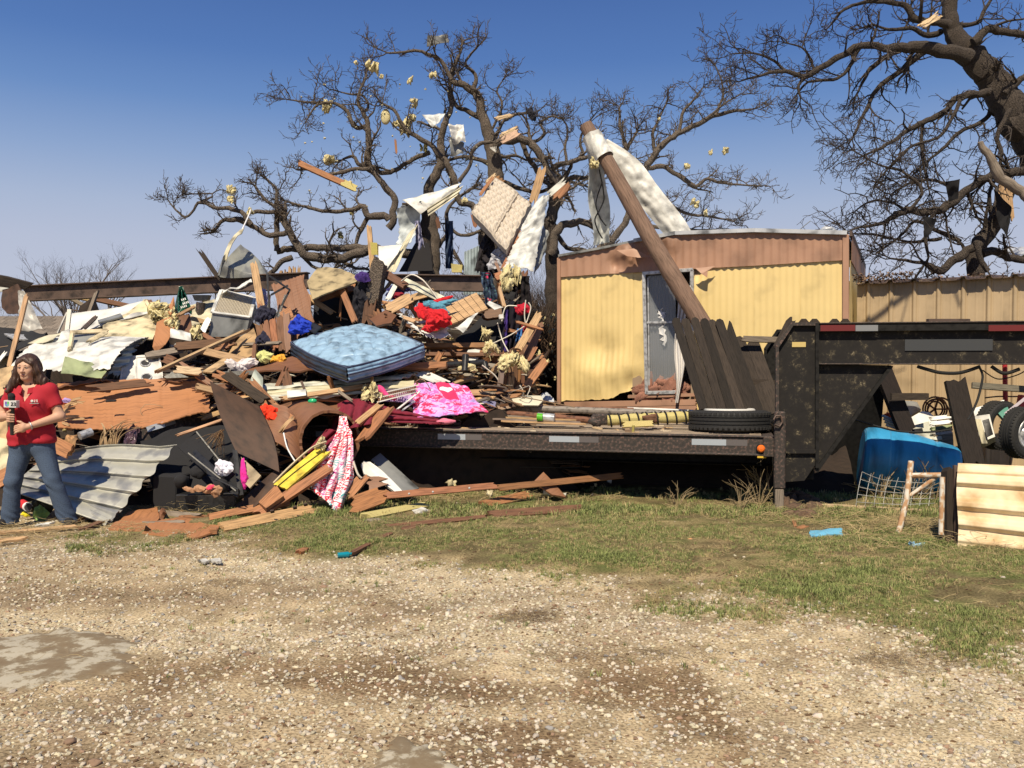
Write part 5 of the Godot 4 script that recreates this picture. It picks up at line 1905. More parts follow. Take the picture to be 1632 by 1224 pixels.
func wreckage_left() -> void:
	loose_wires()
	# the long fallen steel beam: one run to the left, one behind the middle
	var g:=Geo.new()
	for q in [[[0,0],0.0],[[0,1],1.0]]:
		pass
	var a:=P(38,468,14.2)
	var b:=P(492,447,13.6)
	var up:=Vector3.UP
	beam(g,a+up*0.11,b+up*0.11,0.15,0.025,Vector3.UP,0.004)
	part_beam("steel_beam","long brown steel beam lying across the heap's top at left",a,b)
	part_beam("steel_beam","shorter brown steel beam behind the slatted cabinet panel",P(628,450,13.9),P(772,452,13.9))
	# roof corner at the far left
	pn("fascia_board","dark roof edge board sloping in from the left edge above the beam","board",[[-40,432,13.2],[10,441,13.2],[52,452,13.3],[38,462,13.3],[-40,452,13.2]],0.06,M.wood_dark,0.0,1)
	pn("grey_soffit","dull grey soffit sheet hanging under the roof edge at left","metal sheet",[[-40,452,13.5],[12,457,13.5],[20,462,13.5],[-40,472,13.4]],0.01,M.grey_metal,0.0,1)
	pn("rug_piece","dark brown carpet piece draped over the beam end","carpet",[[4,462,13.3],[28,452,13.2],[38,470,13.1],[32,500,13.0],[12,500,13.1],[2,490,13.2]],0.02,M.panel_umber,0.05,3)
	sh("plastic_sheet","torn pale plastic sheeting hanging below the carpet piece","plastic sheet",[[36,526,12.6],[68,524,12.6],[40,466,13.1],[28,466,13.1]],16,18,0.003,M.white_metal,{"crumple": 0.12},Color(0.6,0.58,0.56))
	pl("long weathered stick leaning upright at the far left",[15,584,10.9],[43,470,11.3],0.055,0.04,M.wood_tan,{"n": "stick","c": "stick"})
	pl("short stick leaning under the long beam",[142,499,12.9],[155,464,13.0],0.05,0.04,M.wood_grey,{"n": "stick","c": "stick"})
	pl("thin pale rafter sloping down below the beam",[100,469,14.4],[150,480,14.4],0.05,0.05,M.wood_tan)
	pl("brown rafter running down to the right below the beam",[140,474,14.5],[212,490,14.5],0.08,0.06,M.wood_brown)
	pl("grey rafter below and left of the brown rafter",[102,470,14.8],[146,494,14.8],0.06,0.06,M.wood_grey)
	pl("dark splintered stick poking up above the long beam",[350,446,13.4],[317,397,13.4],0.07,0.05,M.wood_dark,{"n": "stick","c": "stick","rag": 0.1})
	# small brown post below the beam with its cap
	g=Geo.new()
	tube(g,[P(313,548,12.9),P(320,482,12.9)],[0.065],10)
	solo("pipe_post","short brown pipe post standing under the long beam","post",g,M.trailer_rust)
	pn("bracket_plate","black bracket plate under the beam above the pipe post","bracket",[[306,470,12.9],[333,470,12.9],[330,478,12.9],[310,479,12.9]],0.12,M.black_plastic,0.0,1)
	# white and cream sheets
	pn("white_wall_sheet","large bright white wall sheet at the back of the left heap","metal sheet",[[108,501,12.3],[147,496,12.4],[191,489,12.6],[225,480,12.7],[236,484,12.5],[246,496,12.2],[200,508,12.0],[160,520,11.9],[126,530,11.8],[108,526,11.9]],0.01,M.white_paint,0.015,3)
	pn("plaster_wallboard","cream wallboard with chipped torn surface at left","wallboard",[[230,477,12.5],[256,512,12.0],[243,540,11.6],[162,537,11.5],[164,519,11.8],[200,500,12.2]],0.015,M.cream_board,0.018,4,Color.WHITE,6.0)
	pl("cream edging strip along the chipped wallboard",[231,477,12.4],[256,513,11.9],0.05,0.03,M.cream_board,{"n": "trim_strip","c": "trim"})
	sh("long_vent","flat grey vent slab lying on the white sheet","vent",[[157,515,11.8],[196,505,12.0],[192,500,12.2],[156,511,12.0]],16,6,0.02,M.grey_metal,{"ribs_v": 3.0,"amp": 0.015})
	pl("dark red strip slanting over the white sheet",[131,526,11.7],[154,504,11.9],0.06,0.02,M.trailer_rust,{"n": "trim_strip","c": "trim"})
	pl("upright white door jamb strip beside the white sheet",[107,528,11.6],[111,494,11.7],0.05,0.05,M.white_paint,{"n": "jamb","c": "trim","rag": 0.0})
	pl("thin white wire-like rail leaning left of the jamb",[92,531,11.7],[107,498,11.7],0.02,0.02,M.white_paint,{"n": "rail","c": "rail","rag": 0.0})
	sh("white_siding","big white siding sheet sweeping down behind the reporter","metal sheet",[[8,596,10.5],[176,590,10.3],[238,538,11.3],[84,538,11.4]],70,40,0.006,M.white_metal,{"ribs_v": 5.0,"amp": 0.006,"how": "groove","crumple": 0.02,"bow_v": 0.10,"rag": 0.03})
	pn("folded_flap","white folded flap standing up on the big siding sheet","metal sheet",[[86,549,11.0],[98,530,11.2],[111,526,11.3],[113,556,10.9],[90,560,10.8]],0.006,M.white_metal,0.05,3)
	pn("cream_flap","long cream flap curling up left of the folded flap","metal sheet",[[44,547,11.1],[66,537,11.2],[98,529,11.25],[84,540,11.0],[68,547,10.95]],0.006,M.cream_metal,0.04,3)
	pn("open_crate_side","shadowed grey crate side beneath cream strips on the siding","panel",[[114,532,11.2],[154,531,11.2],[140,545,10.95],[116,557,10.85]],0.01,M.grey_metal,0.0,2)
	pl("cream strip framing the shadowed crate side",[112,530,11.1],[172,527,11.2],0.05,0.03,M.cream_board,{"n": "trim_strip","c": "trim","rag": 0.01})
	pl("cream strip leaning down from the crate side",[115,532,11.0],[111,559,10.7],0.05,0.03,M.cream_board,{"n": "trim_strip","c": "trim","rag": 0.01})
	pl("cream strip running up right of the crate side",[140,545,10.8],[172,528,11.1],0.06,0.02,M.cream_board,{"n": "trim_strip","c": "trim"})
	pn("pale_strip_panel","flat cream cardboard strip at the foot of the chipped wallboard","panel",[[170,546,11.25],[188,537,11.35],[236,536,11.3],[224,546,11.1]],0.02,M.cream_board,0.01,2)
	sh("green_fascia","faded green fascia strip along the front of the white siding","metal sheet",[[96,592,10.28],[162,603,10.22],[174,583,10.42],[104,570,10.5]],30,10,0.008,M.green_metal,{"crumple": 0.04})
	sh("blue_grey_sheet","curled blue-grey corrugated sheet with torn right edge at left","metal sheet",[[163,604,10.6],[196,604,10.7],[236,537,11.4],[212,546,11.1]],24,70,0.005,M.steel_blue,{"ribs_v": 7.0,"amp": 0.035,"how": "wide","rag": 0.10,"bow_v": 0.1})
	pn("tan_sheet","smooth tan board behind the reporter's shoulder","board",[[-40,598,9.9],[20,584,10.1],[32,586,10.1],[26,616,9.7],[0,632,9.6],[-40,640,9.6]],0.02,M.tan_board,0.02,3,Color(1.2,1.15,1.0))
	pl("pale grey strip at the left edge above the tan board",[-5,579,10.6],[9,562,10.7],0.04,0.02,M.white_metal,{"n": "trim_strip","c": "trim"})
	pn("black_cavity_sheet","black roofing felt sagging under the carpet piece at far left","roofing felt",[[-40,520,12.8],[30,524,12.6],[74,534,12.2],[60,545,11.8],[-40,585,11.4]],0.01,M.black_cloth,0.08,3)
	pn("grey_gutter","bent grey gutter piece lying on the black roofing felt","gutter",[[6,531,12.2],[40,533,12.2],[46,540,12.0],[22,540,12.0]],0.02,M.alu,0.02,2)
	# furniture front with round knob
	g=Geo.new()
	var q:=[P(191,606,10.6),P(262,606,10.75),P(254,566,11.0),P(196,571,10.9)]
	sheet(g,q,4,4,0.05,{})
	var cab:=thing("white_cabinet","white cabinet front with two round holes below the blue-grey sheet","cabinet",g.low())
	part("front_panel",g,M.white_paint,cab)
	for e in [[0.60,0.70],[0.60,0.12]]:
		g=Geo.new()
		var c: Vector3=q[0].lerp(q[1],e[0]).lerp(q[3].lerp(q[2],e[0]),e[1])
		var nn: Vector3=(q[1] - q[0]).cross(q[3] - q[0]).normalized()
		var bs:=Basis(frame(q[0],q[1],nn).x,nn,frame(q[0],q[1],nn).z)
		g.tint=Color(0.03,0.03,0.035)
		lathe(g,Transform3D(bs,c),[[0.0,0.004],[0.052,0.004]],20)
		var hole:=part("round_hole",g,M.plain,cab)
		g=Geo.new()
		lathe(g,Transform3D(bs,c),[[0.05,0.0],[0.05,0.012],[0.066,0.012],[0.066,0.0]],20)
		g.tint=Color(0.4,0.4,0.4)
		part("hole_ring",g,M.alu,cab,hole)
	for e in [0.02,0.36,0.98]:
		g=Geo.new()
		beam(g,q[0].lerp(q[1],e),q[3].lerp(q[2],e),0.018,0.02,(q[1] - q[0]).cross(q[3] - q[0]))
		part("edge_strip",g,M.white_paint,cab)
	g=Geo.new()
	beam(g,q[3],q[2],0.03,0.03,Vector3(0,0.5,1))
	part("edge_strip",g,M.white_paint,cab)
	# grille box
	var c0:=P(332,537,11.9)
	var c1:=P(391,536,12.1)
	var c2:=P(398,507,12.15)
	var c3:=P(338,499,11.95)
	var c4:=P(352,464,12.5)
	var c5:=P(406,476,12.7)
	var bx:=thing("evaporative_cooler","tilted grey metal cooler box with square grille below the beam","cooler",(c0+c1)/2)
	g=Geo.new()
	g.face(c0,c1,c2,c3)
	g.face(c1,P(410,500,12.9),c5,c2)
	g.face(c0,c3,c4,P(345,500,12.9))
	g.face(c3,c2,c5,c4)
	part("body",g,M.grey_metal,bx)
	g=Geo.new()
	var nrm: Vector3=(c2 - c3).cross(c4 - c3).normalized()
	if nrm.z<0:
		nrm=-nrm
	for e in [[c3,c2],[c2,c5],[c5,c4],[c4,c3]]:
		beam(g,e[0]+nrm*0.01,e[1]+nrm*0.01,0.045,0.03,nrm,0.004)
	part("grille_frame",g,M.white_metal,bx)
	g=Geo.new()
	g.tint=Color(0.62,0.55,0.42)
	for i in 25:
		var t:=(i+0.5)/25
		beam(g,c3.lerp(c2,t)+nrm*0.012,c4.lerp(c5,t)+nrm*0.012,0.006,0.006,nrm)
		beam(g,c3.lerp(c4,t)+nrm*0.014,c2.lerp(c5,t)+nrm*0.014,0.006,0.006,nrm)
	part("grille",g,M.plain,bx)
	# bent grey sheet above the beam
	pn("bent_roof_sheet","bent grey sheet metal standing above the beam at left","metal sheet",[[347,441,13.5],[352,420,13.5],[384,388,13.9],[410,410,14.0],[427,431,14.0],[428,442,13.7]],0.008,M.galv,0.06,3,Color(0.75,0.77,0.78))
	pn("sheet_fold","dark folded lip on the left of the bent grey sheet","metal sheet",[[345,440,13.4],[356,408,13.4],[366,401,13.5],[354,425,13.4],[350,438,13.3]],0.02,M.grey_metal,0.03,2)
	pl("pale torn strip hanging from the low limb onto the bent sheet",[357,420,13.4],[386,366,13.7],0.07,0.01,M.cream_metal,{"n": "torn_strip","c": "strip","rag": 0.1,"bow": 0.08})
	g=Geo.new()
	wire(g,[P(386,366,13.7),P(397,342,14.5),P(400,332,15)],0.012)
	g.tint=Color(0.8,0.75,0.6)
	solo("cord","pale cord from the torn strip up to the low limb","cord",g,M.plain)
	# timbers and panels between cooler and grooved panelling
	pl("bright splintered stud standing right of the cooler",[417,492,11.9],[404,417,12.1],0.10,0.045,M.wood_tan,{"n": "stud","c": "stud","rag": 0.1,"v": 1.15})
	pl("split lower end of the stud right of the cooler",[421,520,11.8],[414,484,11.9],0.06,0.04,M.wood_orange,{"n": "stud","c": "stud","rag": 0.12})
	g=Geo.new()
	g.tint=Color.WHITE
	sheet(g,[P(455,560,11.7),P(503,512,11.9),P(487,436,12.6),P(432,452,12.5)],50,8,0.012,{"ribs_u": 5.0,"amp": 0.008,"how": "groove","crumple": 0.03,"rag": 0.05})
	solo("grooved_panelling","big brown grooved wall panelling sheet standing left of the stained panel","wall panel",g,M.panelling)
	pn("panelling_scrap","tan corner scrap of panelling leaning in front of the cooler","wall panel",[[360,569,11.4],[382,536,11.6],[404,522,11.7],[412,545,11.4],[402,566,11.2],[385,573,11.2]],0.012,M.tan_board,0.03,2,Color(0.8,0.75,0.7))
	for k in 5:
		pl(["dark orange slat at the foot of the grooved panelling","second dark orange slat from the cooler, at the foot of the panelling","middle slat of the fan below the grooved panelling","fourth slat of the fan, beside the blue tarp","last slat of the fan, touching the blue tarp"][k],[420+k*10,556+k*1,11.3],[412+k*11,518 - k*5,11.7],0.09,0.02,[M.wood_brown,M.panelling,M.wood_orange][k % 3],{"n": "slat","c": "slat"})
	pn("ply_square","square orange plywood offcut above the blue tarp","plywood",[[445,498,11.75],[462,488,11.8],[468,504,11.7],[452,514,11.65]],0.015,M.wood_orange,0.0,1)
	g=Geo.new()
	for e in [[[426,436],[430,500]],[[430,440],[462,462]],[[462,462],[436,512]],[[459,455],[432,470]],[[430,470],[425,510]],[[455,470],[444,505]]]:
		beam(g,P(e[0][0],e[0][1],11.9),P(e[1][0],e[1][1],11.8),0.025,0.025,Vector3(0,0,1))
	solo("folding_chair","twisted black metal chair frame in front of the grooved panelling","chair frame",g,M.black_plastic)
	rag_heap("lavender_rag","lavender rag behind the twisted chair frame","cloth",[[421,474,12.2,0.06,0.14,0.06],[423,486,12.15,0.05,0.10,0.05]],Color(0.36,0.34,0.5))
	rag_heap("dark_bundle","dark navy clothing bundle beside the splintered stud","cloth",[[424,505,11.8,0.12,0.14,0.10],[420,545,11.3,0.11,0.11,0.08]],Color(0.02,0.02,0.045))
	# orange panel, insulation, green bag
	pn("orange_plywood","ragged orange plywood panel standing below the yellow insulation","plywood",[[248,562,11.1],[243,552,11.1],[250,514,11.5],[262,508,11.6],[284,500,11.7],[276,528,11.4],[264,548,11.2]],0.015,M.panel_ply,0.02,3)
	pn("orange_shard","pointed orange shard leaning between insulation and green bag","plywood",[[266,495,11.7],[277,472,11.9],[279,488,11.8],[272,502,11.6]],0.015,M.panel_ply,0.0,2)
	pl("thin brown batten along the chipped wallboard's right edge",[254,506,11.7],[238,478,12.2],0.05,0.03,M.wood_brown)
	g=Geo.new()
	for k in 14:
		blob(g,P(rr(248,273),rr(488,507),11.75+rr(-0.1,0.1)),Vector3(rr(0.06,0.12),rr(0.03,0.06),0.07),0.9,50,8,Basis.from_euler(Vector3(0,0,rr(-1,1))))
	g.tint=Color.WHITE
	solo("yellow_insulation","thick yellow insulation batt bulging above the orange panel","insulation",g,M.insulation)
	g=Geo.new()
	fluff(g,P(276,511,11.5),0.09)
	solo("insulation_tuft","small cream insulation tuft at the orange panel's top right","insulation",g,M.insulation)
	green_bag()
	pl("thin stick running from the orange panel up to the pipe post",[283,503,11.5],[310,489,12.0],0.04,0.03,M.wood_tan,{"n": "stick","c": "stick"})
	sh("cream_corrugated","cream corrugated sheet behind the pipe post","metal sheet",[[306,520,12.6],[346,510,12.8],[342,478,13.2],[302,488,13.0]],8,30,0.005,M.cream_metal,{"ribs_v": 4.0,"amp": 0.03})
	sh("rolled_gutter","white rolled gutter piece right of the orange panel","gutter",[[272,540,11.3],[305,546,11.2],[306,534,11.5],[276,524,11.6]],4,20,0.006,M.white_metal,{"bow_v": 0.06,"ribs_v": 1.0,"amp": 0.04})
	pn("brown_cabinet_side","dark brown cabinet side below the green bag","panel",[[279,532,11.6],[283,504,11.8],[302,500,11.9],[306,520,11.7],[300,540,11.5],[288,540,11.5]],0.02,M.panelling,0.0,2,Color(0.7,0.7,0.7))
	pl("grey metal angle leaning between post and cooler",[318,540,11.8],[333,508,11.9],0.08,0.03,M.alu,{"n": "metal_angle","c": "metal strip"})
	g=Geo.new()
	fluff(g,P(314,532,11.5),0.10,5)
	solo("insulation_tuft","cream insulation tuft at the foot of the pipe post","insulation",g,M.insulation)
	sh("crumpled_flashing","crumpled pale flashing on top of the cooler","metal sheet",[[350,465,12.3],[404,456,12.3],[402,450,12.5],[356,457,12.5]],20,8,0.004,M.white_metal,{"crumple": 0.1})
	pl("wide dark red-brown board lying below the cooler",[279,553,11.0],[376,544,11.3],0.12,0.03,M.wood_brown)
	pl("long pale pole slanting from the cabinet front up to the cooler",[249,593,10.3],[396,525,11.5],0.045,0.04,M.wood_tan,{"n": "pole","c": "pole","rag": 0.12})
	pl("bowed brown rail below the long pale pole",[320,559,10.9],[410,580,10.8],0.10,0.04,M.wood_tan,{"v": 0.8})
	pl("flat pale board end under the long pale pole",[280,589,10.4],[322,593,10.3],0.10,0.03,M.wood_pale)
	pn("pale_carton","pale grey carton tipped up under the bowed rail","panel",[[322,592,10.4],[352,573,10.7],[360,571,10.7],[360,579,10.6],[338,593,10.3]],0.02,M.tan_board,0.0,2,Color(1.0,1.1,1.2))
	for k in 4:
		pl(["top black pipe behind the wood panelling","second black pipe behind the wood panelling","dark board over the black pipes","dark rail beside the pale lid"][k],[262,601 - k*3,10.3+k*0.15],[410,595 - k*4,10.6+k*0.15],0.06,0.05,M.black_plastic if k<2 else M.wood_dark,{"n": "pipe" if k<2 else "board","c": "pipe" if k<2 else "board"})
	rag_heap("white_rag","white and grey rag under the bowed rail's right end","cloth",[[388,581,10.7,0.14,0.06,0.10],[376,583,10.6,0.1,0.05,0.1]],Color(0.72,0.66,0.66))
	rag_heap("lime_rag","pale lime rag left of the blue mattress","cloth",[[418,566,10.9,0.09,0.06,0.08],[425,571,10.8,0.08,0.05,0.08]],Color(0.60,0.62,0.25))
	rag_heap("orange_rag","yellow-orange rag between lime rag and mattress","cloth",[[440,574,10.9,0.12,0.05,0.08],[448,572,10.9,0.06,0.06,0.06]],Color(0.8,0.4,0.05))
	pn("wide_brown_board","wide brown panel jutting left from beneath the mattress","panel",[[376,592,10.6],[425,583,10.8],[466,570,11.0],[530,588,10.7],[470,590,10.5]],0.02,M.panelling,0.03,3,Color(0.85,0.8,0.8))
	pl("upright brown stake left of the lime rag",[404,580,10.8],[407,546,11.0],0.05,0.04,M.wood_brown,{"n": "stake","c": "stake"})
	pl("dark beam end sloping down left of the white gutters",[360,596,10.2],[424,640,9.9],0.12,0.05,M.wood_dark)
	sh("bent_flashing","short bent pale-green flashing standing left of the white gutters","metal sheet",[[399,606,10.2],[418,621,10.1],[417,600,10.4],[407,588,10.5]],10,10,0.004,M.white_metal,{"bow_v": 0.05},Color(0.62,0.68,0.62))
	# the big wood panelling in front
	var wf:=func(u: float,v: float) -> Vector3:
		var x:=lerpf(92,334,u)
		var y0:=lerpf(612,604,u)+3.0*sin(u*9)
		var y1:=lerpf(682,660,smoothstep(0.55,1.0,u))+3.0*sin(u*5)
		var tear:=2.6*nz.get_noise_1d(u*300)+1.4*nz.get_noise_1d(u*1100)
		var y:=lerpf(y0+tear*0.6,y1+tear,v)
		return P(x+4.0*nz.get_noise_1d(v*300+70)*smoothstep(0.5,1.0,u),y,lerpf(10.5,9.75,v)+0.10*sin(v*3.0)*(0.4+u)+0.03*nz.get_noise_2d(u*40,v*20))
	g=Geo.new()
	grid(g,wf,80,20,0.012,1.9,0.9)
	var wp:=solo("wood_panelling","large orange-brown wood panelling sheet lying across the heap behind the reporter","wall panel",g,M.panel_ply)
	sh("brown_roof_felt","brown torn strip along the top edge of the orange panelling","panel",[[84,616,10.35],[320,607,10.45],[318,600,10.7],[84,606,10.6]],50,6,0.01,M.panelling,{"crumple": 0.05,"rag": 0.08},Color(0.8,0.75,0.75))
	pl("torn dark strip lying across the orange panelling",[140,620,10.15],[236,610,10.3],0.10,0.02,M.wood_brown,{"rag": 0.15})
	g=Geo.new()
	box(g,Transform3D(Basis(Vector3.BACK,0.05),P(177,639,9.88)),Vector3(0.12,0.025,0.03),0.006)
	part("pull_handle",g,M.black_plastic,wp)
	# torn veneer strips curling below it
	for k in 16:
		g=Geo.new()
		g.tint=Color(1,1,1)*rr(0.8,1.2)
		var x:=rr(158,188)
		var bend:=rr(-8,62)
		var w0:=rr(1.5,6)
		var hi:=rr(668,690)
		var fs:=func(u: float,v: float) -> Vector3:
			return P(x+u*w0*(1 - 0.7*v)+bend*v*v,lerpf(712,hi,1 - pow(1 - v,1.8)),9.45+0.3*v - 0.10*sin(v*3)+0.02*u)
		grid(g,fs,2,10,0.004,0.05,0.5)
		solo("veneer_strip","thin torn strip of pale veneer curling up below the orange panelling","veneer strip",g,M.tan_board,"veneer strips below the panelling")
	for k in 9:
		g=Geo.new()
		g.tint=Color(1,1,1)*rr(0.8,1.2)
		var a2:=P(98+rr(-2,6),640+k*4.2,9.85)
		plank(g,a2,a2+Vector3(rr(0.08,0.26),rr(-0.05,0.09),rr(0.02,0.1)),0.03,0.006,Vector3(0,0.3,1),0.03,0.02)
		solo("veneer_splinter",(["topmost","second","third","fourth","fifth","sixth","seventh","eighth","lowest"][k]) + " of nine pale splinters fraying from the panelling's left end","splinter",g,M.wood_tan,"splinters at the panelling's left end")
	pl("narrow batten at the right torn end of the panelling",[322,660,9.9],[352,640,10.2],0.05,0.02,M.wood_tan)
	pl("pale batten under the panelling's right corner",[318,668,9.85],[358,655,10.1],0.06,0.02,M.wood_tan)
	pl("dark batten crossing behind the panelling's right end",[326,630,10.2],[372,618,10.4],0.05,0.03,M.wood_brown)
	rag_heap("colourful_packet","small orange and violet packet beside the reporter's sleeve","packet",[[100,640,9.7,0.07,0.035,0.04]],Color(0.75,0.12,0.06))
	rag_heap("colourful_packet","small pale violet scrap next to the orange packet","packet",[[106,638,9.68,0.045,0.025,0.03]],Color(0.45,0.33,0.65))
	# paper and cartons under the panelling
	pn("brown_paper","crumpled brown paper under the left end of the panelling","paper",[[100,716,9.1],[104,694,9.2],[122,690,9.3],[128,704,9.2],[116,722,9.0]],0.006,M.tan_board,0.14,4,Color(0.8,0.65,0.55),7.0)
	g=Geo.new()
	tube(g,[P(127,695,9.3),P(146,688,9.4)],[0.045],12)
	g.tint=Color(0.6,0.58,0.55)
	solo("drink_can","pale crushed can under the orange panelling","can",g,M.alu)
	pn("plum_plastic","plum-coloured plastic bag hanging below the panelling","plastic bag",[[196,704,9.55],[200,684,9.65],[212,674,9.75],[222,680,9.7],[216,696,9.6],[218,706,9.5]],0.01,M.glossy,0.16,4,Color(0.10,0.06,0.08),7.0)
	pl("orange board on edge behind the reporter's hip",[70,700,9.2],[112,720,9.0],0.16,0.02,M.wood_orange)
	pn("cream_board_left","cream board propped at the left edge beside the reporter's leg","board",[[-40,690,9.2],[12,700,9.1],[14,752,8.9],[-40,790,8.8]],0.015,M.cream_board,0.02,2)
	pn("orange_board_left","orange board at the left edge behind the reporter's elbow","board",[[-40,650,9.4],[12,668,9.3],[14,706,9.15],[-40,705,9.2]],0.015,M.tan_board,0.02,2)
	pn("brown_board_left","brown plank on edge at the left edge beside the reporter's knee","board",[[-40,770,8.75],[14,742,8.9],[14,768,8.8],[-40,800,8.7]],0.02,M.wood_orange,0.0,2)
	filler()

func part_beam(called: String,label: String,a: Vector3,b: Vector3) -> void:
	# an I beam on its side: two flanges and a web, each a part
	var t:=thing(called,label,"beam",(a+b)/2)
	var g:=Geo.new()
	beam(g,a+Vector3.UP*0.12,b+Vector3.UP*0.12,0.16,0.02,Vector3.UP,0.003)
	part("flange",g,M.steel_brown,t)
	g=Geo.new()
	beam(g,a - Vector3.UP*0.12,b - Vector3.UP*0.12,0.16,0.02,Vector3.UP,0.003)
	part("flange",g,M.steel_brown,t)
	g=Geo.new()
	beam(g,a,b,0.22,0.014,Vector3(0,0,1))
	part("web",g,M.steel_brown,t)

func green_bag() -> void:
	var g:=Geo.new()
	g.tint=Color(0.012,0.085,0.055)
	var f:=func(u: float,v: float) -> Vector3:
		var x:=lerpf(lerpf(277,306,u),lerpf(286,290,u),pow(v,1.4))
		return P(x,lerpf(502+4*sin(u*6),456,v),11.95 - 0.10*sin(u*PI)*(1 - v)+0.05*sin(u*16+v*3)*(0.3+v)+0.03*nz.get_noise_2d(u*80,v*80))
	grid(g,f,30,24,0.01,0.4,0.5)
	var t:=thing("green_bag","dark green plastic bag with white print hanging below the beam","bag",g.low())
	part("bag",g,M.glossy,t)
	# its white print: rows of worn letters too small to read
	g=Geo.new()
	g.tint=Color(0.75,0.78,0.74)
	for q in [[291,478,3],[293,484,4],[290,490,4]]:
		for k in q[2]:
			var p:=P(q[0]+k*2.6 - 1,q[1] - k*0.9,11.80)
			box(g,Transform3D(Basis(Vector3.BACK,0.3),p),Vector3(0.014,0.028,0.004))
	part("print",g,M.plain,t)

func filler() -> void:
	# more boards through the heap, each lying somewhere particular: [x0, x1, y0, y1, d0, d1, count, where]
	var zones:=[
		[250,330,560,598,10.4,11.0,3,"right of the white cabinet"],
		[330,420,530,560,11.0,11.6,3,"under the cooler box"],
		[330,420,596,640,9.9,10.4,7,"left of the white gutters"],
		[500,600,445,500,12.2,13.0,10,"behind the blue mattress"],
		[600,690,470,540,11.6,12.6,10,"left of the slatted cabinet panel"],
		[690,800,545,600,11.0,11.9,9,"right of the blue mattress"],
		[640,800,598,640,10.6,11.2,7,"around the pink blanket"],
		[790,850,560,640,10.9,11.8,10,"in the stack by the home"],
		[790,850,440,540,12.0,13.0,6,"below the draped sheet"],
		[430,600,618,650,10.1,10.5,8,"above the rolled brown sheet"],
		[250,420,800,838,8.3,8.9,6,"by the black cabinet"],
		[520,680,770,815,8.8,9.3,6,"below the letter-print blanket"],
	]
	var mats:=[M.wood_orange,M.wood_tan,M.wood_brown,M.panelling,M.wood_orange,M.wood_grey]
	var used:={}
	for z in zones:
		for k in z[6]:
			var x:=rr(z[0],z[1])
			var y:=rr(z[2],z[3])
			var d:=lerpf(z[5],z[4],(y - z[2])/(z[3] - z[2]))
			var c:=P(x,y,d)
			var low: bool=y>760
			var dir:=Vector3(rr(-1,1),rr(-0.5,0.5),rr(-0.5,0.5)).normalized()
			if low:
				c=G(x,y,0.04)
				dir.y*=0.08
			elif rng.randf()<0.16:
				dir=Vector3(rr(-0.5,0.5),1,rr(-0.3,0.3)).normalized()
			var l:=rr(0.25,0.65)
			var g:=Geo.new()
			g.tint=Color(1,1,1)*rr(0.7,1.2)
			plank(g,c - dir*l/2,c+dir*l/2,rr(0.04,0.12),rr(0.015,0.04),Vector3(rr(-0.5,0.5),rr(0.2,1),rr(0.2,1)),0.07,rr(-0.02,0.03))
			var mi:=rng.randi() % 6
			var third: String=["at the left end","in the middle","at the right end"][clampi(int(3*(x - z[0])/(z[1] - z[0])),0,2)]
			var text: String=["orange","tan","dark brown","reddish brown","bright orange","grey"][mi]+(" long" if l>0.52 else " short" if l<0.36 else "")+(" upright" if absf(dir.y)>0.7 else " slanting" if absf(dir.y)>0.3 else " flat-lying") + " board " + z[7] + ", " + third
			if used.has(text):
				text=text.replace(" board"," splintered board" if used[text]==1 else " torn board")
			used[text]=used.get(text,0)+1
			solo("broken_board",text,"board",g,mats[mi],"broken boards " + z[7])

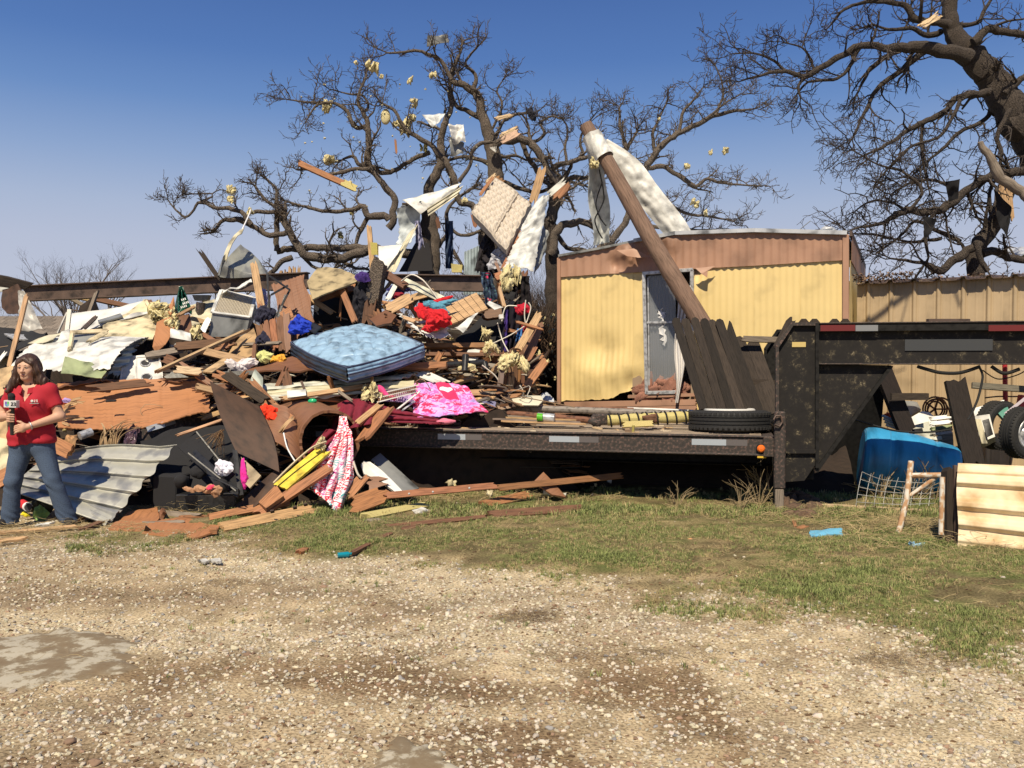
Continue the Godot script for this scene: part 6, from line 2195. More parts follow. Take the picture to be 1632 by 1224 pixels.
func wreckage_middle() -> void:
	mattress()
	# stained panel and the dark hollow behind
	pn("stained_wallboard","beige water-stained wall panel tilted over the heap behind the mattress","wall panel",[[489,449,12.4],[498,476,12.0],[568,449,12.3],[573,441,12.5],[545,430,12.8],[520,424,12.9],[505,428,12.8]],0.02,M.cream_board,0.018,4,Color(0.62,0.58,0.5),5.0)
	pl("dark shattered tree trunk stub standing between the panels",[594,490,12.3],[606,412,12.3],0.19,0.17,M.bark,{"n": "trunk_stub","c": "branch","rag": 0.12})
	pl("lower splintered part of the dark trunk stub",[586,520,12.2],[592,480,12.2],0.16,0.14,M.wood_brown,{"n": "trunk_stub","c": "branch","rag": 0.1})
	pl("orange brace slanting in the hollow under the stained panel",[567,515,12.0],[545,462,12.3],0.09,0.04,M.wood_orange)
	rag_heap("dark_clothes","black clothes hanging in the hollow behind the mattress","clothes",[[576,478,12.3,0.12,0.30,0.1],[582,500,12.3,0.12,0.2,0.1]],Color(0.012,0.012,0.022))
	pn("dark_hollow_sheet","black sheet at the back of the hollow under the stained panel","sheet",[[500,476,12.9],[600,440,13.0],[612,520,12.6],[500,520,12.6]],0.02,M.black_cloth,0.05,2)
	rag_heap("purple_ball","dark purple cap on top of the trunk stub's left side","cap",[[578,441,12.2,0.10,0.075,0.09]],Color(0.05,0.02,0.16))
	rag_heap("blue_tarp","crumpled royal blue tarp left of the mattress","tarp",[[476,517,11.5,0.11,0.12,0.12],[484,520,11.4,0.12,0.08,0.12],[472,525,11.35,0.09,0.06,0.1]],Color(0.012,0.05,0.50))
	pn("black_tray","black flat panel leaning between the blue tarp and mattress","panel",[[474,504,11.7],[479,503,11.7],[512,521,11.4],[500,530,11.3],[486,522,11.4]],0.02,M.black_plastic,0.0,1)
	for k in 5:
		pl(nth(k,5) + " of five pale broken stud ends sticking up behind the long beam",[448+k*7,446,14.1],[449+k*7+rr(-1,1),428+rr(-4,3),14.1],0.05,0.04,M.wood_tan,{"n": "stud_end","c": "stud","g": "stud ends behind the beam","v": 1.2})
	# slatted cabinet panel and what lies around it
	var g:=Geo.new()
	var q:=[P(677,527,11.6),P(700,529,11.4),P(777,490,11.7),P(760,465,12.1)]
	var cab:=thing("slatted_cabinet_side","tilted orange slatted panel with dark gaps in the middle of the heap","panel",(q[0]+q[1])/2)
	var e0: Vector3=q[0]
	var bs: Array=[q[0],q[3]]
	for k in 9:
		g=Geo.new()
		g.tint=Color(1,1,1)*rr(0.9,1.12)
		var u0:=k/9.0
		var u1:=(k+0.93)/9.0
		var a: Vector3=P(664,508,11.8).lerp(P(760,466,12.1),u0)
		var b: Vector3=P(692,528,11.4).lerp(P(778,491,11.7),u0)
		var a1: Vector3=P(664,508,11.8).lerp(P(760,466,12.1),u1)
		var b1: Vector3=P(692,528,11.4).lerp(P(778,491,11.7),u1)
		sheet(g,[b,b1,a1,a],3,5,0.025,{"crumple": 0.006})
		part("slat",g,M.wood_tan,cab)
	g=Geo.new()
	g.tint=Color(0.4,0.35,0.3)
	sheet(g,[P(692,530,11.43),P(778,493,11.73),P(760,468,12.13),P(664,510,11.83)],3,3,0.012,{})
	part("backing_board",g,M.panelling,cab)
	rag_heap("red_cloth","bright red cloth heaped on the slatted panel","cloth",[[690,505,11.35,0.17,0.11,0.12],[700,510,11.2,0.13,0.09,0.1],[678,497,11.55,0.11,0.12,0.1],[700,480,11.9,0.15,0.04,0.08],[688,520,11.2,0.12,0.06,0.06]],Color(0.58,0.012,0.02))
	rag_heap("floral_cloth","blue and green patterned cloth across the red one","cloth",[[694,488,11.5,0.17,0.05,0.07],[710,483,11.6,0.13,0.035,0.06]],Color(0.10,0.30,0.42))
	pl("short tan panel offcut left of the slatted panel",[618,494,11.9],[654,474,12.0],0.17,0.02,M.wood_tan,{"n": "panel_offcut","c": "board"})
	pl("white patterned trim board slanting down to the red cloth",[640,446,12.3],[706,478,12.0],0.12,0.02,M.white_paint,{"n": "trim_board","c": "board","v": 0.9})
	pl("dark brown rafter slanting down from the trunk stub",[606,432,12.5],[648,458,12.2],0.12,0.06,M.wood_brown)
	pl("pale strip leaning left of the tan offcut",[617,480,12.1],[632,452,12.3],0.07,0.02,M.white_metal,{"n": "trim_strip","c": "trim"})
	rag_heap("blue_shirt","dark blue shirt tangled behind the trim board","clothes",[[636,462,12.4,0.15,0.07,0.1],[628,470,12.35,0.1,0.06,0.08]],Color(0.03,0.03,0.14))
	rag_heap("maroon_scrap","small dark red scrap under the blue shirt","cloth",[[634,470,12.2,0.08,0.04,0.05]],Color(0.25,0.015,0.03))
	pn("tan_ruin","dull brown carton crushed below the tan offcut","carton",[[588,508,11.8],[614,494,11.9],[632,502,11.8],[624,515,11.6],[600,520,11.6]],0.03,M.panelling,0.03,2,Color(0.7,0.65,0.6))
	sh("white_liner","torn white liner sheet hanging below the slatted panel","plastic sheet",[[678,540,11.2],[722,542,11.3],[720,528,11.5],[640,500,11.9]],26,14,0.004,M.white_metal,{"crumple": 0.12,"rag": 0.08})
	sh("white_liner","long torn white strip curving from the offcut down to the mattress corner","plastic sheet",[[670,538,11.1],[680,540,11.1],[645,500,11.7],[630,498,11.7]],8,20,0.004,M.white_metal,{"crumple": 0.08,"rag": 0.06})
	pn("white_corner","pointed white sheet corner under the slatted panel's right end","metal sheet",[[724,521,11.4],[766,496,11.7],[752,512,11.5],[738,530,11.3]],0.006,M.white_metal,0.05,3)
	pn("white_corner","flat white scrap right of the slatted panel","metal sheet",[[776,484,11.9],[780,479,12.0],[802,491,11.9],[788,494,11.8]],0.006,M.white_metal,0.03,2)
	for k in 6:
		pl(nth(k,6) + " of six short laths tangled left of the slatted panel",[640+k*9,505+k*5,11.5],[662+k*7,520+rr(-14,10),11.4],0.05,0.02,[M.wood_tan,M.wood_orange][k % 2],{"n": "lath","c": "lath","g": "laths left of the slatted panel"})
	g=Geo.new()
	g.tint=Color(0.65,0.6,0.52)
	wire(g,[P(640,448,12.2),P(656,438,12.1),P(672,445,12.0),P(690,466,12.0),P(700,480,12.0)],0.012)
	solo("cable","pale looped cable in front of the shorter steel beam","cable",g,M.plain)
	# boards to the right of the mattress
	pl("long brown rail right of the mattress, upper of two",[676,552,11.5],[784,551,11.6],0.07,0.06,M.wood_orange,{"v": 0.75})
	pl("thinner brown rail right of the mattress, lower of two",[676,565,11.3],[800,566,11.4],0.05,0.05,M.wood_brown,{"v": 1.2})
	pl("thick orange timber below the mattress's right end",[632,587,10.9],[714,582,11.1],0.09,0.07,M.wood_orange,{"v": 0.85})
	g=Geo.new()
	tube(g,[P(712,582,10.95),P(772,578,11.1)],[0.042],12)
	tube(g,[P(741,592,10.9),P(742,566,10.98)],[0.045],12)
	tube(g,[P(772,578,11.1),P(775,590,11.05)],[0.045],12)
	solo("drain_pipe","black plastic drain pipe with tee right of the mattress","pipe",g,M.black_plastic)
	pn("white_slab","white rounded board behind the black drain pipe","board",[[738,572,11.3],[746,558,11.5],[766,556,11.6],[768,565,11.5],[754,577,11.3]],0.015,M.white_paint,0.01,2,Color(0.9,0.92,0.9))
	g=Geo.new()
	for k in 5:
		blob(g,P(rr(722,764),rr(584,590),10.95),Vector3(0.05,0.035,0.05),0.5,18,6)
	solo("insulation_crumbs","yellow insulation crumbs under the black drain pipe","insulation",g,M.insulation)
	# white gutters below the mattress
	for k in 3:
		sh("siding_strip",["upper white siding strip below the mattress","middle weathered white siding strip below the mattress","lowest narrow white siding strip above the brown roll"][k],"siding strip",[[[412,622 - k*0,10.3],[640,606,10.6],[668,598,10.9],[412,614,10.6]],[[413,632,10.15],[660,616,10.5],[660,606,10.65],[413,622,10.35]],[[424,639,10.1],[520,634,10.2],[660,618,10.5],[424,632,10.2]]][k],40,18,0.006,[M.white_metal,M.cream_metal,M.white_metal][k],{"ribs_v": 2.0,"amp": 0.025,"how": "wide","crumple": 0.03},Color(0.8,0.8,0.72))
	sh("bright_siding","bright white ribbed siding piece below the mattress's right side","siding strip",[[690,611,10.7],[718,609,10.8],[676,590,11.1],[646,593,11.0]],14,20,0.005,M.white_paint,{"ribs_u": 3.0,"amp": 0.02})
	sh("short_gutter","short white gutter piece on the siding strips","gutter",[[458,634,9.95],[488,630,10.0],[488,622,10.15],[458,623,10.1]],12,12,0.006,M.white_metal,{"bow_v": 0.04})
	pl("thin dark strap across the siding strips",[480,607,10.4],[490,633,10.05],0.03,0.01,M.steel_brown,{"n": "strap","c": "strap"})
	pl("long tan lath rising from the roll towards the pink blanket",[448,636,9.95],[594,614,10.4],0.055,0.03,M.wood_tan,{"v": 1.05})
	pl("short upright stake in front of the siding strips",[594,616,10.3],[592,596,10.4],0.03,0.03,M.wood_tan,{"n": "stake","c": "stake"})
	pl("twisted grey stick above the maroon cloth",[537,622,10.1],[562,640,10.0],0.035,0.03,M.wood_grey,{"n": "stick","c": "stick"})
	g=Geo.new()
	tube(g,[P(494,641,10.0),P(504,636,10.0)],[0.03,0.04],10)
	g.tint=Color(0.02,0.4,0.16)
	var gb:=Geo.new()
	gb.tint=Color(0.02,0.42,0.17)
	blob(gb,P(498,639,9.98),Vector3(0.055,0.03,0.03),0.1,5,8)
	solo("green_bottle","small bright green bottle under the tan lath","bottle",gb,M.glossy)
	for k in 2:
		g=Geo.new()
		fluff(g,P(588+k*14,628 - k*4,10.2),0.09,5)
		solo("insulation_tuft",["cream insulation tuft at the tan lath's right end","cream insulation tuft touching the pink blanket"][k],"insulation",g,M.insulation)
	# umber standing board and the rolled sheet
	var ub:=func(u: float,v: float) -> Vector3:
		var p0:=[335.0,608.0]
		var x:=lerpf(lerpf(336,414,u),lerpf(378,446,u),v)
		var y:=lerpf(lerpf(608,648,u),lerpf(722,754,u),v)
		return P(x+7*sin(v*PI)*u - 4*sin(v*PI)*(1 - u),y,lerpf(9.5,9.1,v) - 0.22*u+0.05*sin(v*3))
	g=Geo.new()
	grid(g,ub,14,20,0.022,0.6,0.9)
	solo("dark_board","tall dark brown board standing tilted right of the black cabinet","board",g,M.panel_umber)
	roll()
	rag_heap("orange_cloth","bright orange-red cloth tucked behind the tall dark board","cloth",[[428,656,9.55,0.08,0.08,0.06],[434,666,9.5,0.06,0.09,0.05],[424,662,9.55,0.06,0.07,0.05]],Color(0.85,0.05,0.015))
	pl("orange lath leaning from the roll's top",[436,643,9.7],[468,668,9.45],0.05,0.02,M.wood_orange)
	pl("curled brown veneer over the roll",[446,690,9.3],[470,664,9.4],0.04,0.01,M.wood_tan,{"n": "veneer_strip","c": "veneer strip","bow": 0.06})
	# black cabinet, broken
	black_cabinet()

func mattress() -> void:
	var far:=P(577,516,12.25)
	var left:=P(463,546,11.15)
	var near:=P(553,586,9.98)
	var right:=P(675,549,10.85)
	var n:=(right - left).cross(far - near).normalized()
	if n.y<0:
		n=-n
	var t:=thing("blue_mattress","pale blue quilted mattress with darker left sides lying on the heap","mattress",(left+near+right+far)/4 - Vector3.UP*0.2)
	var th:=0.175
	var g:=Geo.new()
	var cs:=[left,near,right,far]
	var outs:=[]
	for k in 4:
		var out: Vector3=(cs[k]+cs[(k+1) % 4])/2 - (left+right+near+far)/4
		outs.append((out - n*out.dot(n)).normalized())
	var top:=func(u: float,v: float) -> Vector3:
		var uu:=u*2 - 1
		var vv:=v*2 - 1
		# rounded corners
		var s:=1.0 - 0.035*pow(absf(uu*vv),3)
		uu*=s
		vv*=s
		var p: Vector3=left.lerp(near,(uu+1)/2).lerp(far.lerp(right,(uu+1)/2),(vv+1)/2)
		for k in 4:
			p+=outs[k]*0.07*sin(PI*[u,v,u,v][k])*[1 - v,u,v,1 - u][k]
		var rim:=maxf(absf(uu),absf(vv))
		var h:=0.035*(1 - pow(rim,6))+0.06*(1 - uu*uu)*(1 - vv*vv)
		# quilting: crossing wavy lines
		var a:=u*9+v*9+0.28*sin(v*26) 
		var b:=u*9 - v*9+0.28*sin(u*30)
		var k:=minf(absf(sin(a*PI/1.9)),absf(sin(b*PI/1.9)))
		var k2:=absf(sin((u*17+0.5*sin(v*20))*PI/2.3))
		h+=(0.034*(pow(k,0.45) - 0.6)+0.010*sqrt(k2)+0.018*nz.get_noise_2d(u*60,v*60))*(1 - pow(rim,8))
		return p+n*h
	grid(g,top,150,150,0.0,2.0,1.4)
	part("quilted_top",g,M.quilt_blue,t)
	# sides: padded borders with piping
	for k in 4:
		var a: Vector3=cs[k]
		var b: Vector3=cs[(k+1) % 4]
		var out: Vector3=outs[k]
		g=Geo.new()
		var navy: bool=k==0 or k==3  # the two left borders get a much darker tint than the right ones
		var f:=func(u: float,v: float) -> Vector3:
			var p:=a.lerp(b,u) - n*(v*th)+out*0.07*sin(PI*u)
			var bulge:=0.02*sin(v*PI)+0.012*absf(sin(v*PI*3))+0.01*nz.get_noise_2d(u*80,v*40)
			var sag:=0.05*sin(u*3.0+0.6)*(0.0)
			return p+out*bulge - out*0.01+Vector3.UP*sag
		g.tint=Color(0.10,0.095,0.115) if navy else Color(0.9,0.95,1.05)
		grid(g,f,40,18,0.0,1.8,0.25)
		part("border",g,M.quilt_blue,t)
		g=Geo.new()
		g.tint=Color(0.07,0.09,0.16)
		for vv in [0.0,1.0] if navy else [0.0,0.45,1.0]:
			var pts:=[]
			for i in 21:
				pts.append(f.call(i/20.0,vv)+out*0.006)
			tube(g,pts,[0.011],6)
		part("piping",g,M.cloth,t)
	g=Geo.new()
	g.tint=Color(0.5,0.55,0.6)
	g.face(left - n*th,near - n*th,right - n*th,far - n*th)
	part("underside",g,M.quilt_blue,t)

func roll() -> void:
	# a curved brown sheet rolled into an open tube, mouth to the right front
	var g:=Geo.new()
	var ax:=Vector3(0.50,-0.10,0.86).normalized()
	var c:=P(522,697,9.55)
	var up:=Vector3.UP
	var side:=ax.cross(up).normalized()
	var f:=func(u: float,v: float) -> Vector3:
		var a:=lerpf(-2.5,2.3,u)
		var r:=0.315+0.10*absf(u - 0.5)
		var rim:=0.03*nz.get_noise_1d(u*300)
		return c+ax*(lerpf(-0.95,0.10,v)+rim)+(up*cos(a)+side*sin(a))*r+side*(0.1*(1 - v))*0
	grid(g,f,44,16,0.03,1.6,1.0)
	solo("rolled_sheet","curved brown flooring sheet rolled into an open tube left of the blanket","flooring roll",g,M.panelling)
	g=Geo.new()
	g.tint=Color(1,1,1)
	sheet(g,[P(412,700,9.25),P(482,744,9.15),P(470,664,9.55),P(418,650,9.75)],16,12,0.012,{"bow_u": 0.10,"crumple": 0.03})
	solo("flooring_sheet","brown flooring sheet bulging between the tall dark board and the roll","flooring",g,M.panelling)
	sh("flooring_sheet","flat brown flooring sheet stretching over the roll to the maroon cloth","flooring",[[420,658,9.75],[590,662,10.0],[590,642,10.4],[430,642,10.2]],30,8,0.012,M.panelling,{"crumple": 0.04},Color(0.9,0.9,0.9))
	g=Geo.new()
	wire(g,[P(452,690,9.2),P(458,714,9.1),P(470,735,9.0)],0.008)
	g.tint=Color(0.6,0.5,0.35)
	solo("cord","thin pale cord hanging over the bulging flooring sheet","cord",g,M.plain)

func floral_print() -> ImageTexture:
	var im:=Image.create(64,128,false,Image.FORMAT_RGB8)
	var r:=RandomNumberGenerator.new()
	r.seed=3
	im.fill(Color(0.22,0.30,0.40))
	for i in 60:
		im.fill_rect(Rect2i(r.randi() % 64,r.randi() % 128,7,5),Color(0.12,0.17,0.28))
		im.fill_rect(Rect2i(r.randi() % 64,r.randi() % 128,3,4),Color(0.35,0.5,0.5))
	for i in 14:
		var x:=r.randi() % 64
		var y:=r.randi() % 128
		for k in 5:
			im.fill_rect(Rect2i(x+r.randi_range(-4,4),y+r.randi_range(-4,4),4,4),Color(0.80,0.2,0.36))
		im.fill_rect(Rect2i(x,y,3,3),Color(0.9,0.75,0.75))
	return ImageTexture.create_from_image(im)

func black_cabinet() -> void:
	var t:=thing("black_cabinet","broken black console cabinet with torn front at the heap's foot","cabinet",G(300,830))
	var g:=Geo.new()
	# left block and long lower box
	var b:=Basis(Vector3.UP,-0.12)*Basis(Vector3.BACK,-0.03)
	box(g,Transform3D(b,G(268,818)+Vector3(0,0.20,-0.1)),Vector3(0.26,0.40,0.30),0.012)
	part("side_block",g,M.black_cloth,t)
	g=Geo.new()
	box(g,Transform3D(b*Basis(Vector3.BACK,0.05),G(330,822)+Vector3(0,0.11,-0.15)),Vector3(0.66,0.22,0.30),0.012)
	part("lower_box",g,M.black_plastic,t)
	g=Geo.new()
	g.tint=Color(2,2,2)
	panel(g,[[283,712,9.2],[312,688,9.3],[340,726,9.0],[322,748,8.9]],0.02,0.02,3)
	part("speaker_cloth",g,M.black_cloth,t)
	g=Geo.new()
	panel(g,[[306,720,9.1],[312,716,9.1],[380,778,8.6],[378,792,8.55],[340,770,8.7]],0.03,0.02,3)
	part("torn_front",g,M.black_plastic,t)
	g=Geo.new()
	panel(g,[[370,716,9.0],[378,718,9.0],[388,788,8.6],[380,790,8.6]],0.04,0.0,1)
	part("side_post",g,M.black_plastic,t)
	for q in [[[313,688],[352,736],9.2],[[300,722],[378,784],8.75],[[282,790],[380,786],8.6],[[336,760],[380,780],8.6]]:
		g=Geo.new()
		g.tint=Color(6,6,6)
		beam(g,P(q[0][0],q[0][1],q[2]),P(q[1][0],q[1][1],q[2] - 0.15),0.012,0.01,Vector3(0,0.5,1))
		part("trim",g,M.black_plastic,t)
	for q in [[290,765,8.7],[318,752,8.85],[360,756,8.75],[350,775,8.6]]:
		g=Geo.new()
		blob(g,P(q[0],q[1],q[2]),Vector3(0.08,0.07,0.07),0.3,9,8)
		part("torn_lining",g,M.black_cloth,t)
	pn("black_backdrop","black plastic sheet sagging behind the broken console","plastic sheet",[[222,700,9.6],[290,682,9.8],[372,676,9.9],[392,740,9.3],[380,800,8.95],[250,800,9.05],[232,740,9.4]],0.01,M.black_cloth,0.08,3)
	pl("long tan batten slanting over the black console",[282,694,9.2],[358,668,9.4],0.03,0.02,M.wood_tan)
	rag_heap("white_socks","white rag inside the black console","cloth",[[356,744,8.7,0.07,0.07,0.06],[364,750,8.65,0.06,0.04,0.05]],Color(0.75,0.75,0.85))
	pl("pale blue strip inside the black console",[345,752,8.65],[354,736,8.75],0.035,0.01,M.steel_blue,{"n": "strip","c": "strip"})
	rag_heap("doll","small doll with tan hair and pink bow lying on the black console","doll",[[318,778,8.5,0.075,0.03,0.05],[334,780,8.48,0.06,0.045,0.05],[345,783,8.46,0.05,0.05,0.05],[303,780,8.52,0.05,0.022,0.03]],Color(0.45,0.25,0.14))
	rag_heap("pink_bow","hot pink bow on the small doll's head","bow",[[336,776,8.42,0.035,0.02,0.025],[332,778,8.42,0.02,0.02,0.02]],Color(0.75,0.06,0.14))
	pn("grey_board","grey board edge right of the black console","board",[[384,728,8.95],[400,742,8.85],[416,758,8.75],[398,778,8.65],[390,770,8.7]],0.02,M.tan_board,0.01,2,Color(0.7,0.8,0.95))
	rag_heap("pink_cloth","narrow hot pink cloth between the console post and grey board","cloth",[[387,748,8.8,0.03,0.10,0.03],[390,765,8.72,0.03,0.08,0.03]],Color(0.75,0.03,0.32))
	g=Geo.new()
	for k in 40:
		var a:=P(354+rr(-4,4),688+rr(-4,4),9.25)
		var d:=Vector3(rr(-0.6,0.1),rr(-1,-0.1),rr(0,0.4)).normalized()*rr(0.1,0.28)
		tube(g,[a,a+d*0.5+Vector3(0,0.02,0),a+d],[0.003,0.003,0.002],3,false)
	g.tint=Color(0.55,0.42,0.2)
	solo("straw_tuft","fan of dry straw hanging by the tall dark board","straw",g,M.wood_tan)

func wreckage_right() -> void:
	# splintered stack beside the home
	pl("long pale plank leaning up to the right beside the home",[824,560,11.2],[860,500,11.6],0.10,0.04,M.wood_tan,{"v": 1.05})
	pl("dark face board leaning behind the long pale plank",[830,590,11.4],[858,512,11.8],0.18,0.03,M.panelling)
	pl("orange plank leaning right in the stack, lower right",[838,618,11.0],[870,574,11.3],0.10,0.05,M.wood_orange,{"v": 1.1})
	pl("short orange plank behind the lower right plank",[840,575,11.4],[852,553,11.5],0.08,0.04,M.wood_orange)
	pn("dark_shingle_board","dark triangular panel jutting right from the stack","panel",[[838,588,11.5],[872,560,11.9],[876,556,11.9],[858,590,11.4],[842,602,11.2]],0.03,M.panel_umber,0.0,2)
	for k in 6:
		pl(["leftmost upright stud of the splintered stack","second upright stud of the splintered stack","third upright stud of the splintered stack","fourth upright stud, under the insulation tuft","fifth upright stud of the splintered stack","rightmost upright stud of the splintered stack"][k],[797+k*7,640,11.0+0.05*k],[801+k*6.5+rr(-2,3),572+rr(-20,12),11.2],0.07,0.05,[M.wood_brown,M.wood_orange,M.panelling][k % 3],{"n": "stud","c": "stud","rag": 0.1,"v": 0.8})
	pl("dark steel post leaning at the front of the stack",[795,634,10.7],[803,570,10.9],0.07,0.06,M.steel_brown,{"n": "steel_post","c": "post","rag": 0.0})
	for q in [[808,578,0.13,"large pale yellow insulation clump on the splintered stack"],[832,578,0.10,"drooping insulation clump right of the large one on the stack"],[782,556,0.09,"yellow insulation clump at the end of the brown rails"],[775,530,0.08,"pale insulation clump in the shade above the brown rails"],[764,632,0.05,"small yellow insulation roll on the deck by the pink blanket"],[854,538,0.06,"orange-yellow scrap dangling right of the long pale plank"]]:
		var g:=Geo.new()
		fluff(g,P(q[0],q[1],10.85 if q[1]>540 else 11.8),q[2],8)
		solo("insulation_clump",q[3],"insulation",g,M.insulation)
	pl("smooth tan board end beside the insulation roll",[736,628,10.75],[772,626,10.85],0.08,0.06,M.wood_tan,{"v": 0.95})
	# cables and strings
	for q in [[[[768,582],[790,600],[800,616]],"thin white string slanting across the brown rails"],[[[784,548],[812,535],[836,520]],"white string stretched up to the hanging clothes"],[[[793,515],[800,540],[810,560]],"white string hanging from the small white box"],[[[838,478],[836,500],[838,515],[846,490],[842,482]],"looped white cord hanging beside the crimson hat"],[[[828,614],[834,625],[830,636]],"white cord looping down over the stack"],[[[800,512],[802,500],[808,488],[824,488]],"white cord from the small white box over the black garment"]]:
		var g:=Geo.new()
		g.tint=Color(0.72,0.68,0.58)
		var pts:=[]
		for p in q[0]:
			pts.append(P(p[0],p[1],11.5 if p[1]<560 else 10.8))
		wire(g,pts,0.009)
		solo("cord",q[1],"cord",g,M.plain)
	# clothes hanging above the stack
	hang("dark_garment","black garment with purple edge hanging right of the slatted panel","clothes",[818,486],[812,580],12.1,34,30,Color(0.012,0.011,0.02))
	hang("dark_jacket","long black jacket hanging under the draped white sheet","clothes",[826,440],[832,490],12.6,34,30,Color(0.012,0.011,0.014))
	hang("purple_strip","narrow purple strip down the black garment's front","clothes",[807,494],[806,560],11.98,4,4,Color(0.06,0.03,0.22),1.0)
	hang("patterned_curtain","dark blue curtain with pink flowers hanging right of the steel beam","curtain",[774,434],[786,488],12.7,16,24,Color.WHITE,2.0,mat("floral",[1,1,1],0.9,floral_print()))
	hang("blue_garment","bright blue garment scrap behind the long pale plank","clothes",[829,524],[826,546],11.7,8,8,Color(0.06,0.2,0.5),1.0)
	hang("red_garment","dark red garment scrap beside the blue one","clothes",[836,518],[836,540],11.75,8,7,Color(0.35,0.012,0.03),1.0)
	rag_heap("crimson_hat","crimson hat hanging above the long pale plank","hat",[[834,491,11.8,0.10,0.06,0.08],[832,495,11.75,0.08,0.05,0.07]],Color(0.45,0.008,0.03))
	var g:=Geo.new()
	box(g,Transform3D(Basis(Vector3.BACK,0.1),P(799,505,11.4)),Vector3(0.07,0.065,0.04),0.01)
	solo("socket_box","small white socket box dangling on its cord","socket box",g,M.white_paint)
	pl("thin tan stick standing behind the small white box",[804,490,11.9],[795,458,12.2],0.05,0.03,M.wood_tan,{"n": "stick","c": "stick"})
	pl("thin orange lath crossing in front of the crimson hat",[820,512,11.4],[864,525,11.4],0.035,0.025,M.wood_orange,{"n": "lath","c": "lath"})
	pn("dark_flap","dark grey flap hanging beside the thin tan stick","sheet",[[800,460,12.5],[822,466,12.4],[818,478,12.4],[806,476,12.4]],0.01,M.black_cloth,0.02,2,Color(3,3,3))
	for k in 3:
		pl(["orange wood block below the draped sheet's left corner","second orange wood block, hanging lower","pale wood chunk under the draped sheet"][k],[790+k*4,443+k*8 - (12 if k==2 else 0),12.6],[806+k*2 - (8 if k==1 else 0),438+k*8 - (10 if k==2 else 0),12.6],0.12,0.08,[M.wood_orange,M.wood_tan,M.wood_pale][k],{"n": "wood_block","c": "wood block"})
	g=Geo.new()
	fluff(g,P(818,443,12.5),0.16,9)
	solo("insulation_clump","hanging straw-coloured insulation beneath the draped white sheet","insulation",g,M.insulation)
	pn("dark_overhang","black tangle of roofing felt behind the stack","roofing felt",[[770,500,12.6],[800,500,12.6],[830,520,12.5],[836,600,12.0],[720,600,12.0],[726,540,12.3]],0.02,M.black_cloth,0.10,3,Color(1.6,1.4,1.2))
	pl("dark brown beam stub behind the slatted panel's right end",[770,503,12.2],[826,495,12.3],0.16,0.06,M.panelling,{"v": 0.6})
	pn("cream_tub","cream plastic tub lid lying on the deck before the stack","tub",[[808,632,10.8],[862,630,10.9],[866,638,10.8],[858,646,10.7],[820,646,10.7]],0.02,M.white_paint,0.01,2,Color(0.85,0.82,0.68))
	pn("blue_flat","pale violet flat board lying on the deck before the tub lid","board",[[764,638,10.6],[796,640,10.6],[802,648,10.5],[780,648,10.5]],0.015,M.white_paint,0.0,1,Color(0.30,0.30,0.55))
	pn("dark_wedge","dark triangular board standing by the tub lid","board",[[796,648,10.5],[803,616,10.6],[818,640,10.5],[820,648,10.4]],0.02,M.panel_umber,0.0,1)
	pn("white_bags","white bag scraps beyond the tub lid by the home corner","bag",[[852,640,11.5],[866,626,11.7],[880,628,11.7],[884,642,11.5]],0.01,M.white_paint,0.10,3,Color(0.7,0.75,0.85),6.0)
	for k in 26:
		g=Geo.new()
		var x:=rr(852,890)
		fluff(g,P(x,rr(500,640),14.5+rr(-0.5,1.0)),rr(0.02,0.05),3)
		g.tint=Color.WHITE
		solo("insulation_scrap","pale insulation scrap caught in the brush beside the home","insulation",g,M.insulation,"scraps in the brush beside the home")

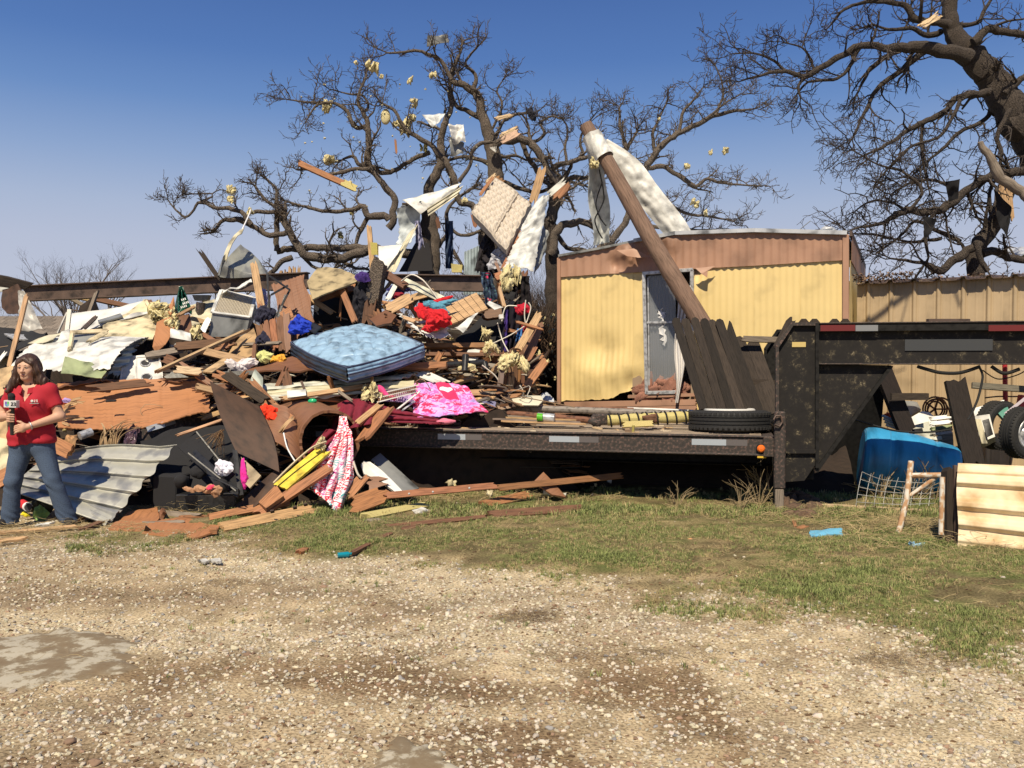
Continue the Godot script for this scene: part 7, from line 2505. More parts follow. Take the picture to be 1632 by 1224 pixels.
# ================= things caught in the oak
func in_the_oak() -> void:
	# draped sheets
	sh("roof_sheet","pale blue-white sheet metal bent over a limb left of the quilted pad","metal sheet",[[627,390,15.2],[654,390,15.1],[672,318,15.0],[629,330,15.2]],22,24,0.006,M.white_metal,{"crumple": 0.07,"bow_v": -0.15,"rag": 0.04},Color(0.80,0.88,0.95))
	sh("roof_sheet","white sheet metal wing stretching right from the bent one to a point","metal sheet",[[670,340,15.0],[726,304,15.2],[736,292,15.3],[641,320,15.1]],26,14,0.006,M.white_metal,{"crumple": 0.04,"bow_v": 0.04})
	sh("roof_sheet","cream folded metal strip under the white wing","metal sheet",[[682,345,14.95],[728,312,15.1],[738,296,15.2],[680,332,14.95]],20,12,0.006,M.cream_metal,{"ribs_v": 2.0,"amp": 0.03,"how": "groove"})
	sh("roof_sheet","long cream-yellow metal strip running down left to the steel beam","metal sheet",[[614,434,14.2],[630,436,14.1],[668,358,14.9],[655,372,14.9]],10,26,0.006,M.cream_metal,{"ribs_u": 1.0,"amp": 0.04,"how": "groove","crumple": 0.03})
	pn("white_square","square white board behind the yellow-tipped stake","board",[[603,392,14.4],[642,390,14.4],[634,404,14.3],[612,434,14.1],[604,432,14.1]],0.012,M.white_paint,0.02,2)
	pn("shade_sheet","black sheet standing in for the shadow under the long cream strip","metal sheet",[[636,432,14.5],[666,380,15.0],[684,388,15.0],[690,432,14.6]],0.01,M.black_cloth,0.03,2,Color(0.9,0.8,0.75))  # the shadow below the strip, painted as a black sheet
	quilted_pad()
	sh("white_sheet","long white crinkled sheet hanging beside the quilted pad","metal sheet",[[798,429,13.4],[850,440,13.4],[877,308,14.1],[846,332,14.0]],26,50,0.006,M.white_metal,{"crumple": 0.09,"bow_u": 0.12,"rag": 0.04},Color(0.94,0.96,0.98))
	sh("grey_fold","grey back fold on the right of the long white sheet","metal sheet",[[850,438,13.5],[862,420,13.8],[874,372,14.0],[868,360,14.0]],12,16,0.006,M.grey_metal,{"crumple": 0.08})
	pl("white torn tip of the sheet reaching up right from the quilted pad",[872,312,14.1],[900,288,14.3],0.10,0.01,M.white_metal,{"n": "torn_strip","c": "strip","rag": 0.12})
	pl("orange board standing between quilted pad and white sheet",[849,322,14.2],[865,266,14.3],0.13,0.04,M.wood_tan,{"rag": 0.08})
	pl("orange board under the long white sheet's left edge",[800,432,13.5],[832,370,13.9],0.08,0.04,M.wood_orange,{"v": 0.9})
	pl("dark orange board jammed behind the white torn tip",[884,318,14.6],[906,294,14.6],0.15,0.06,M.wood_orange,{"rag": 0.1,"v": 0.8})
	pl("dark plank standing above the quilted pad",[785,300,14.9],[800,284,14.9],0.2,0.05,M.wood_orange,{"v": 0.7})
	pl("thin lath leaning from the pad's top corner",[764,312,14.4],[786,282,14.5],0.05,0.03,M.wood_orange,{"n": "lath","c": "lath"})
	pl("short brown board under the quilted pad's left corner",[758,362,14.6],[753,340,14.6],0.07,0.03,M.wood_orange)
	pl("long plank jutting from the left limbs towards upper left",[564,300,16.0],[476,260,15.8],0.12,0.04,M.wood_orange,{"v": 1.1})
	pl("yellow-faced lower piece of the long jutting plank",[568,301,15.9],[545,290,15.9],0.14,0.02,M.foam,{"n": "plank_piece","c": "board"})
	pl("small brown board dangling among the upper left limbs",[632,246,16.0],[630,222,16.0],0.04,0.02,M.wood_orange)
	pl("yellow-tipped stake standing left of the white square board",[594,432,13.9],[588,358,14.1],0.08,0.04,M.wood_tan,{"n": "stake","c": "stake"})
	pn("yellow_card","yellow board nailed on the stake left of the white square","board",[[590,386,13.8],[601,387,13.8],[602,406,13.8],[592,406,13.8]],0.012,M.foam,0.0,1,Color(1.1,1.05,0.7))
	sh("corrugated_scrap","pale blue corrugated sheet standing behind the shorter steel beam","metal sheet",[[738,470,14.4],[772,470,14.4],[773,388,14.6],[740,402,14.6]],60,8,0.005,M.steel_blue,{"ribs_u": 7.0,"amp": 0.03},Color(1.5,1.5,1.5))
	pn("yellow_pad","dull yellow insulation board beside the corrugated scrap","insulation",[[719,420,14.3],[737,422,14.3],[736,434,14.3],[720,434,14.3]],0.06,M.foam,0.03,3)
	rag_heap("grey_pillow","grey striped pillow stuffed below the quilted pad","pillow",[[800,405,14.1,0.17,0.10,0.12],[794,417,14.0,0.16,0.09,0.1]],Color(0.48,0.49,0.53))
	rag_heap("dark_coat","black coat hanging below the quilted pad's left side","clothes",[[776,400,14.5,0.12,0.34,0.1],[782,420,14.4,0.1,0.2,0.1]],Color(0.02,0.018,0.022))
	hang("blue_jeans","blue jeans hanging from a limb left of the quilted pad","jeans",[716,352],[716,428],15.6,12,12,Color(0.045,0.075,0.15),1.5)
	hang("lavender_cloth","lavender cloth hanging in front of the dark trunk","cloth",[665,352],[670,402],14.9,8,14,Color(0.36,0.36,0.52),1.5)
	pl("dark brown stick dangling right of the white wing",[700,366,15.0],[696,346,15.0],0.07,0.03,M.wood_brown,{"n": "stick","c": "stick"})
	# plastic and metal in the upper limbs
	sh("white_plastic","shiny white plastic sheet snagged in the upper middle limbs","plastic sheet",[[690,205,15.6],[702,196,15.6],[710,182,15.7],[672,181,15.6]],16,12,0.004,M.white_metal,{"crumple": 0.18},Color(0.85,0.88,0.92))
	sh("white_plastic","crumpled white plastic hanging right of the thick upright limb","plastic sheet",[[722,228,15.5],[742,224,15.5],[738,196,15.7],[716,206,15.6]],16,14,0.004,M.white_paint,{"crumple": 0.25})
	sh("grey_plastic","dull grey plastic below the crumpled white one","plastic sheet",[[719,249,15.6],[738,244,15.6],[740,228,15.7],[717,222,15.7]],12,12,0.004,M.grey_metal,{"crumple": 0.15})
	pn("tin_sheet","bent grey sheet of tin caught at the very top of the oak","metal sheet",[[680,75,16.1],[681,58,16.1],[698,57,16.2],[712,53,16.2],[716,66,16.2],[700,68,16.1]],0.008,M.grey_metal,0.05,3,Color(0.6,0.6,0.6))
	rag_heap("black_shoe","black shoe hanging in the upper right of the crown","shoe",[[847,181,16.0,0.06,0.10,0.06],[850,187,16.0,0.06,0.06,0.06]],Color(0.012,0.012,0.02))
	pl("pale splintered piece lodged on the curved middle limb",[797,226,15.6],[826,212,15.6],0.14,0.04,M.wood_pale,{"n": "splinter","c": "splinter","rag": 0.1})
	pn("white_scrap","small white scrap on the main trunk below the curved limb","scrap",[[780,235,15.9],[791,233,15.9],[791,243,15.9],[786,240,15.9]],0.01,M.white_paint,0.02,2)
	# insulation clumps
	for q in [[594,109,0.14,"bushy yellow insulation tuft at the tip of the highest left branch"],[519,171,0.13,"drooping insulation tuft on the far left upper limb"],[614,186,0.0,"smooth pale foam block impaled among the left limbs"],[645,205,0.15,"wide ragged insulation clump right of the foam block"],[657,190,0.09,"round insulation wad right of the foam block"],[660,163,0.10,"insulation tuft above the round wad"],[653,128,0.07,"small insulation wad high on the left upper limbs"],[690,118,0.08,"small insulation wad beside the topmost fork"],[630,200,0.07,"small insulation scrap just below the foam block"],[525,255,0.12,"insulation tuft above the long jutting plank"],[558,295,0.08,"insulation tuft beside the yellow-faced plank piece"],[369,303,0.10,"insulation tuft on the low left limb, uppermost"],[367,317,0.08,"insulation tuft just below the low limb's uppermost one"],[399,338,0.07,"insulation tuft at the pale cord's upper end"],[675,237,0.09,"grey-green insulation scrap on the thick fork"],[561,340,0.05,"olive scrap on the middle left limb"],[543,375,0.07,"olive scrap dangling above the low fallen limb"],[1157,240,0.09,"bright insulation clump at the far right of the crown"],[1132,243,0.06,"pale insulation scrap left of the bright right clump"],[1095,266,0.08,"orange-yellow insulation scrap on the right limb"],[1108,325,0.10,"loose insulation on the lower right twigs"],[1125,340,0.06,"insulation scrap furthest down the lower right twigs"],[948,262,0.09,"pale tuft hanging beside the leaning pole"],[576,448,0.06,"insulation tuft hanging left of the trunk stub"],[608,122,0.05,"tiny insulation fleck beside the highest tuft"],[567,100,0.04,"tiny insulation fleck left of the highest tuft"],[1050,190,0.04,"tiny insulation fleck high in the right crown"],[740,320,0.07,"lime insulation scrap at the white wing's tip"]]:
		var g:=Geo.new()
		var d:=16.0
		if q[0]>1000:
			d=16.3
		elif q[0]==948:
			d=13.0
		elif q[0]==576 or q[0]==740:
			d=13.0 if q[0]==576 else 15.0
		elif q[0]<410:
			d=14.9
		if q[2]==0.0:
			blob(g,P(q[0],q[1],d),Vector3(0.09,0.15,0.07),0.12,5,10)
			solo("foam_block",q[3],"foam",g,M.insulation)
			continue
		g.tint=Color(0.6,0.62,0.5) if "olive" in q[3] or "grey" in q[3] else Color(1.08,1.08,1.1)
		fluff(g,P(q[0],q[1],d),q[2]*0.8,9)
		solo("insulation_tuft",q[3],"insulation",g,M.insulation)
	# flecks too small and too many to count
	var fg:=Geo.new()
	blob(fg,Vector3.ZERO,Vector3(0.5,0.35,0.45),0.9,20,6)
	var xf:=[]
	var co:=[]
	for i in 70:
		var x:=rr(470,780) if i<170 else rr(900,1160)
		var y:=rr(110,330)
		var s:=rr(0.02,0.045)
		xf.append(Transform3D(Basis.from_euler(Vector3(rr(0,6),rr(0,6),0)).scaled(Vector3.ONE*s),P(x,y,rr(15.4,16.9))))
		co.append(Color(0.72,0.66,0.42)*rr(0.7,1.1))
	scatter("insulation_flecks",fg.mesh(),M.stone,xf,co)
	# the leaning pole and the sheet over it
	var g:=Geo.new()
	var a:=P(1190,640,12.0)
	var b:=P(933,200,13.3)
	var pts:=[]
	var rad:=[]
	for i in 40:
		var u:=i/39.0
		pts.append(a.lerp(b,u)+Vector3(0.012*sin(u*9),0,0.01*sin(u*7)))
		rad.append(lerpf(0.145,0.105,u)*(1+0.04*nz.get_noise_1d(u*900)))
	tube(g,pts,rad,18)
	solo("leaning_pole","long reddish-brown utility pole leaning across the mobile home's front","utility pole",g,M.wood_pole)
	var dr:=thing("draped_sheet","long white metal sheet draped over the top of the leaning pole","metal sheet",P(1020,360,13.2))
	g=Geo.new()
	var right_arm:=func(u: float,v: float) -> Vector3:
		var x:=lerpf(lerpf(945,968,u),lerpf(1060,1097,u),v)+12*sin(v*PI)*u+5.0*sin(v*8)*u
		var y:=lerpf(lerpf(236,222,u),lerpf(375,370,u),v) - 20*sin(v*PI)*u*0.5
		return P(x,y,lerpf(13.34,13.12,v) - 0.10*u - 0.06*sin(u*PI)*(0.6+v)+0.03*nz.get_noise_2d(u*50,v*120))
	grid(g,right_arm,16,40,0.006,0.4,1.6)
	part("right_arm",g,M.white_metal,dr)
	g=Geo.new()
	var left_arm:=func(u: float,v: float) -> Vector3:
		var x:=lerpf(lerpf(934,962,u),lerpf(945,974,u),v)+2.5*sin(v*9+u*2)
		return P(x,lerpf(lerpf(236,232,u),lerpf(391,386,u),v),13.4+0.14*sin(u*PI)+0.35*v+0.03*nz.get_noise_2d(u*60,v*120))
	g.tint=Color(0.85,0.88,0.9)
	grid(g,left_arm,14,40,0.006,0.35,1.7)
	part("left_arm",g,M.white_metal,dr)
	g=Geo.new()
	var saddle:=func(u: float,v: float) -> Vector3:
		var dirp:=(b - a).normalized()
		var c:=a.lerp(b,0.915)+dirp*(v - 0.5)*0.42
		var s:=dirp.cross(Vector3(0,0.4,1)).normalized()
		var w:=s.cross(dirp).normalized()
		var ang:=lerpf(-2.3,2.3,u)
		var r:=0.150+0.03*nz.get_noise_2d(u*100,v*100)
		return c+(s*sin(ang)+w*cos(ang)*(-1 if w.y<0 else 1))*r
	grid(g,saddle,26,10,0.006,0.6,0.4)
	part("saddle",g,M.white_metal,dr)
	g=Geo.new()
	wire(g,[P(955,270,13.1),P(962,320,13.3),P(948,350,13.4),P(960,380,13.5)],0.012)
	wire(g,[P(960,290,13.2),P(950,330,13.3),P(966,360,13.4)],0.01)
	solo("black_cable","tangled black cable hanging along the draped sheet's left arm","cable",g,M.rubber)

func quilted_pad() -> void:
	var a:=P(790,285,14.7)
	var b:=P(846,320,14.2)
	var c:=P(806,396,13.5)
	var e:=P(752,340,14.2)
	var n:=(b - a).cross(e - a).normalized()
	if n.z<0:
		n=-n
	var g:=Geo.new()
	var f:=func(u: float,v: float) -> Vector3:
		var p: Vector3=a.lerp(b,u).lerp(e.lerp(c,u),v)
		# scalloped quilting in offset rows; the right third is the folded side
		var row:=floorf(v*9)
		var k:=absf(sin((u*8+0.5*fposmod(row,2.0))*PI))*absf(sin(v*9*PI))
		var h:=0.042*pow(k,0.6)
		var rim:=(1 - pow(absf(u*2 - 1),8))*(1 - pow(absf(v*2 - 1),8))
		h+=0.05*rim - 0.06*smoothstep(0.62,0.72,u)*(1 - v*0.2)+0.03*nz.get_noise_2d(u*30,v*30)
		if absf(u - 0.66)<0.03:
			h-=0.02
		return p+n*h
	grid(g,f,120,120,0.0,1.2,1.2)
	var hull:=func(u: float,v: float) -> Vector3: return a.lerp(b,u).lerp(e.lerp(c,u),v) - n*0.16
	grid(g,hull,20,20,0.0,1.2,1.2)
	for s in [[Vector2(0,0),Vector2(1,0)],[Vector2(1,0),Vector2(1,1)],[Vector2(1,1),Vector2(0,1)],[Vector2(0,1),Vector2(0,0)]]:
		var side:=func(u: float,v: float) -> Vector3:
			var w: Vector2=s[0].lerp(s[1],u)
			return f.call(w.x,w.y).lerp(hull.call(w.x,w.y),v)
		grid(g,side,60,4,0.0,1.2,0.2)
	var t:=thing("quilted_pad","beige quilted mattress pad hanging in the oak above the steel beam","mattress",g.low())
	part("quilting",g,M.quilt_beige,t)
	g=Geo.new()
	g.tint=Color(0.8,0.8,0.8)
	for s in [[Vector2(0,0),Vector2(1,0)],[Vector2(1,0),Vector2(1,1)],[Vector2(1,1),Vector2(0,1)],[Vector2(0,1),Vector2(0,0)],[Vector2(0.66,0),Vector2(0.66,1)]]:
		var pts:=[]
		for i in 21:
			var w: Vector2=s[0].lerp(s[1],i/20.0)
			pts.append(f.call(w.x,w.y)+n*0.01)
		tube(g,pts,[0.012],6)
	part("piping",g,M.quilt_beige,t)

# ================= on the trailer
func on_the_trailer() -> void:
	# leaning picket fence panel: pickets and a rail
	var fp:=thing("picket_fence","dark weathered picket fence panel leaning behind the tyre on the trailer","fence",P(1160,655,10.0))
	var tops:=[[1076,507],[1091,508],[1106,506.5],[1121,508],[1133,510],[1145,509],[1158,513],[1176,537],[1198,543]]
	var bots:=[[1121,652],[1136,653],[1151,654],[1166,655],[1181,656],[1196,657],[1210,657],[1223,658],[1240,658]]
	for k in 9:
		var g:=Geo.new()
		var v:=rr(0.3,1.0)
		g.tint=Color(v,v,v)
		var a:=P(bots[k][0],bots[k][1],9.85+0.03*(k % 2))
		var b:=P(tops[k][0],tops[k][1],10.35+0.05*sin(k*2.1)+0.015*k)
		picket(g,a,b,[0.096,0.098,0.094,0.1,0.096,0.098,0.10,0.13,0.15][k],k==6)
		part("picket",g,M.wood_dark,fp)
	var g:=Geo.new()
	beam(g,P(1110,605,10.15),P(1236,612,10.1),0.09,0.04,Vector3(0,0,1))
	part("rail",g,M.wood_dark,fp)
	pl("horizontal weathered rail between the fence panel and the gooseneck",[1182,540,10.3],[1244,542,10.2],0.07,0.04,M.wood_grey,{"n": "fence_rail","c": "rail","v": 0.7,"f": Vector3(0,0.2,1)})
	pl("dark broken picket standing at the gooseneck's left edge",[1236,560,10.0],[1262,508,10.1],0.10,0.03,M.wood_dark,{"n": "picket","c": "picket","f": Vector3(0,0,1)})
	for k in 4:
		g=Geo.new()
		var x: float=[1281,1298,1330,1347][k]
		picket(g,P(x,620,10.9),P(x,508,10.9),0.13,false)
		solo("picket",["dark rounded picket top above the riser's corner","second dark picket top behind the riser","dark picket top peeping over the neck, left of two","dark picket top peeping over the neck, right of two"][k],"picket",g,M.wood_dark)
	# spare tyre lying on the deck
	var c:=T(-0.36,0.922,0.62)
	var ty:=thing("spare_tyre","black tyre with white rim lying flat on the trailer deck","tyre",c - Vector3(0,0.12,0))
	g=Geo.new()
	var xf:=Transform3D(Basis(Vector3.RIGHT,-0.03),c)
	tyre_shape(g,xf,0.455,0.235)
	part("tyre",g,M.rubber,ty)
	g=Geo.new()
	lathe(g,xf,[[0.30,0.06],[0.285,0.125],[0.27,0.135],[0.25,0.13],[0.24,0.06],[0.16,0.03],[0.10,0.04],[0.0,0.04]],32)
	part("rim",g,M.white_paint,ty)
	# long pipes on the deck
	for q in [[[760,655],[955,671],10.55,0.040,M.rust_pipe,"rust-red pipe lying on the deck from the blanket to the rusty block"],[[770,648],[1110,661],10.95,0.045,M.grey_pipe,"long grey pipe lying along the back of the deck"],[[740,645],[1010,652],11.25,0.02,M.rust_pipe,"thin rusty rod behind the grey pipe"],[[1000,651],[1120,656],11.3,0.02,M.white_metal,"thin white rod behind the yellow-striped bundle"]]:
		g=Geo.new()
		tube(g,[P(q[0][0],q[0][1],q[2]),P(q[1][0],q[1][1],q[2] - 0.35)],[q[3]],12)
		solo("pipe",q[5],"pipe",g,q[4])
	g=Geo.new()
	tube(g,[P(857,664.5,10.15),P(884,666.5,10.1)],[0.052],16)
	g.tint=Color(0.9,0.9,0.9)
	var jar:=thing("glass_jar","small clear jar with green lid lying on the deck against the rust-red pipe","jar",g.low())
	g.tint=Color.WHITE
	part("jar_body",g,M.alu,jar)
	g=Geo.new()
	g.tint=Color(0.10,0.42,0.03)
	tube(g,[P(856,664.5,10.1),P(865,665,10.09)],[0.045],14)
	part("green_lid",g,M.glossy,jar)
	g=Geo.new()
	box(g,Transform3D(Basis(Vector3.UP,0.3),P(957,668,10.05)),Vector3(0.17,0.13,0.16),0.02)
	blob(g,P(950,671,10.0),Vector3(0.06,0.06,0.06),0.5,12,8)
	solo("rusty_block","rusty iron block at the end of the rust-red pipe","iron block",g,M.trailer_rust)
	# yellow bundle with black winding
	var bd:=thing("striped_bundle","pale yellow foam bundle spirally wound with black strap on the deck","bundle",P(1030,672,10.0))
	var p0:=P(968,670,10.0)
	var p1:=P(1102,664,9.95)
	g=Geo.new()
	var pts:=[]
	var rad:=[]
	for i in 30:
		pts.append(p0.lerp(p1,i/29.0))
		rad.append(0.062+0.014*nz.get_noise_1d(i*40))
	tube(g,pts,rad,14)
	g.tint=Color.WHITE
	part("foam",g,M.foam,bd)
	g=Geo.new()
	for i in 9:
		var a:=p0.lerp(p1,(i+0.2)/9.0)
		var ring:=[]
		for k in 13:
			var an:=TAU*k/12
			ring.append(a+Vector3(0.075*k/12.0 - 0.01,cos(an)*0.074,sin(an)*0.074))
		tube(g,ring,[0.011],5)
	part("strap",g,M.rubber,bd)
	g=Geo.new()
	blob(g,P(1040,667,9.93),Vector3(0.09,0.05,0.07),0.5,12,8)
	part("brown_wrap",g,M.wood_brown,bd)
	pl("flat pale-yellow foam strip under the striped bundle",[990,677,9.8],[1040,675,9.8],0.07,0.03,M.foam,{"n": "foam_strip","c": "foam"})
	g=Geo.new()
	g.tint=Color(0.35,0.3,0.08)
	tube(g,[P(1009,690,9.55),P(1009.5,678,9.55)],[0.016],8)
	solo("brass_bolt","small olive bolt standing on the deck edge below the striped bundle","bolt",g,M.paint)
	pl("pale wood chip on the deck under the rusty block",[946,681,9.8],[958,683,9.75],0.04,0.02,M.wood_pale,{"n": "wood_chip","c": "wood chip","f": Vector3.UP})
	for k in 5:
		pl(["rearmost","second","middle","fourth","frontmost"][k] + " of five loose laths on the deck by the pink blanket",[745+k*14,657+k*3.5,10.6 - k*0.1],[900+k*8,664+k*3.0,10.4 - k*0.1],0.05,0.02,[M.wood_tan,M.wood_grey][k % 2],{"n": "lath","c": "lath","g": "laths on the deck","f": Vector3.UP})
	for k in 40:
		if k==0:
			g=Geo.new()
		var p:=T(rr(-3.4,-0.9),0.806,rr(0.05,1.4))
		g.tint=[Color(0.5,0.35,0.2),Color(0.6,0.5,0.35),Color(0.2,0.13,0.08)][k % 3]
		box(g,Transform3D(Basis(Vector3.UP,rr(0,6)),p),Vector3(rr(0.03,0.14),0.012,rr(0.01,0.04)))
	kind("deck_scraps",g,M.plain,"stuff")
	# blankets
	var pk:=func(u: float,v: float) -> Vector3:
		# falls over the pile towards the deck
		var x:=lerpf(lerpf(644,742,u),lerpf(664,776,u),v)+6*sin(u*9+v*4)*v
		var y:=lerpf(616 - 6*sin(u*PI),lerpf(668,656,u),v)+3*nz.get_noise_2d(u*120,v*60)
		return P(x,y,lerpf(10.75,10.0,v)+0.05*sin(u*18+v*3)*(0.4+v)+0.05*nz.get_noise_2d(u*60,v*60+40))
	g=Geo.new()
	grid(g,pk,60,40,0.012,1.0,1.0)
	var cl:=mat("pink_print",[1,1,1],0.9,blanket_print(),Vector2.ONE)
	solo("pink_blanket","pink, violet and red printed blanket spread at the deck's left end","blanket",g,cl)
	g=Geo.new()
	var pk2:=func(u: float,v: float) -> Vector3:
		return P(lerpf(lerpf(592,650,u),lerpf(608,662,u),v),lerpf(616+6*u,640+2*u,v),lerpf(10.6,10.3,v)+0.05*sin(u*12+v*5)+0.05*nz.get_noise_2d(u*60,v*60))
	g.tint=Color(0.52,0.36,0.62)
	grid(g,pk2,24,14,0.01,0.5,0.3)
	solo("violet_blanket_end","thin violet blanket edge left of the pink blanket","blanket",g,M.cloth)
	g=Geo.new()
	g.tint=Color(0.75,0.07,0.25)
	var pts2:=[]
	for i in 12:
		pts2.append(P(592+i*3.4,613+i*2.2+2*sin(i*1.0),10.4 - i*0.02))
	tube(g,pts2,[0.02,0.05,0.05,0.055,0.05,0.04,0.03],8)
	solo("pink_hem","hot pink twisted hem along the violet blanket edge","cloth",g,M.cloth)
	# wire rack under it
	var rk:=thing("wire_rack","brown wire rack leaning between maroon cloth and pink blanket","rack",P(640,640,10.2))
	for k in 20:
		g=Geo.new()
		beam(g,P(603+k*3.0,640 - k*0.8,10.15),P(606+k*3.0,627 - k*0.6,10.3),0.012,0.01,Vector3(0,0,1))
		part("bar",g,M.wood_brown,rk)
	g=Geo.new()
	for y in [0.0,0.5,1.0]:
		beam(g,P(601+y*4,641 - 14*y,10.14+0.15*y),P(664+y*4,625 - 12*y,10.14+0.15*y),0.014,0.012,Vector3(0,0,1))
	part("rail",g,M.white_paint,rk)
	for q in [[[634,652],[672,622]],[[640,655],[660,640]]]:
		pl(["thin white rod slanting across the wire rack","shorter white rod beside the wire rack"][0 if q[0][0]==634 else 1],[q[0][0],q[0][1],10.0],[q[1][0],q[1][1],10.2],0.018,0.018,M.white_paint,{"n": "rod","c": "rod"})
	# maroon cloth: over the trailer edge and along it
	var mr:=func(u: float,v: float) -> Vector3:
		var x:=lerpf(532,604,u)+8*v*(u - 0.3)
		var y:=lerpf(lerpf(648,636,sin(u*PI)),lerpf(690,672,u),v)
		var fold:=0.07*sin(u*26+v*5)*(0.3+v)+0.05*nz.get_noise_2d(u*70,v*50)
		return P(x,y,lerpf(10.3,9.65,v) - 0.12*sin(u*PI)+fold)
	g=Geo.new()
	g.tint=Color(0.20,0.012,0.035)
	grid(g,mr,60,30,0.01,1,1)
	var mr2:=func(u: float,v: float) -> Vector3:
		var x:=lerpf(588,702,u)
		var y0:=lerpf(640,668,pow(u,0.8))
		var y1:=lerpf(672,676,u)
		return P(x,lerpf(y0,y1,v),lerpf(10.05,9.72,v)+0.06*sin(v*14+u*5)+0.04*nz.get_noise_2d(u*90,v*40))
	grid(g,mr2,60,20,0.01,1,1)
	var mr3:=func(u: float,v: float) -> Vector3:
		var x:=lerpf(lerpf(520,548,u),lerpf(489,512,u),v)
		return P(x,lerpf(684,722,v)+3*u,9.5 - 0.15*v+0.05*sin(u*12+v*4))
	grid(g,mr3,16,18,0.01,1,1)
	solo("maroon_cloth","crumpled maroon cloth draped over the trailer's left end","cloth",g,M.cloth)
	g=Geo.new()
	g.tint=Color(0.75,0.2,0.3)
	blob(g,P(709,672,9.75),Vector3(0.10,0.03,0.06),0.4,12,8)
	solo("red_white_cloth","small red and white cloth on the deck edge at the maroon cloth's end","cloth",g,M.cloth)
	# letter print blanket hanging to the ground
	var lt:=func(u: float,v: float) -> Vector3:
		var xl:=lerpf(541,497,smoothstep(0.0,0.85,v))+28*smoothstep(0.82,1.0,v)
		var xr:=551.0+12*smoothstep(0.0,0.25,v) - 22*smoothstep(0.55,1.0,v)
		var x:=lerpf(xl,xr,u)
		var y:=lerpf(664,lerpf(802,826,u),v)
		var fold:=0.055*sin(u*17+v*3.5)*(0.4+0.8*v)+0.04*sin(u*31 - v*6)+0.04*nz.get_noise_2d(u*60,v*100)
		return P(x,y,lerpf(9.55,8.85,v) - 0.06*sin(v*PI)+fold*0.8)
	g=Geo.new()
	grid(g,lt,70,90,0.012,1.0,1.0)
	var lm:=mat("letter_print",[1,1,1],0.9,letter_print(),Vector2.ONE)
	solo("letter_print_blanket","white blanket printed with red, pink and teal lettering hanging to the ground","blanket",g,lm)
	# boards it hangs with
	pl("wide orange drawer side jutting up right of the maroon cloth",[578,700,9.35],[616,652,9.8],0.20,0.03,M.wood_orange,{"v": 1.0,"f": Vector3(-0.5,0.2,0.8)})
	pl("narrow orange rail beside the wide drawer side",[566,678,9.5],[607,645,9.9],0.07,0.05,M.wood_tan,{"v": 0.95})
	pl("yellow painted end of the drawer side behind the blanket",[556,706,9.75],[572,688,9.85],0.16,0.025,M.foam,{"n": "yellow_board","c": "board","rag": 0.01})
	pl("bright yellow board leaning down left of the letter-print blanket",[446,778,8.75],[516,718,9.15],0.20,0.025,mat("yellow_paint",[0.85,0.66,0.07],0.6,M.white_metal.albedo_texture,Vector2(1,1)),{"n": "yellow_board","c": "board","rag": 0.03,"f": Vector3(-0.35,0.6,0.7),"v": 1.1})
	pl("orange edge board under the bright yellow one",[410,822,8.5],[528,744,9.0],0.10,0.05,M.wood_orange,{"v": 1.0,"f": Vector3(0.2,0.7,0.7)})
	pn("dark_board","dark brown panel lying behind the yellow board","board",[[366,812,8.75],[440,748,9.0],[452,752,9.0],[440,780,8.8],[400,812,8.6]],0.02,M.panel_umber,0.02,2)
	pn("orange_carton","orange box end at the foot of the yellow board","carton",[[412,800,8.55],[440,772,8.75],[452,790,8.6],[424,810,8.45]],0.04,M.wood_orange,0.0,1)
	g=Geo.new()
	g.tint=Color(0.6,0.5,0.32)
	wire(g,[P(436,770,8.7),P(466,740,8.85),P(500,712,9.0),P(520,704,9.1)],0.012)
	solo("pale_cable","pale cable curving over the yellow board","cable",g,M.plain)
	g=Geo.new()
	fluff(g,P(510,707,9.1),0.07,5)
	solo("insulation_tuft","cream insulation tuft at the yellow board's upper end","insulation",g,M.insulation)
	g=Geo.new()
	g.tint=Color(0.65,0.6,0.5)
	wire(g,[P(563,735,9.2),P(570,755,9.1),P(576,762,9.1)],0.012)
	solo("string","short white cord right of the letter-print blanket","cord",g,M.plain)

func blanket_print() -> ImageTexture:
	var n:=FastNoiseLite.new()
	n.seed=5
	n.noise_type=FastNoiseLite.TYPE_CELLULAR
	n.cellular_return_type=FastNoiseLite.RETURN_CELL_VALUE
	n.frequency=0.02
	var im:=Image.create(256,256,false,Image.FORMAT_RGB8)
	var cols:=[Color(0.80,0.10,0.42),Color(0.50,0.34,0.72),Color(0.84,0.14,0.46),Color(0.62,0.42,0.76),Color(0.78,0.03,0.12),Color(0.85,0.30,0.55),Color(0.83,0.6,0.7)]
	for x in 256:
		for y in 256:
			var k:=int((n.get_noise_2d(x,y*1.2)*0.5+0.5)*6.99)
			var c: Color=cols[clampi(k,0,6)]
			if x>130 and x<185 and y<140:
				c=cols[4] if Vector2(x - 158,y - 55).length()>22 else Color(0.85,0.7,0.75)
			im.set_pixel(x,y,c.linear_to_srgb())
	return ImageTexture.create_from_image(im)

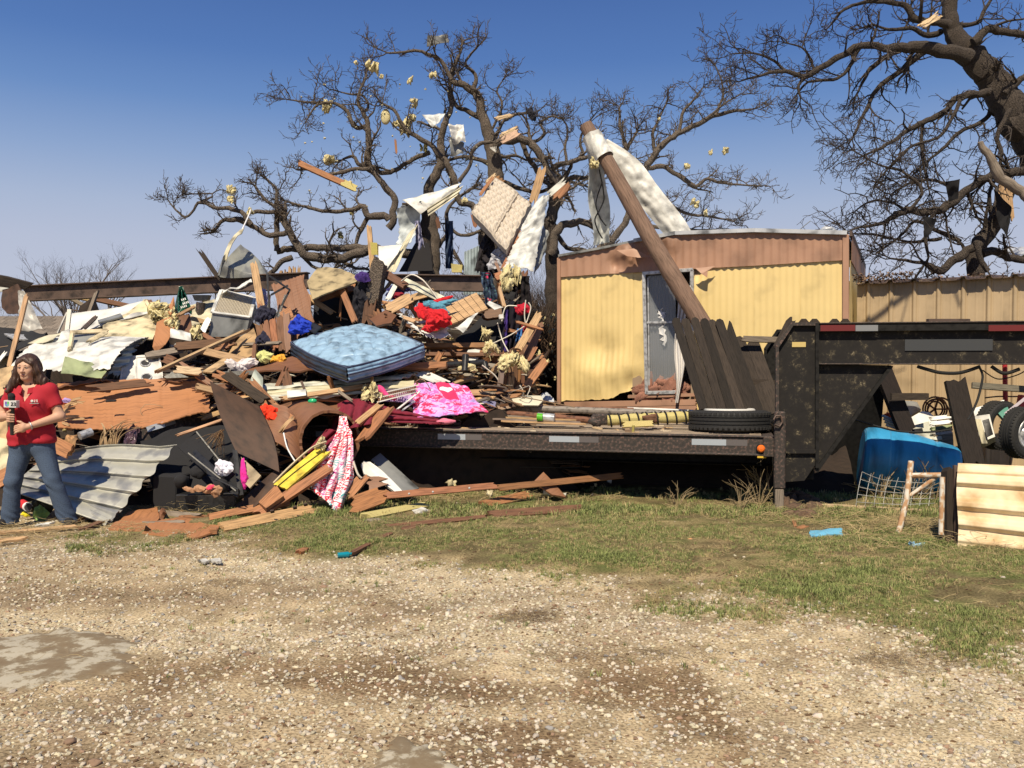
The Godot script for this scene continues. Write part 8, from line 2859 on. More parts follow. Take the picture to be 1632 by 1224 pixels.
func letter_print() -> ImageTexture:
	# rows of slanting capitals, too worn and folded to read
	var im:=Image.create(512,1024,false,Image.FORMAT_RGB8)
	im.fill(Color(0.93,0.86,0.88))
	var r:=RandomNumberGenerator.new()
	r.seed=12
	var inks:=[Color(0.86,0.13,0.24),Color(0.86,0.13,0.24),Color(0.80,0.33,0.60),Color(0.86,0.15,0.27),Color(0.35,0.68,0.70)]
	var x:=4
	while x<508:
		var w:=r.randi_range(64,90)
		var y:=r.randi_range(-60,10)
		while y<1024:
			var l:=r.randi_range(180,340)
			var ink: Color=inks[r.randi() % 5]
			var solid:=r.randf()<0.35
			if solid:
				im.fill_rect(Rect2i(x,y,w - 9,l),ink)
			# letters: uprights with bars, running along the row
			var k:=y+6
			while k<y+l - 16:
				var h:=r.randi_range(24,34)
				var c:=Color(0.93,0.88,0.9) if solid else ink
				var a:=x+6 if solid else x
				var b:=w - 21 if solid else w - 9
				var t:=9
				match r.randi() % 5:
					0:
						im.fill_rect(Rect2i(a,k,b,t),c)
						im.fill_rect(Rect2i(a,k+h - 9,b,t),c)
						im.fill_rect(Rect2i(a,k,t,h),c)
					1:
						im.fill_rect(Rect2i(a,k,b,t),c)
						im.fill_rect(Rect2i(a,k,t,h),c)
						im.fill_rect(Rect2i(a+b/2,k,t,h),c)
						im.fill_rect(Rect2i(a+b - t,k,t,h),c)
					2:
						im.fill_rect(Rect2i(a,k+h/2 - 2,b,t),c)
						im.fill_rect(Rect2i(a,k,t,h),c)
					3:
						im.fill_rect(Rect2i(a,k,b,t),c)
						im.fill_rect(Rect2i(a,k+h - 4,b,t),c)
						im.fill_rect(Rect2i(a+b/2,k,t,h),c)
					4:
						for s in b:
							im.fill_rect(Rect2i(a+s,k+int(absf(s - b/2.0)/b*2*(h - 4)),1,t+1),c)
				k+=h+7
			y+=l+r.randi_range(10,30)
		x+=w
	# strokes run towards the lower left
	var out:=Image.create(512,1024,false,Image.FORMAT_RGB8)
	for px in 512:
		for py in 1024:
			out.set_pixel(px,py,im.get_pixel(posmod(px+py/3,512),py))
	return ImageTexture.create_from_image(out)

func picket(g: Geo,a: Vector3,b: Vector3,w: float,sharp: bool) -> void:
	# a board with clipped top corners, weathered
	var f:=frame(a,b,Vector3(-0.1,0.1,1))
	var l:=a.distance_to(b)
	var prof:=[]
	for k in [[0.0,-0.5],[l*0.33,-0.5+rr(-0.03,0.03)],[l*0.66,-0.5+rr(-0.03,0.03)],[l - w*(0.35 if not sharp else 1.5),-0.5],[l,-0.2 if not sharp else 0.3],[l,0.2 if not sharp else 0.4],[l - w*0.35,0.5],[l*0.66,0.5+rr(-0.03,0.03)],[l*0.33,0.5+rr(-0.03,0.03)],[0.0,0.5]]:
		prof.append(a+f.x*k[0]+f.z*(k[1]*w))
	var n:=prof.size()
	var t:=0.022
	var ids:=[[],[]]
	var off:=Vector2(rr(0,4),rr(0,4))
	for s in 2:
		for p in prof:
			var q: Vector3=p+f.y*(t*(0.5 - s)) 
			ids[s].append(g.vert(q,off+Vector2((p - a).dot(f.x),(p - a).dot(f.z))))
	for i in range(0,n/2 - 1):
		g.quad(ids[0][i],ids[0][i+1],ids[0][n - 2 - i],ids[0][n - 1 - i])
		g.quad(ids[1][n - 1 - i],ids[1][n - 2 - i],ids[1][i+1],ids[1][i])
	for i in n:
		var j:=(i+1) % n
		g.face(g.v[ids[0][i]],g.v[ids[1][i]],g.v[ids[1][j]],g.v[ids[0][j]])

# ================= right-hand yard
func right_yard() -> void:
	# blue barrel on its side, tapering to the right
	var a:=P(1372,726,10.2)
	var b:=P(1526,742,9.9)
	a.y=0.44
	b.y=0.33
	var ax:=(b - a).normalized()
	var g:=Geo.new()
	var L:=a.distance_to(b)
	var bq:=Basis(ax.cross(Vector3.UP).normalized().cross(ax).normalized(),ax,ax.cross(ax.cross(Vector3.UP).normalized().cross(ax)).normalized()).orthonormalized()
	if bq.determinant()<0:
		bq.z=-bq.z
	lathe(g,Transform3D(bq,a),[[0.0,0.0],[0.33,0.0],[0.36,0.015],[0.378,0.05],[0.385,0.10],[0.385,L*0.25],[0.372,L*0.27],[0.372,L*0.30],[0.38,L*0.32],[0.36,L*0.55],[0.32,L*0.72],[0.308,L*0.74],[0.306,L*0.77],[0.31,L*0.79],[0.285,L*0.92],[0.265,L*0.97],[0.235,L],[0.21,L],[0.20,L*0.985],[0.0,L*0.985]],40)
	solo("blue_barrel","big bright blue plastic barrel lying on its side under the gooseneck","barrel",g,M.blue_plastic)
	# timber posts
	pl("dark thick post with rotted top leaning beside the blue barrel",[1552,742,10.0],[1521,604,10.2],0.22,0.16,M.wood_dark,{"n": "timber_post","c": "post","f": Vector3(-0.3,0,1),"rag": 0.05,"v": 0.5})
	pl("dark post leaning left behind the gooseneck's gusset",[1446,690,10.6],[1405,585,10.7],0.20,0.10,M.wood_dark,{"n": "timber_post","c": "post","f": Vector3(0,0,1),"v": 0.4})
	pl("short dark rail nailed to the post behind the gusset",[1420,632,10.5],[1479,632,10.5],0.085,0.05,M.wood_dark,{"n": "rail","c": "rail","rag": 0.0,"f": Vector3(0,0,1)})
	pl("weathered rail running out of frame above the white machine",[1549,614,10.6],[1680,624,10.4],0.075,0.05,M.wood_grey,{"n": "rail","c": "rail","rag": 0.0,"f": Vector3(0,0.2,1),"v": 0.7})
	pl("short dark board lying on top of the gooseneck neck",[1478,512,9.1],[1544,512,9.1],0.05,0.06,M.steel_brown,{"n": "short_board","c": "board","rag": 0.0,"f": Vector3(0,0,1)})
	pl("dark post standing just behind the cream ribbed panel's left edge",[1515,872,7.35],[1515,748,7.5],0.12,0.11,M.wood_dark,{"n": "timber_post","c": "post","f": Vector3(0,0,1),"rag": 0.03,"v": 0.6})
	# cream ribbed panel at the right edge
	var cp:=thing("ribbed_metal_sheet","cream ribbed metal panel standing at the right edge","metal panel",P(1600,880,7.1))
	g=Geo.new()
	var f:=func(u: float,v: float) -> Vector3:
		var x:=lerpf(1526+1.5*sin(v*7),1740,u)
		var y:=lerpf(lerpf(872,902,u),lerpf(738,747,u),v)
		var h:=0.0
		for r in [0.30,0.52,0.80]:
			h+=0.045*clampf((0.075 - absf(v - r))/0.045,0,1)
		for r in [0.10,0.92]:
			h+=0.02*clampf((0.05 - absf(v - r))/0.03,0,1)
		return P(x,y,lerpf(7.15,7.35,v) - 0.15*u - h+0.012*nz.get_noise_2d(u*40,v*40))
	g.tint=Color(1,0.95,0.9)
	grid(g,f,30,90,0.006,1.1,0.75)
	part("panel",g,mat("cream_panel",[0.80,0.70,0.50],0.55,ramp_tex(0.006,[[0.0,0.55,0.42,0.28],[0.35,0.86,0.80,0.72],[0.6,1,1,1],[1,0.95,0.93,0.9]],91),Vector2(0.7,0.7),0.2),cp)
	g=Geo.new()
	beam(g,P(1520,868,7.3),P(1740,900,7.1),0.04,0.03,Vector3(0,0,1))
	beam(g,P(1524,742,7.45),P(1527,870,7.25),0.05,0.03,Vector3(0,0,1))
	part("frame",g,M.steel_brown,cp)
	# rusty pipe frame
	var fr:=thing("pipe_stand","rusty galvanised pipe frame with diagonal brace by the cream panel","pipe frame",G(1460,862))
	for e in [[[1429,862,7.75],[1452,735,7.9],0.026,"post"],[[1452,758,7.87],[1527,757,7.6],0.026,"cross_pipe"],[[1451,790,7.83],[1492,761,7.74],0.020,"brace"],[[1500,852,7.3],[1502,760,7.35],0.022,"post"]]:
		g=Geo.new()
		tube(g,[P(e[0][0],e[0][1],e[0][2]),P(lerpf(e[0][0],e[1][0],0.5)+(4 if e[3] == "post" and e[0][0]<1440 else 0),lerpf(e[0][1],e[1][1],0.5),lerpf(e[0][2],e[1][2],0.5)),P(e[1][0],e[1][1],e[1][2])],[e[2]],12)
		part(e[3],g,M.frame_rust,fr)
	g=Geo.new()
	blob(g,P(1516,757,7.6),Vector3(0.05,0.032,0.035),0.15,9,8)
	part("clamp",g,M.galv,fr)
	g=Geo.new()
	beam(g,P(1400,866,7.75),P(1440,868,7.7),0.06,0.03,Vector3(0,0.6,1))
	part("foot_plate",g,M.rust_pipe,fr)
	# wire mesh
	var wm:=thing("wire_mesh","bent piece of welded wire mesh in front of the blue barrel","wire mesh",G(1420,810))
	g=Geo.new()
	for k in 5:
		wire(g,[P(1374 - k*2.4,752+k*12,8.9),P(1398 - k,762+k*10,8.85),P(1440,768+k*9,8.8),P(1490,770+k*8,8.8)],0.003,0,4)
	part("horizontal_wires",g,M.white_metal,wm)
	g=Geo.new()
	for k in 9:
		var x:=1374+k*14.5
		wire(g,[P(x,752+k*2.2,8.9 - 0.012*k),P(x - 6,780,8.87),P(x - 10,806,8.84)],0.003,0,4)
	part("vertical_wires",g,M.white_metal,wm)
	# heap of white appliance parts and machine behind the posts
	pn("white_casing","white plastic appliance casing with a peaked top behind the barrel","casing",[[1446,672,10.9],[1446,668,10.9],[1470,655,11.1],[1482,657,11.1],[1494,668,11.0],[1486,690,10.8],[1452,690,10.8]],0.16,M.white_paint,0.02,2)
	pn("white_box","white box with dark opening in front of the peaked casing","casing",[[1450,680,10.75],[1480,672,10.8],[1492,706,10.65],[1470,706,10.65],[1456,694,10.7]],0.1,M.white_metal,0.02,2,Color(0.8,0.8,0.72))
	pn("dark_slot","dark rectangular opening in the white box behind the barrel","opening",[[1454,684,10.6],[1470,682,10.6],[1472,690,10.58],[1456,691,10.58]],0.02,M.black_plastic,0.0,1)
	for k in 5:
		pl(["white louvre strip in the appliance heap, topmost","second white louvre strip in the appliance heap","olive hose piece in the appliance heap","fourth pale strip in the appliance heap","lowest pale strip in the appliance heap"][k],[1482+k,668+k*8,10.8 - 0.04*k],[1516,664+k*8,10.7],0.05,0.03,M.white_metal if k!=2 else M.green_metal,{"n": "louvre_strip","c": "strip"})
	g=Geo.new()
	sheet(g,[P(1496,720,10.6),P(1518,716,10.5),P(1518,690,10.6),P(1494,692,10.7)],10,10,0.02,{"crumple": 0.03})
	solo("brown_box","dull brown box behind the leaning dark post","box",g,M.wood_grey)
	# monitor-like unit right of the post
	var un:=thing("window_unit","white window cooling unit with dark opening right of the leaning post","cooling unit",P(1570,710,10.3))
	g=Geo.new()
	panel(g,[[1547,664,10.4],[1577,660,10.3],[1586,696,10.2],[1566,704,10.2],[1560,706,10.25]],0.22,0.01,2)
	part("casing",g,M.white_paint,un)
	g=Geo.new()
	panel(g,[[1566,670,10.12],[1576,667,10.1],[1583,692,10.04],[1573,697,10.04]],0.02,0.0,1)
	part("opening",g,M.black_plastic,un)
	g=Geo.new()
	for k in 4:
		beam(g,P(1555+k*2.2,668,10.15),P(1566+k*2.2,707,10.08),0.018,0.03,Vector3(-0.4,0,1))
	part("fin",g,M.cream_metal,un)
	pl("white plank-like casing strip above the cooling unit",[1545,660,10.6],[1602,644,10.5],0.10,0.05,M.white_metal,{"n": "casing_strip","c": "casing","rag": 0.01})
	pl("thin white handle bar pointing up right at the frame's edge",[1602,660,10.2],[1640,630,10.1],0.035,0.02,M.white_paint,{"n": "handle_bar","c": "bar","rag": 0.0})
	pn("teal_cover","teal plastic cover above the wheel at the right edge","cover",[[1588,656,10.4],[1606,648,10.4],[1612,664,10.3],[1600,668,10.3]],0.05,M.paint,0.02,2,Color(0.06,0.22,0.17))
	var c:=P(1632,690,9.9)
	var wh:=thing("machine_wheel","black wheel with silver rim of a yard machine at the right edge","wheel",c)
	g=Geo.new()
	var xf:=Transform3D(Basis(Vector3(0.94,0,-0.34),Vector3(0.30,0,0.95),Vector3(0,-1,0)).orthonormalized(),c)
	tyre_shape(g,xf,0.30,0.20)
	part("tyre",g,M.rubber,wh)
	g=Geo.new()
	lathe(g,xf,[[0.185,0.075],[0.175,0.085],[0.155,0.08],[0.15,0.03],[0.08,0.02],[0.06,0.05],[0.0,0.05]],28)
	part("rim",g,M.alu,wh)
	c=P(1592,678,10.5)
	wh=thing("machine_wheel","second black wheel half hidden behind the cooling unit","wheel",c)
	g=Geo.new()
	xf.origin=c
	tyre_shape(g,xf,0.30,0.2)
	part("tyre",g,M.rubber,wh)
	# red implement frame against the shed
	var im:=thing("red_implement","red upright frame of a farm implement against the shed wall","implement",P(1602,660,10.9))
	g=Geo.new()
	tube(g,[P(1603,672,10.9),P(1601,560,10.9)],[0.03],10)
	part("upright",g,M.paint_red if M.has("paint_red") else mat("paint_red",[0.42,0.025,0.035],0.5),im)
	g=Geo.new()
	beam(g,P(1572,650,11),P(1602,652,10.9),0.12,0.08,Vector3(0,0,1),0.01)
	beam(g,P(1624,672,10.8),P(1632,630,10.8),0.12,0.08,Vector3(0,0,1),0.01)
	part("toolbar",g,M.paint_red,im)
	g=Geo.new()
	wire(g,[P(1570,634,10.9),P(1590,632,10.9),P(1620,632,10.9),P(1640,630,10.9)],0.01)
	part("cable",g,M.steel_brown,im)
	pn("grey_canvas","grey rounded metal tank end leaning at the shed behind the casing","tank",[[1428,676,11.4],[1430,648,11.5],[1444,638,11.6],[1462,640,11.6],[1468,652,11.5],[1450,664,11.3]],0.05,M.grey_metal,0.03,3,Color(0.9,0.9,0.9))
	var rl:=thing("wire_reel","old iron wheel with tangled wire against the shed wall","wheel",P(1490,660,11.3))
	g=Geo.new()
	for r in [0.16,0.13,0.10]:
		var pts:=[]
		for k in 25:
			pts.append(P(1490,652,11.3)+Vector3(cos(TAU*k/24)*r,sin(TAU*k/24)*r,0.05*(0.16 - r)))
		tube(g,pts,[0.012],5,false)
	for k in 5:
		var an:=TAU*k/5
		beam(g,P(1490,652,11.3),P(1490,652,11.3)+Vector3(cos(an),sin(an),0)*0.16,0.02,0.02,Vector3(0,0,1))
	part("wheel",g,M.rust_pipe,rl)
	g=Geo.new()
	wire(g,[P(1476,660,11.2),P(1490,636,11.2),P(1512,652,11.2),P(1516,690,11.1)],0.01)
	wire(g,[P(1480,640,11.2),P(1500,634,11.2),P(1514,640,11.2)],0.012)
	part("wire",g,M.rust_pipe,rl)
	rag_heap("red_gas_can","grey and orange oil can behind the leaning dark post and gusset","can",[[1416,664,11.0,0.05,0.05,0.05]],Color(0.55,0.10,0.04))
	for k in 4:
		pl("white slatted strip stacked below the oil can",[1406+k*2,662+k*5,10.9],[1428+k*1.5,672+k*4,10.8],0.03,0.02,M.white_paint,{"n": "slat","c": "slat","rag": 0.0,"g": "white slats below the oil can"})
	# pieces on the ground
	pl("light grey slat lying on the grass in front of the barrel",[1290,804,9.2],[1470,814,8.9],0.06,0.03,M.wood_pale,{"n": "slat","c": "slat","f": Vector3.UP,"v": 1.0})
	g=Geo.new()
	sheet(g,[G(1288,855,0.03),G(1345,853,0.03),G(1343,843,0.05),G(1290,843,0.05)],14,6,0.02,{"crumple": 0.04,"rag": 0.02})
	g.tint=Color.WHITE
	solo("blue_plastic_strip","flat bright blue plastic strip on the ground below the gooseneck","plastic piece",g,mat("light_blue",[0.16,0.46,0.66],0.4,M.mottle if M.has("mottle") else null))
	g=Geo.new()
	sheet(g,[G(1345,856,0.02),G(1378,853,0.02),G(1376,848,0.03),G(1345,849,0.03)],14,4,0.01,{"crumple": 0.03,"rag": 0.04})
	solo("blue_fragments","small blue fragments right of the flat blue strip","plastic piece",g,M.steel_blue)
	g=Geo.new()
	sheet(g,[G(1448,872,0.02),G(1478,880,0.02),G(1482,866,0.03),G(1452,860,0.10)],12,8,0.012,{"crumple": 0.04,"rag": 0.05})
	solo("blue_shard","pale blue broken plastic shard by the rusty frame's foot","plastic piece",g,mat("pale_blue",[0.30,0.52,0.70],0.45))
	for q in [[[1262,822],[1268,840],0.03,"small orange splinter standing below the jack leg",M.wood_orange],[[1272,843],[1284,839],0.07,"orange wood chip below the jack leg",M.wood_orange],[[1384,888],[1475,892],0.035,"long orange sliver on the grass below the rusty frame",M.wood_tan],[[1228,912],[1280,914],0.08,"pale yellow flat wood scrap on the grass",M.wood_pale]]:
		g=Geo.new()
		plank(g,G(q[0][0],q[0][1],0.025),G(q[1][0],q[1][1],0.025),q[2],0.015,Vector3.UP,0.05)
		solo("wood_scrap",q[3],"wood scrap",g,q[4])
	# earth thrown up at the jack foot
	g=Geo.new()
	for k in 16:
		var p:=G(rr(1246,1300),rr(800,828))
		g.tint=Color(0.16,0.10,0.065)*rr(0.7,1.1)
		blob(g,p+Vector3(0,0.03,0),Vector3(rr(0.06,0.15),rr(0.04,0.10),rr(0.06,0.12)),0.5,14,8)
	kind("earth_clods",g,M.stone,"stuff")
	# dead weeds
	for q in [[1210,812,0.5],[1225,800,0.65],[1330,750,0.6],[1345,765,0.5],[1405,800,0.45],[1455,808,0.55],[1490,806,0.6],[1180,818,0.4],[1080,812,0.32],[1360,745,0.5]]:
		g=Geo.new()
		var p:=G(q[0],q[1])
		for k in 14:
			var d:=Vector3(rr(-1,1),rr(0.5,1.4),rr(-0.6,0.6)).normalized()
			var l: float=q[2]*rr(0.4,1.1)
			var e:=p+d*l
			tube(g,[p,p.lerp(e,0.5)+Vector3(0,0.05,0),e+Vector3(0,-0.08*l,0)],[0.005,0.004,0.002],4,false)
			shoot(g,g,p.lerp(e,0.6),(d+Vector3(rr(-1,1),rr(-0.3,0.5),rr(-1,1))*0.6).normalized(),l*0.4,0.003,0,0.0)
		g.tint=Color.WHITE
		var v:=rr(0.8,1.2)
		for i in g.c.size():
			g.c[i]=Color(0.36,0.27,0.15)*v
		solo("dead_weed","dry dead weed at the grass edge " + ["just left of the jack leg","against the jack leg","under the gusset","beneath the barrel's left end","in front of the wire mesh's left half","in the middle of the wire mesh","at the wire mesh's right end","left of the jack leg, further out","under the middle of the trailer","between gusset and barrel"][["1210","1225","1330","1345","1405","1455","1490","1180","1080","1360"].find(str(q[0]))],"weed",g,M.plain)

# ================= front left
func front_left() -> void:
	# grey ribbed sheet behind the reporter's legs
	var f:=func(u: float,v: float) -> Vector3:
		var x0:=lerpf(20,150,u)
		var bl:=Vector2(10,780)
		var br:=Vector2(170,836)
		var tl:=Vector2(70,730)
		var trr:=Vector2(282,709)
		var p:=bl.lerp(br,u).lerp(tl.lerp(trr,u),v)
		p.y-=11*pow(v,3)*sin(clampf(u*1.15,0,1)*PI)
		var h:=0.065*rib(v*5.0+0.15,"lap") 
		var jag:=0.0
		if u>0.97:
			jag=3.0*sin(v*5*TAU)
		return P(p.x+jag,p.y+jag*0.3,lerpf(8.35,9.25,v)+0.1*(1 - u) - h+0.02*nz.get_noise_2d(u*40,v*40) - 0.10*smoothstep(0.2,0.0,u)*v)
	var g:=Geo.new()
	grid(g,f,60,120,0.004,1.6,1.1)
	solo("ribbed_sheet","big dull silver ribbed sheet lying tilted behind the reporter's legs","metal sheet",g,M.galv)
	sh("ribbed_sheet","narrow silver ribbed strip folded under the big sheet's lower edge","metal sheet",[[112,806,8.5],[168,838,8.25],[196,812,8.5],[124,797,8.65]],10,36,0.004,M.galv,{"ribs_v": 2.0,"amp": 0.03,"how": "wide"})
	# orange ply on the ground
	for q in [[[[172,842],[204,816],[250,808],[254,826],[240,848]],"orange plywood sheet on the ground, left of two, with a dark triangle"],[[[226,850],[250,832],[290,822],[350,838],[344,850],[300,860]],"orange plywood sheet on the ground, right of two"]]:
		g=Geo.new()
		var pts:=[]
		for k in q[0]:
			var w:=G(k[0],k[1],0.03+0.04*(858 - k[1])/50.0)
			pts.append([k[0],k[1],-w.z])
		panel(g,pts,0.015,0.03,3)
		solo("plywood_sheet",q[1],"plywood",g,M.panel_ply)
	g=Geo.new()
	var w:=G(233,845,0.05)
	panel(g,[[228,850,-w.z],[232,838,-w.z - 0.06],[241,845,-w.z - 0.03]],0.006,0.0,1)
	solo("dark_triangle","small dark triangular scrap on the left orange plywood","scrap",g,M.black_plastic)
	g=Geo.new()
	w=G(340,846,0.06)
	box(g,Transform3D(Basis(Vector3.UP,0.3),w),Vector3(0.07,0.06,0.05),0.005)
	solo("wood_block","small orange wood block at the right plywood sheet's end","wood block",g,M.wood_orange)
	pl("long notched orange board lying from the plywood to the blanket",[348,842,7.95],[500,812,8.75],0.15,0.03,M.wood_tan,{"f": Vector3(0,0.8,0.6),"v": 0.95})
	pl("second orange board behind the notched one",[330,826,8.4],[460,800,8.8],0.10,0.03,M.wood_orange,{"f": Vector3(0,0.8,0.6)})
	for q in [[430,812],[466,806],[483,801]]:
		g=Geo.new()
		g.tint=Color(0.05,0.03,0.02)
		var p:=P(q[0]+4,q[1]+3,8.28+(q[0] - 430)*0.005)
		box(g,Transform3D(Basis(Vector3.BACK,0.2)*Basis(Vector3.RIGHT,-0.9),p),Vector3(0.035,0.02,0.03))
		solo("notch","dark square notch in the long orange board","notch",g,M.plain,"notches in the long board")
	pl("orange splintered board end right of the letter-print blanket",[552,792,8.95],[580,760,9.15],0.13,0.03,M.wood_orange,{"rag": 0.1})
	pl("broken orange box side under the white foam slab",[556,808,8.7],[616,786,8.95],0.20,0.025,M.wood_orange,{"rag": 0.1,"v": 0.9})
	pl("brown cardboard corner under the white foam slab's top",[580,772,9.1],[612,770,9.15],0.16,0.02,M.panelling,{"rag": 0.1})
	pl("long thin orange batten with white nails under the trailer",[614,790,8.9],[790,774,9.3],0.07,0.03,M.wood_orange,{"v": 0.9,"f": Vector3(0,0.4,1)})
	pl("dim brown batten further under the trailer",[790,778,9.35],[990,758,9.9],0.07,0.03,M.wood_orange,{"v": 0.7,"f": Vector3(0,0.4,1)})
	for q in [[652,788],[748,779],[690,785]]:
		g=Geo.new()
		blob(g,P(q[0],q[1] - 1,8.88),Vector3(0.012,0.012,0.012),0.0,5,5)
		solo("nail_cap","white nail cap on the long thin batten","nail",g,M.white_paint,"nail caps on the batten")
	# white foam slab leaning under the trailer
	g=Geo.new()
	panel(g,[[575,740,9.5],[580,734,9.55],[590,735,9.55],[604,746,9.5],[642,783,9.2],[632,786,9.15],[606,766,9.3],[580,754,9.45]],0.03,0.02,3)
	var fm:=thing("foam_slab","white foam slab with grey back leaning under the trailer's left end","foam slab",g.low())
	part("white_face",g,M.white_paint,fm)
	g=Geo.new()
	panel(g,[[592,732,9.62],[606,722,9.8],[668,778,9.45],[644,784,9.25],[604,745,9.54]],0.02,0.0,1)
	part("grey_back",g,M.grey_metal,fm)
	pn("grey_wedge","dim brown panel wedge standing under the trailer's middle","panel",[[850,768,9.7],[866,752,9.8],[884,770,9.7],[902,792,9.5],[880,788,9.5]],0.02,M.panelling,0.0,1)
	# pieces on the grass
	for q in [[[582,825],[680,806],0.12,M.foam,"long flat yellow foam strip on the grass below the trailer","foam_strip","foam"],[[582,831],[612,829],0.05,M.wood_grey,"short grey stick under the yellow foam strip","stick","stick"],[[616,840],[778,824],0.06,M.wood_brown,"long brown board on the grass","board","board"],[[780,822],[928,812],0.12,M.wood_brown,"broad reddish-brown plank on the grass under the trailer's middle","board","board"],[[772,806],[844,790],0.16,M.wood_orange,"short thick orange timber on the grass","timber","timber"],[[560,882],[624,850],0.045,M.wood_brown,"thin brown stick pointing to the teal bottle","stick","stick"],[[640,844],[664,840],0.06,M.wood_brown,"short brown chip at the end of the thin brown stick","wood_chip","wood chip"],[[476,880],[488,876],0.06,M.wood_orange,"small orange chip on the gravel edge","wood_chip","wood chip"]]:
		g=Geo.new()
		plank(g,G(q[0][0],q[0][1],0.045),G(q[1][0],q[1][1],0.045),q[2],0.05 if q[2]>0.1 else 0.025,Vector3(0,1,0.5),0.05)
		solo(q[5],q[4],q[6],g,q[3])
	g=Geo.new()
	g.tint=Color(0.01,0.22,0.30)
	var p0:=G(538,885,0.03)
	tube(g,[p0,p0+Vector3(0.08,0.0,-0.03),p0+Vector3(0.09,0.003,-0.035),p0+Vector3(0.12,0.003,-0.045)],[0.022,0.024,0.012,0.012],10)
	solo("teal_bottle","small teal plastic bottle lying on the grass edge","bottle",g,M.glossy)
	g=Geo.new()
	p0=G(335,892,0.03)
	sheet(g,[p0+Vector3(-0.10,0,0.03),p0+Vector3(0.10,0,0.03),p0+Vector3(0.09,0.03,-0.05),p0+Vector3(-0.09,0.02,-0.06)],10,6,0.02,{"crumple": 0.05,"rag": 0.04})
	solo("white_chunk","flat white broken chunk lying alone on the gravel","chunk",g,M.white_paint)
	g=Geo.new()
	p0=G(672,816,0.05)
	blob(g,p0,Vector3(0.07,0.04,0.05),0.5,14,8)
	solo("white_paper","crumpled white paper beside the yellow foam strip","paper",g,M.white_paint)
	for q in [[655,812,0.03,0.02,0.02,Color(0.1,0.12,0.4),"tiny blue wrapper beside the yellow foam strip","wrapper"],[798,802,0.05,0.012,0.03,Color(0.7,0.7,0.7),"small white scrap left of the thick orange timber","scrap"],[853,800,0.03,0.02,0.03,Color(0.08,0.06,0.2),"tiny dark wrapper right of the thick orange timber","wrapper"],[885,866,0.03,0.022,0.03,Color(0.4,0.2,0.1),"small reddish stone lying alone in the grass","stone"],[1100,863,0.035,0.028,0.035,Color(0.5,0.25,0.12),"round orange-brown stone in the grass left of the jack leg","stone"]]:
		g=Geo.new()
		g.tint=q[5]
		blob(g,G(q[0],q[1],0.015),Vector3(q[2],q[3],q[4]),0.4,12,8)
		solo(q[7],q[6],q[7],g,M.plain)
	# by the reporter's feet
	rag_heap("green_cabbage","leafy pale green ball on the ground between the reporter's feet","ball",[[66,818,8.6,0.075,0.065,0.07]],Color(0.25,0.42,0.13))
	g=Geo.new()
	g.tint=Color(0.05,0.05,0.06)
	var a:=P(45,808,8.75)
	var can:=thing("spray_can","red and white can with dark open end between the reporter's legs","can",a - Vector3(0,0.05,0))
	tube(g,[a+Vector3(0.005,0,0.01),a+Vector3(0.012,0,0.025)],[0.035],14)
	part("open_end",g,M.plain,can)
	g=Geo.new()
	g.tint=Color(0.8,0.8,0.8)
	tube(g,[a+Vector3(-0.03,0,-0.03),a+Vector3(0.006,0,0.012)],[0.045],14)
	part("white_band",g,M.plain,can)
	g=Geo.new()
	g.tint=Color(0.5,0.02,0.03)
	tube(g,[a+Vector3(-0.12,0.02,-0.10),a+Vector3(-0.03,0,-0.03)],[0.044],14)
	part("red_body",g,M.plain,can)
	rag_heap("yellow_bottle_top","small yellow lid below the red and white can","lid",[[41,820,8.6,0.035,0.02,0.03]],Color(0.75,0.65,0.03))
	rag_heap("khaki_bag","dark olive bag behind the green ball","bag",[[74,808,8.75,0.14,0.07,0.08],[56,806,8.8,0.10,0.06,0.08]],Color(0.06,0.055,0.035))
	for q in [[[-5,850],[130,838],0.05,M.wood_tan,"long tan splinter on the ground in front of the reporter's feet"],[[128,845],[160,832],0.07,M.wood_brown,"brown bark piece below the silver sheet"],[[60,838],[84,834],0.05,M.white_metal,"flat white plastic strip between the reporter's feet"],[[116,832],[138,822],0.06,M.wood_orange,"small orange splinter right of the reporter's foot"],[[0,862],[40,858],0.06,M.wood_tan,"flat tan splinter at the left edge of the ground"]]:
		g=Geo.new()
		plank(g,G(q[0][0],q[0][1],0.04),G(q[1][0],q[1][1],0.05),q[2],0.02,Vector3(0,1,0.3),0.06)
		solo("splinter",q[4],"splinter",g,q[3])

# ================= the reporter
func cone(p: Vector3,q: Array) -> float:
	# distance to a tapered capsule [a, b, ra, rb]
	var a: Vector3=q[0]
	var ab: Vector3=q[1] - a
	var t:=clampf((p - a).dot(ab)/maxf(ab.length_squared(),1e-9),0,1)
	return p.distance_to(a+ab*t) - lerpf(q[2],q[3],t)

func smin(a: float,b: float,k: float) -> float:
	var h:=clampf(0.5+0.5*(b - a)/k,0,1)
	return lerpf(b,a,h) - k*h*(1 - h)

func union(p: Vector3,bones: Array) -> float:
	# bones: [a, b, ra, rb, blend]
	var d:=1e9
	for q in bones:
		d=smin(d,cone(p,q),q[4]) if d<1e8 else cone(p,q)
	return d

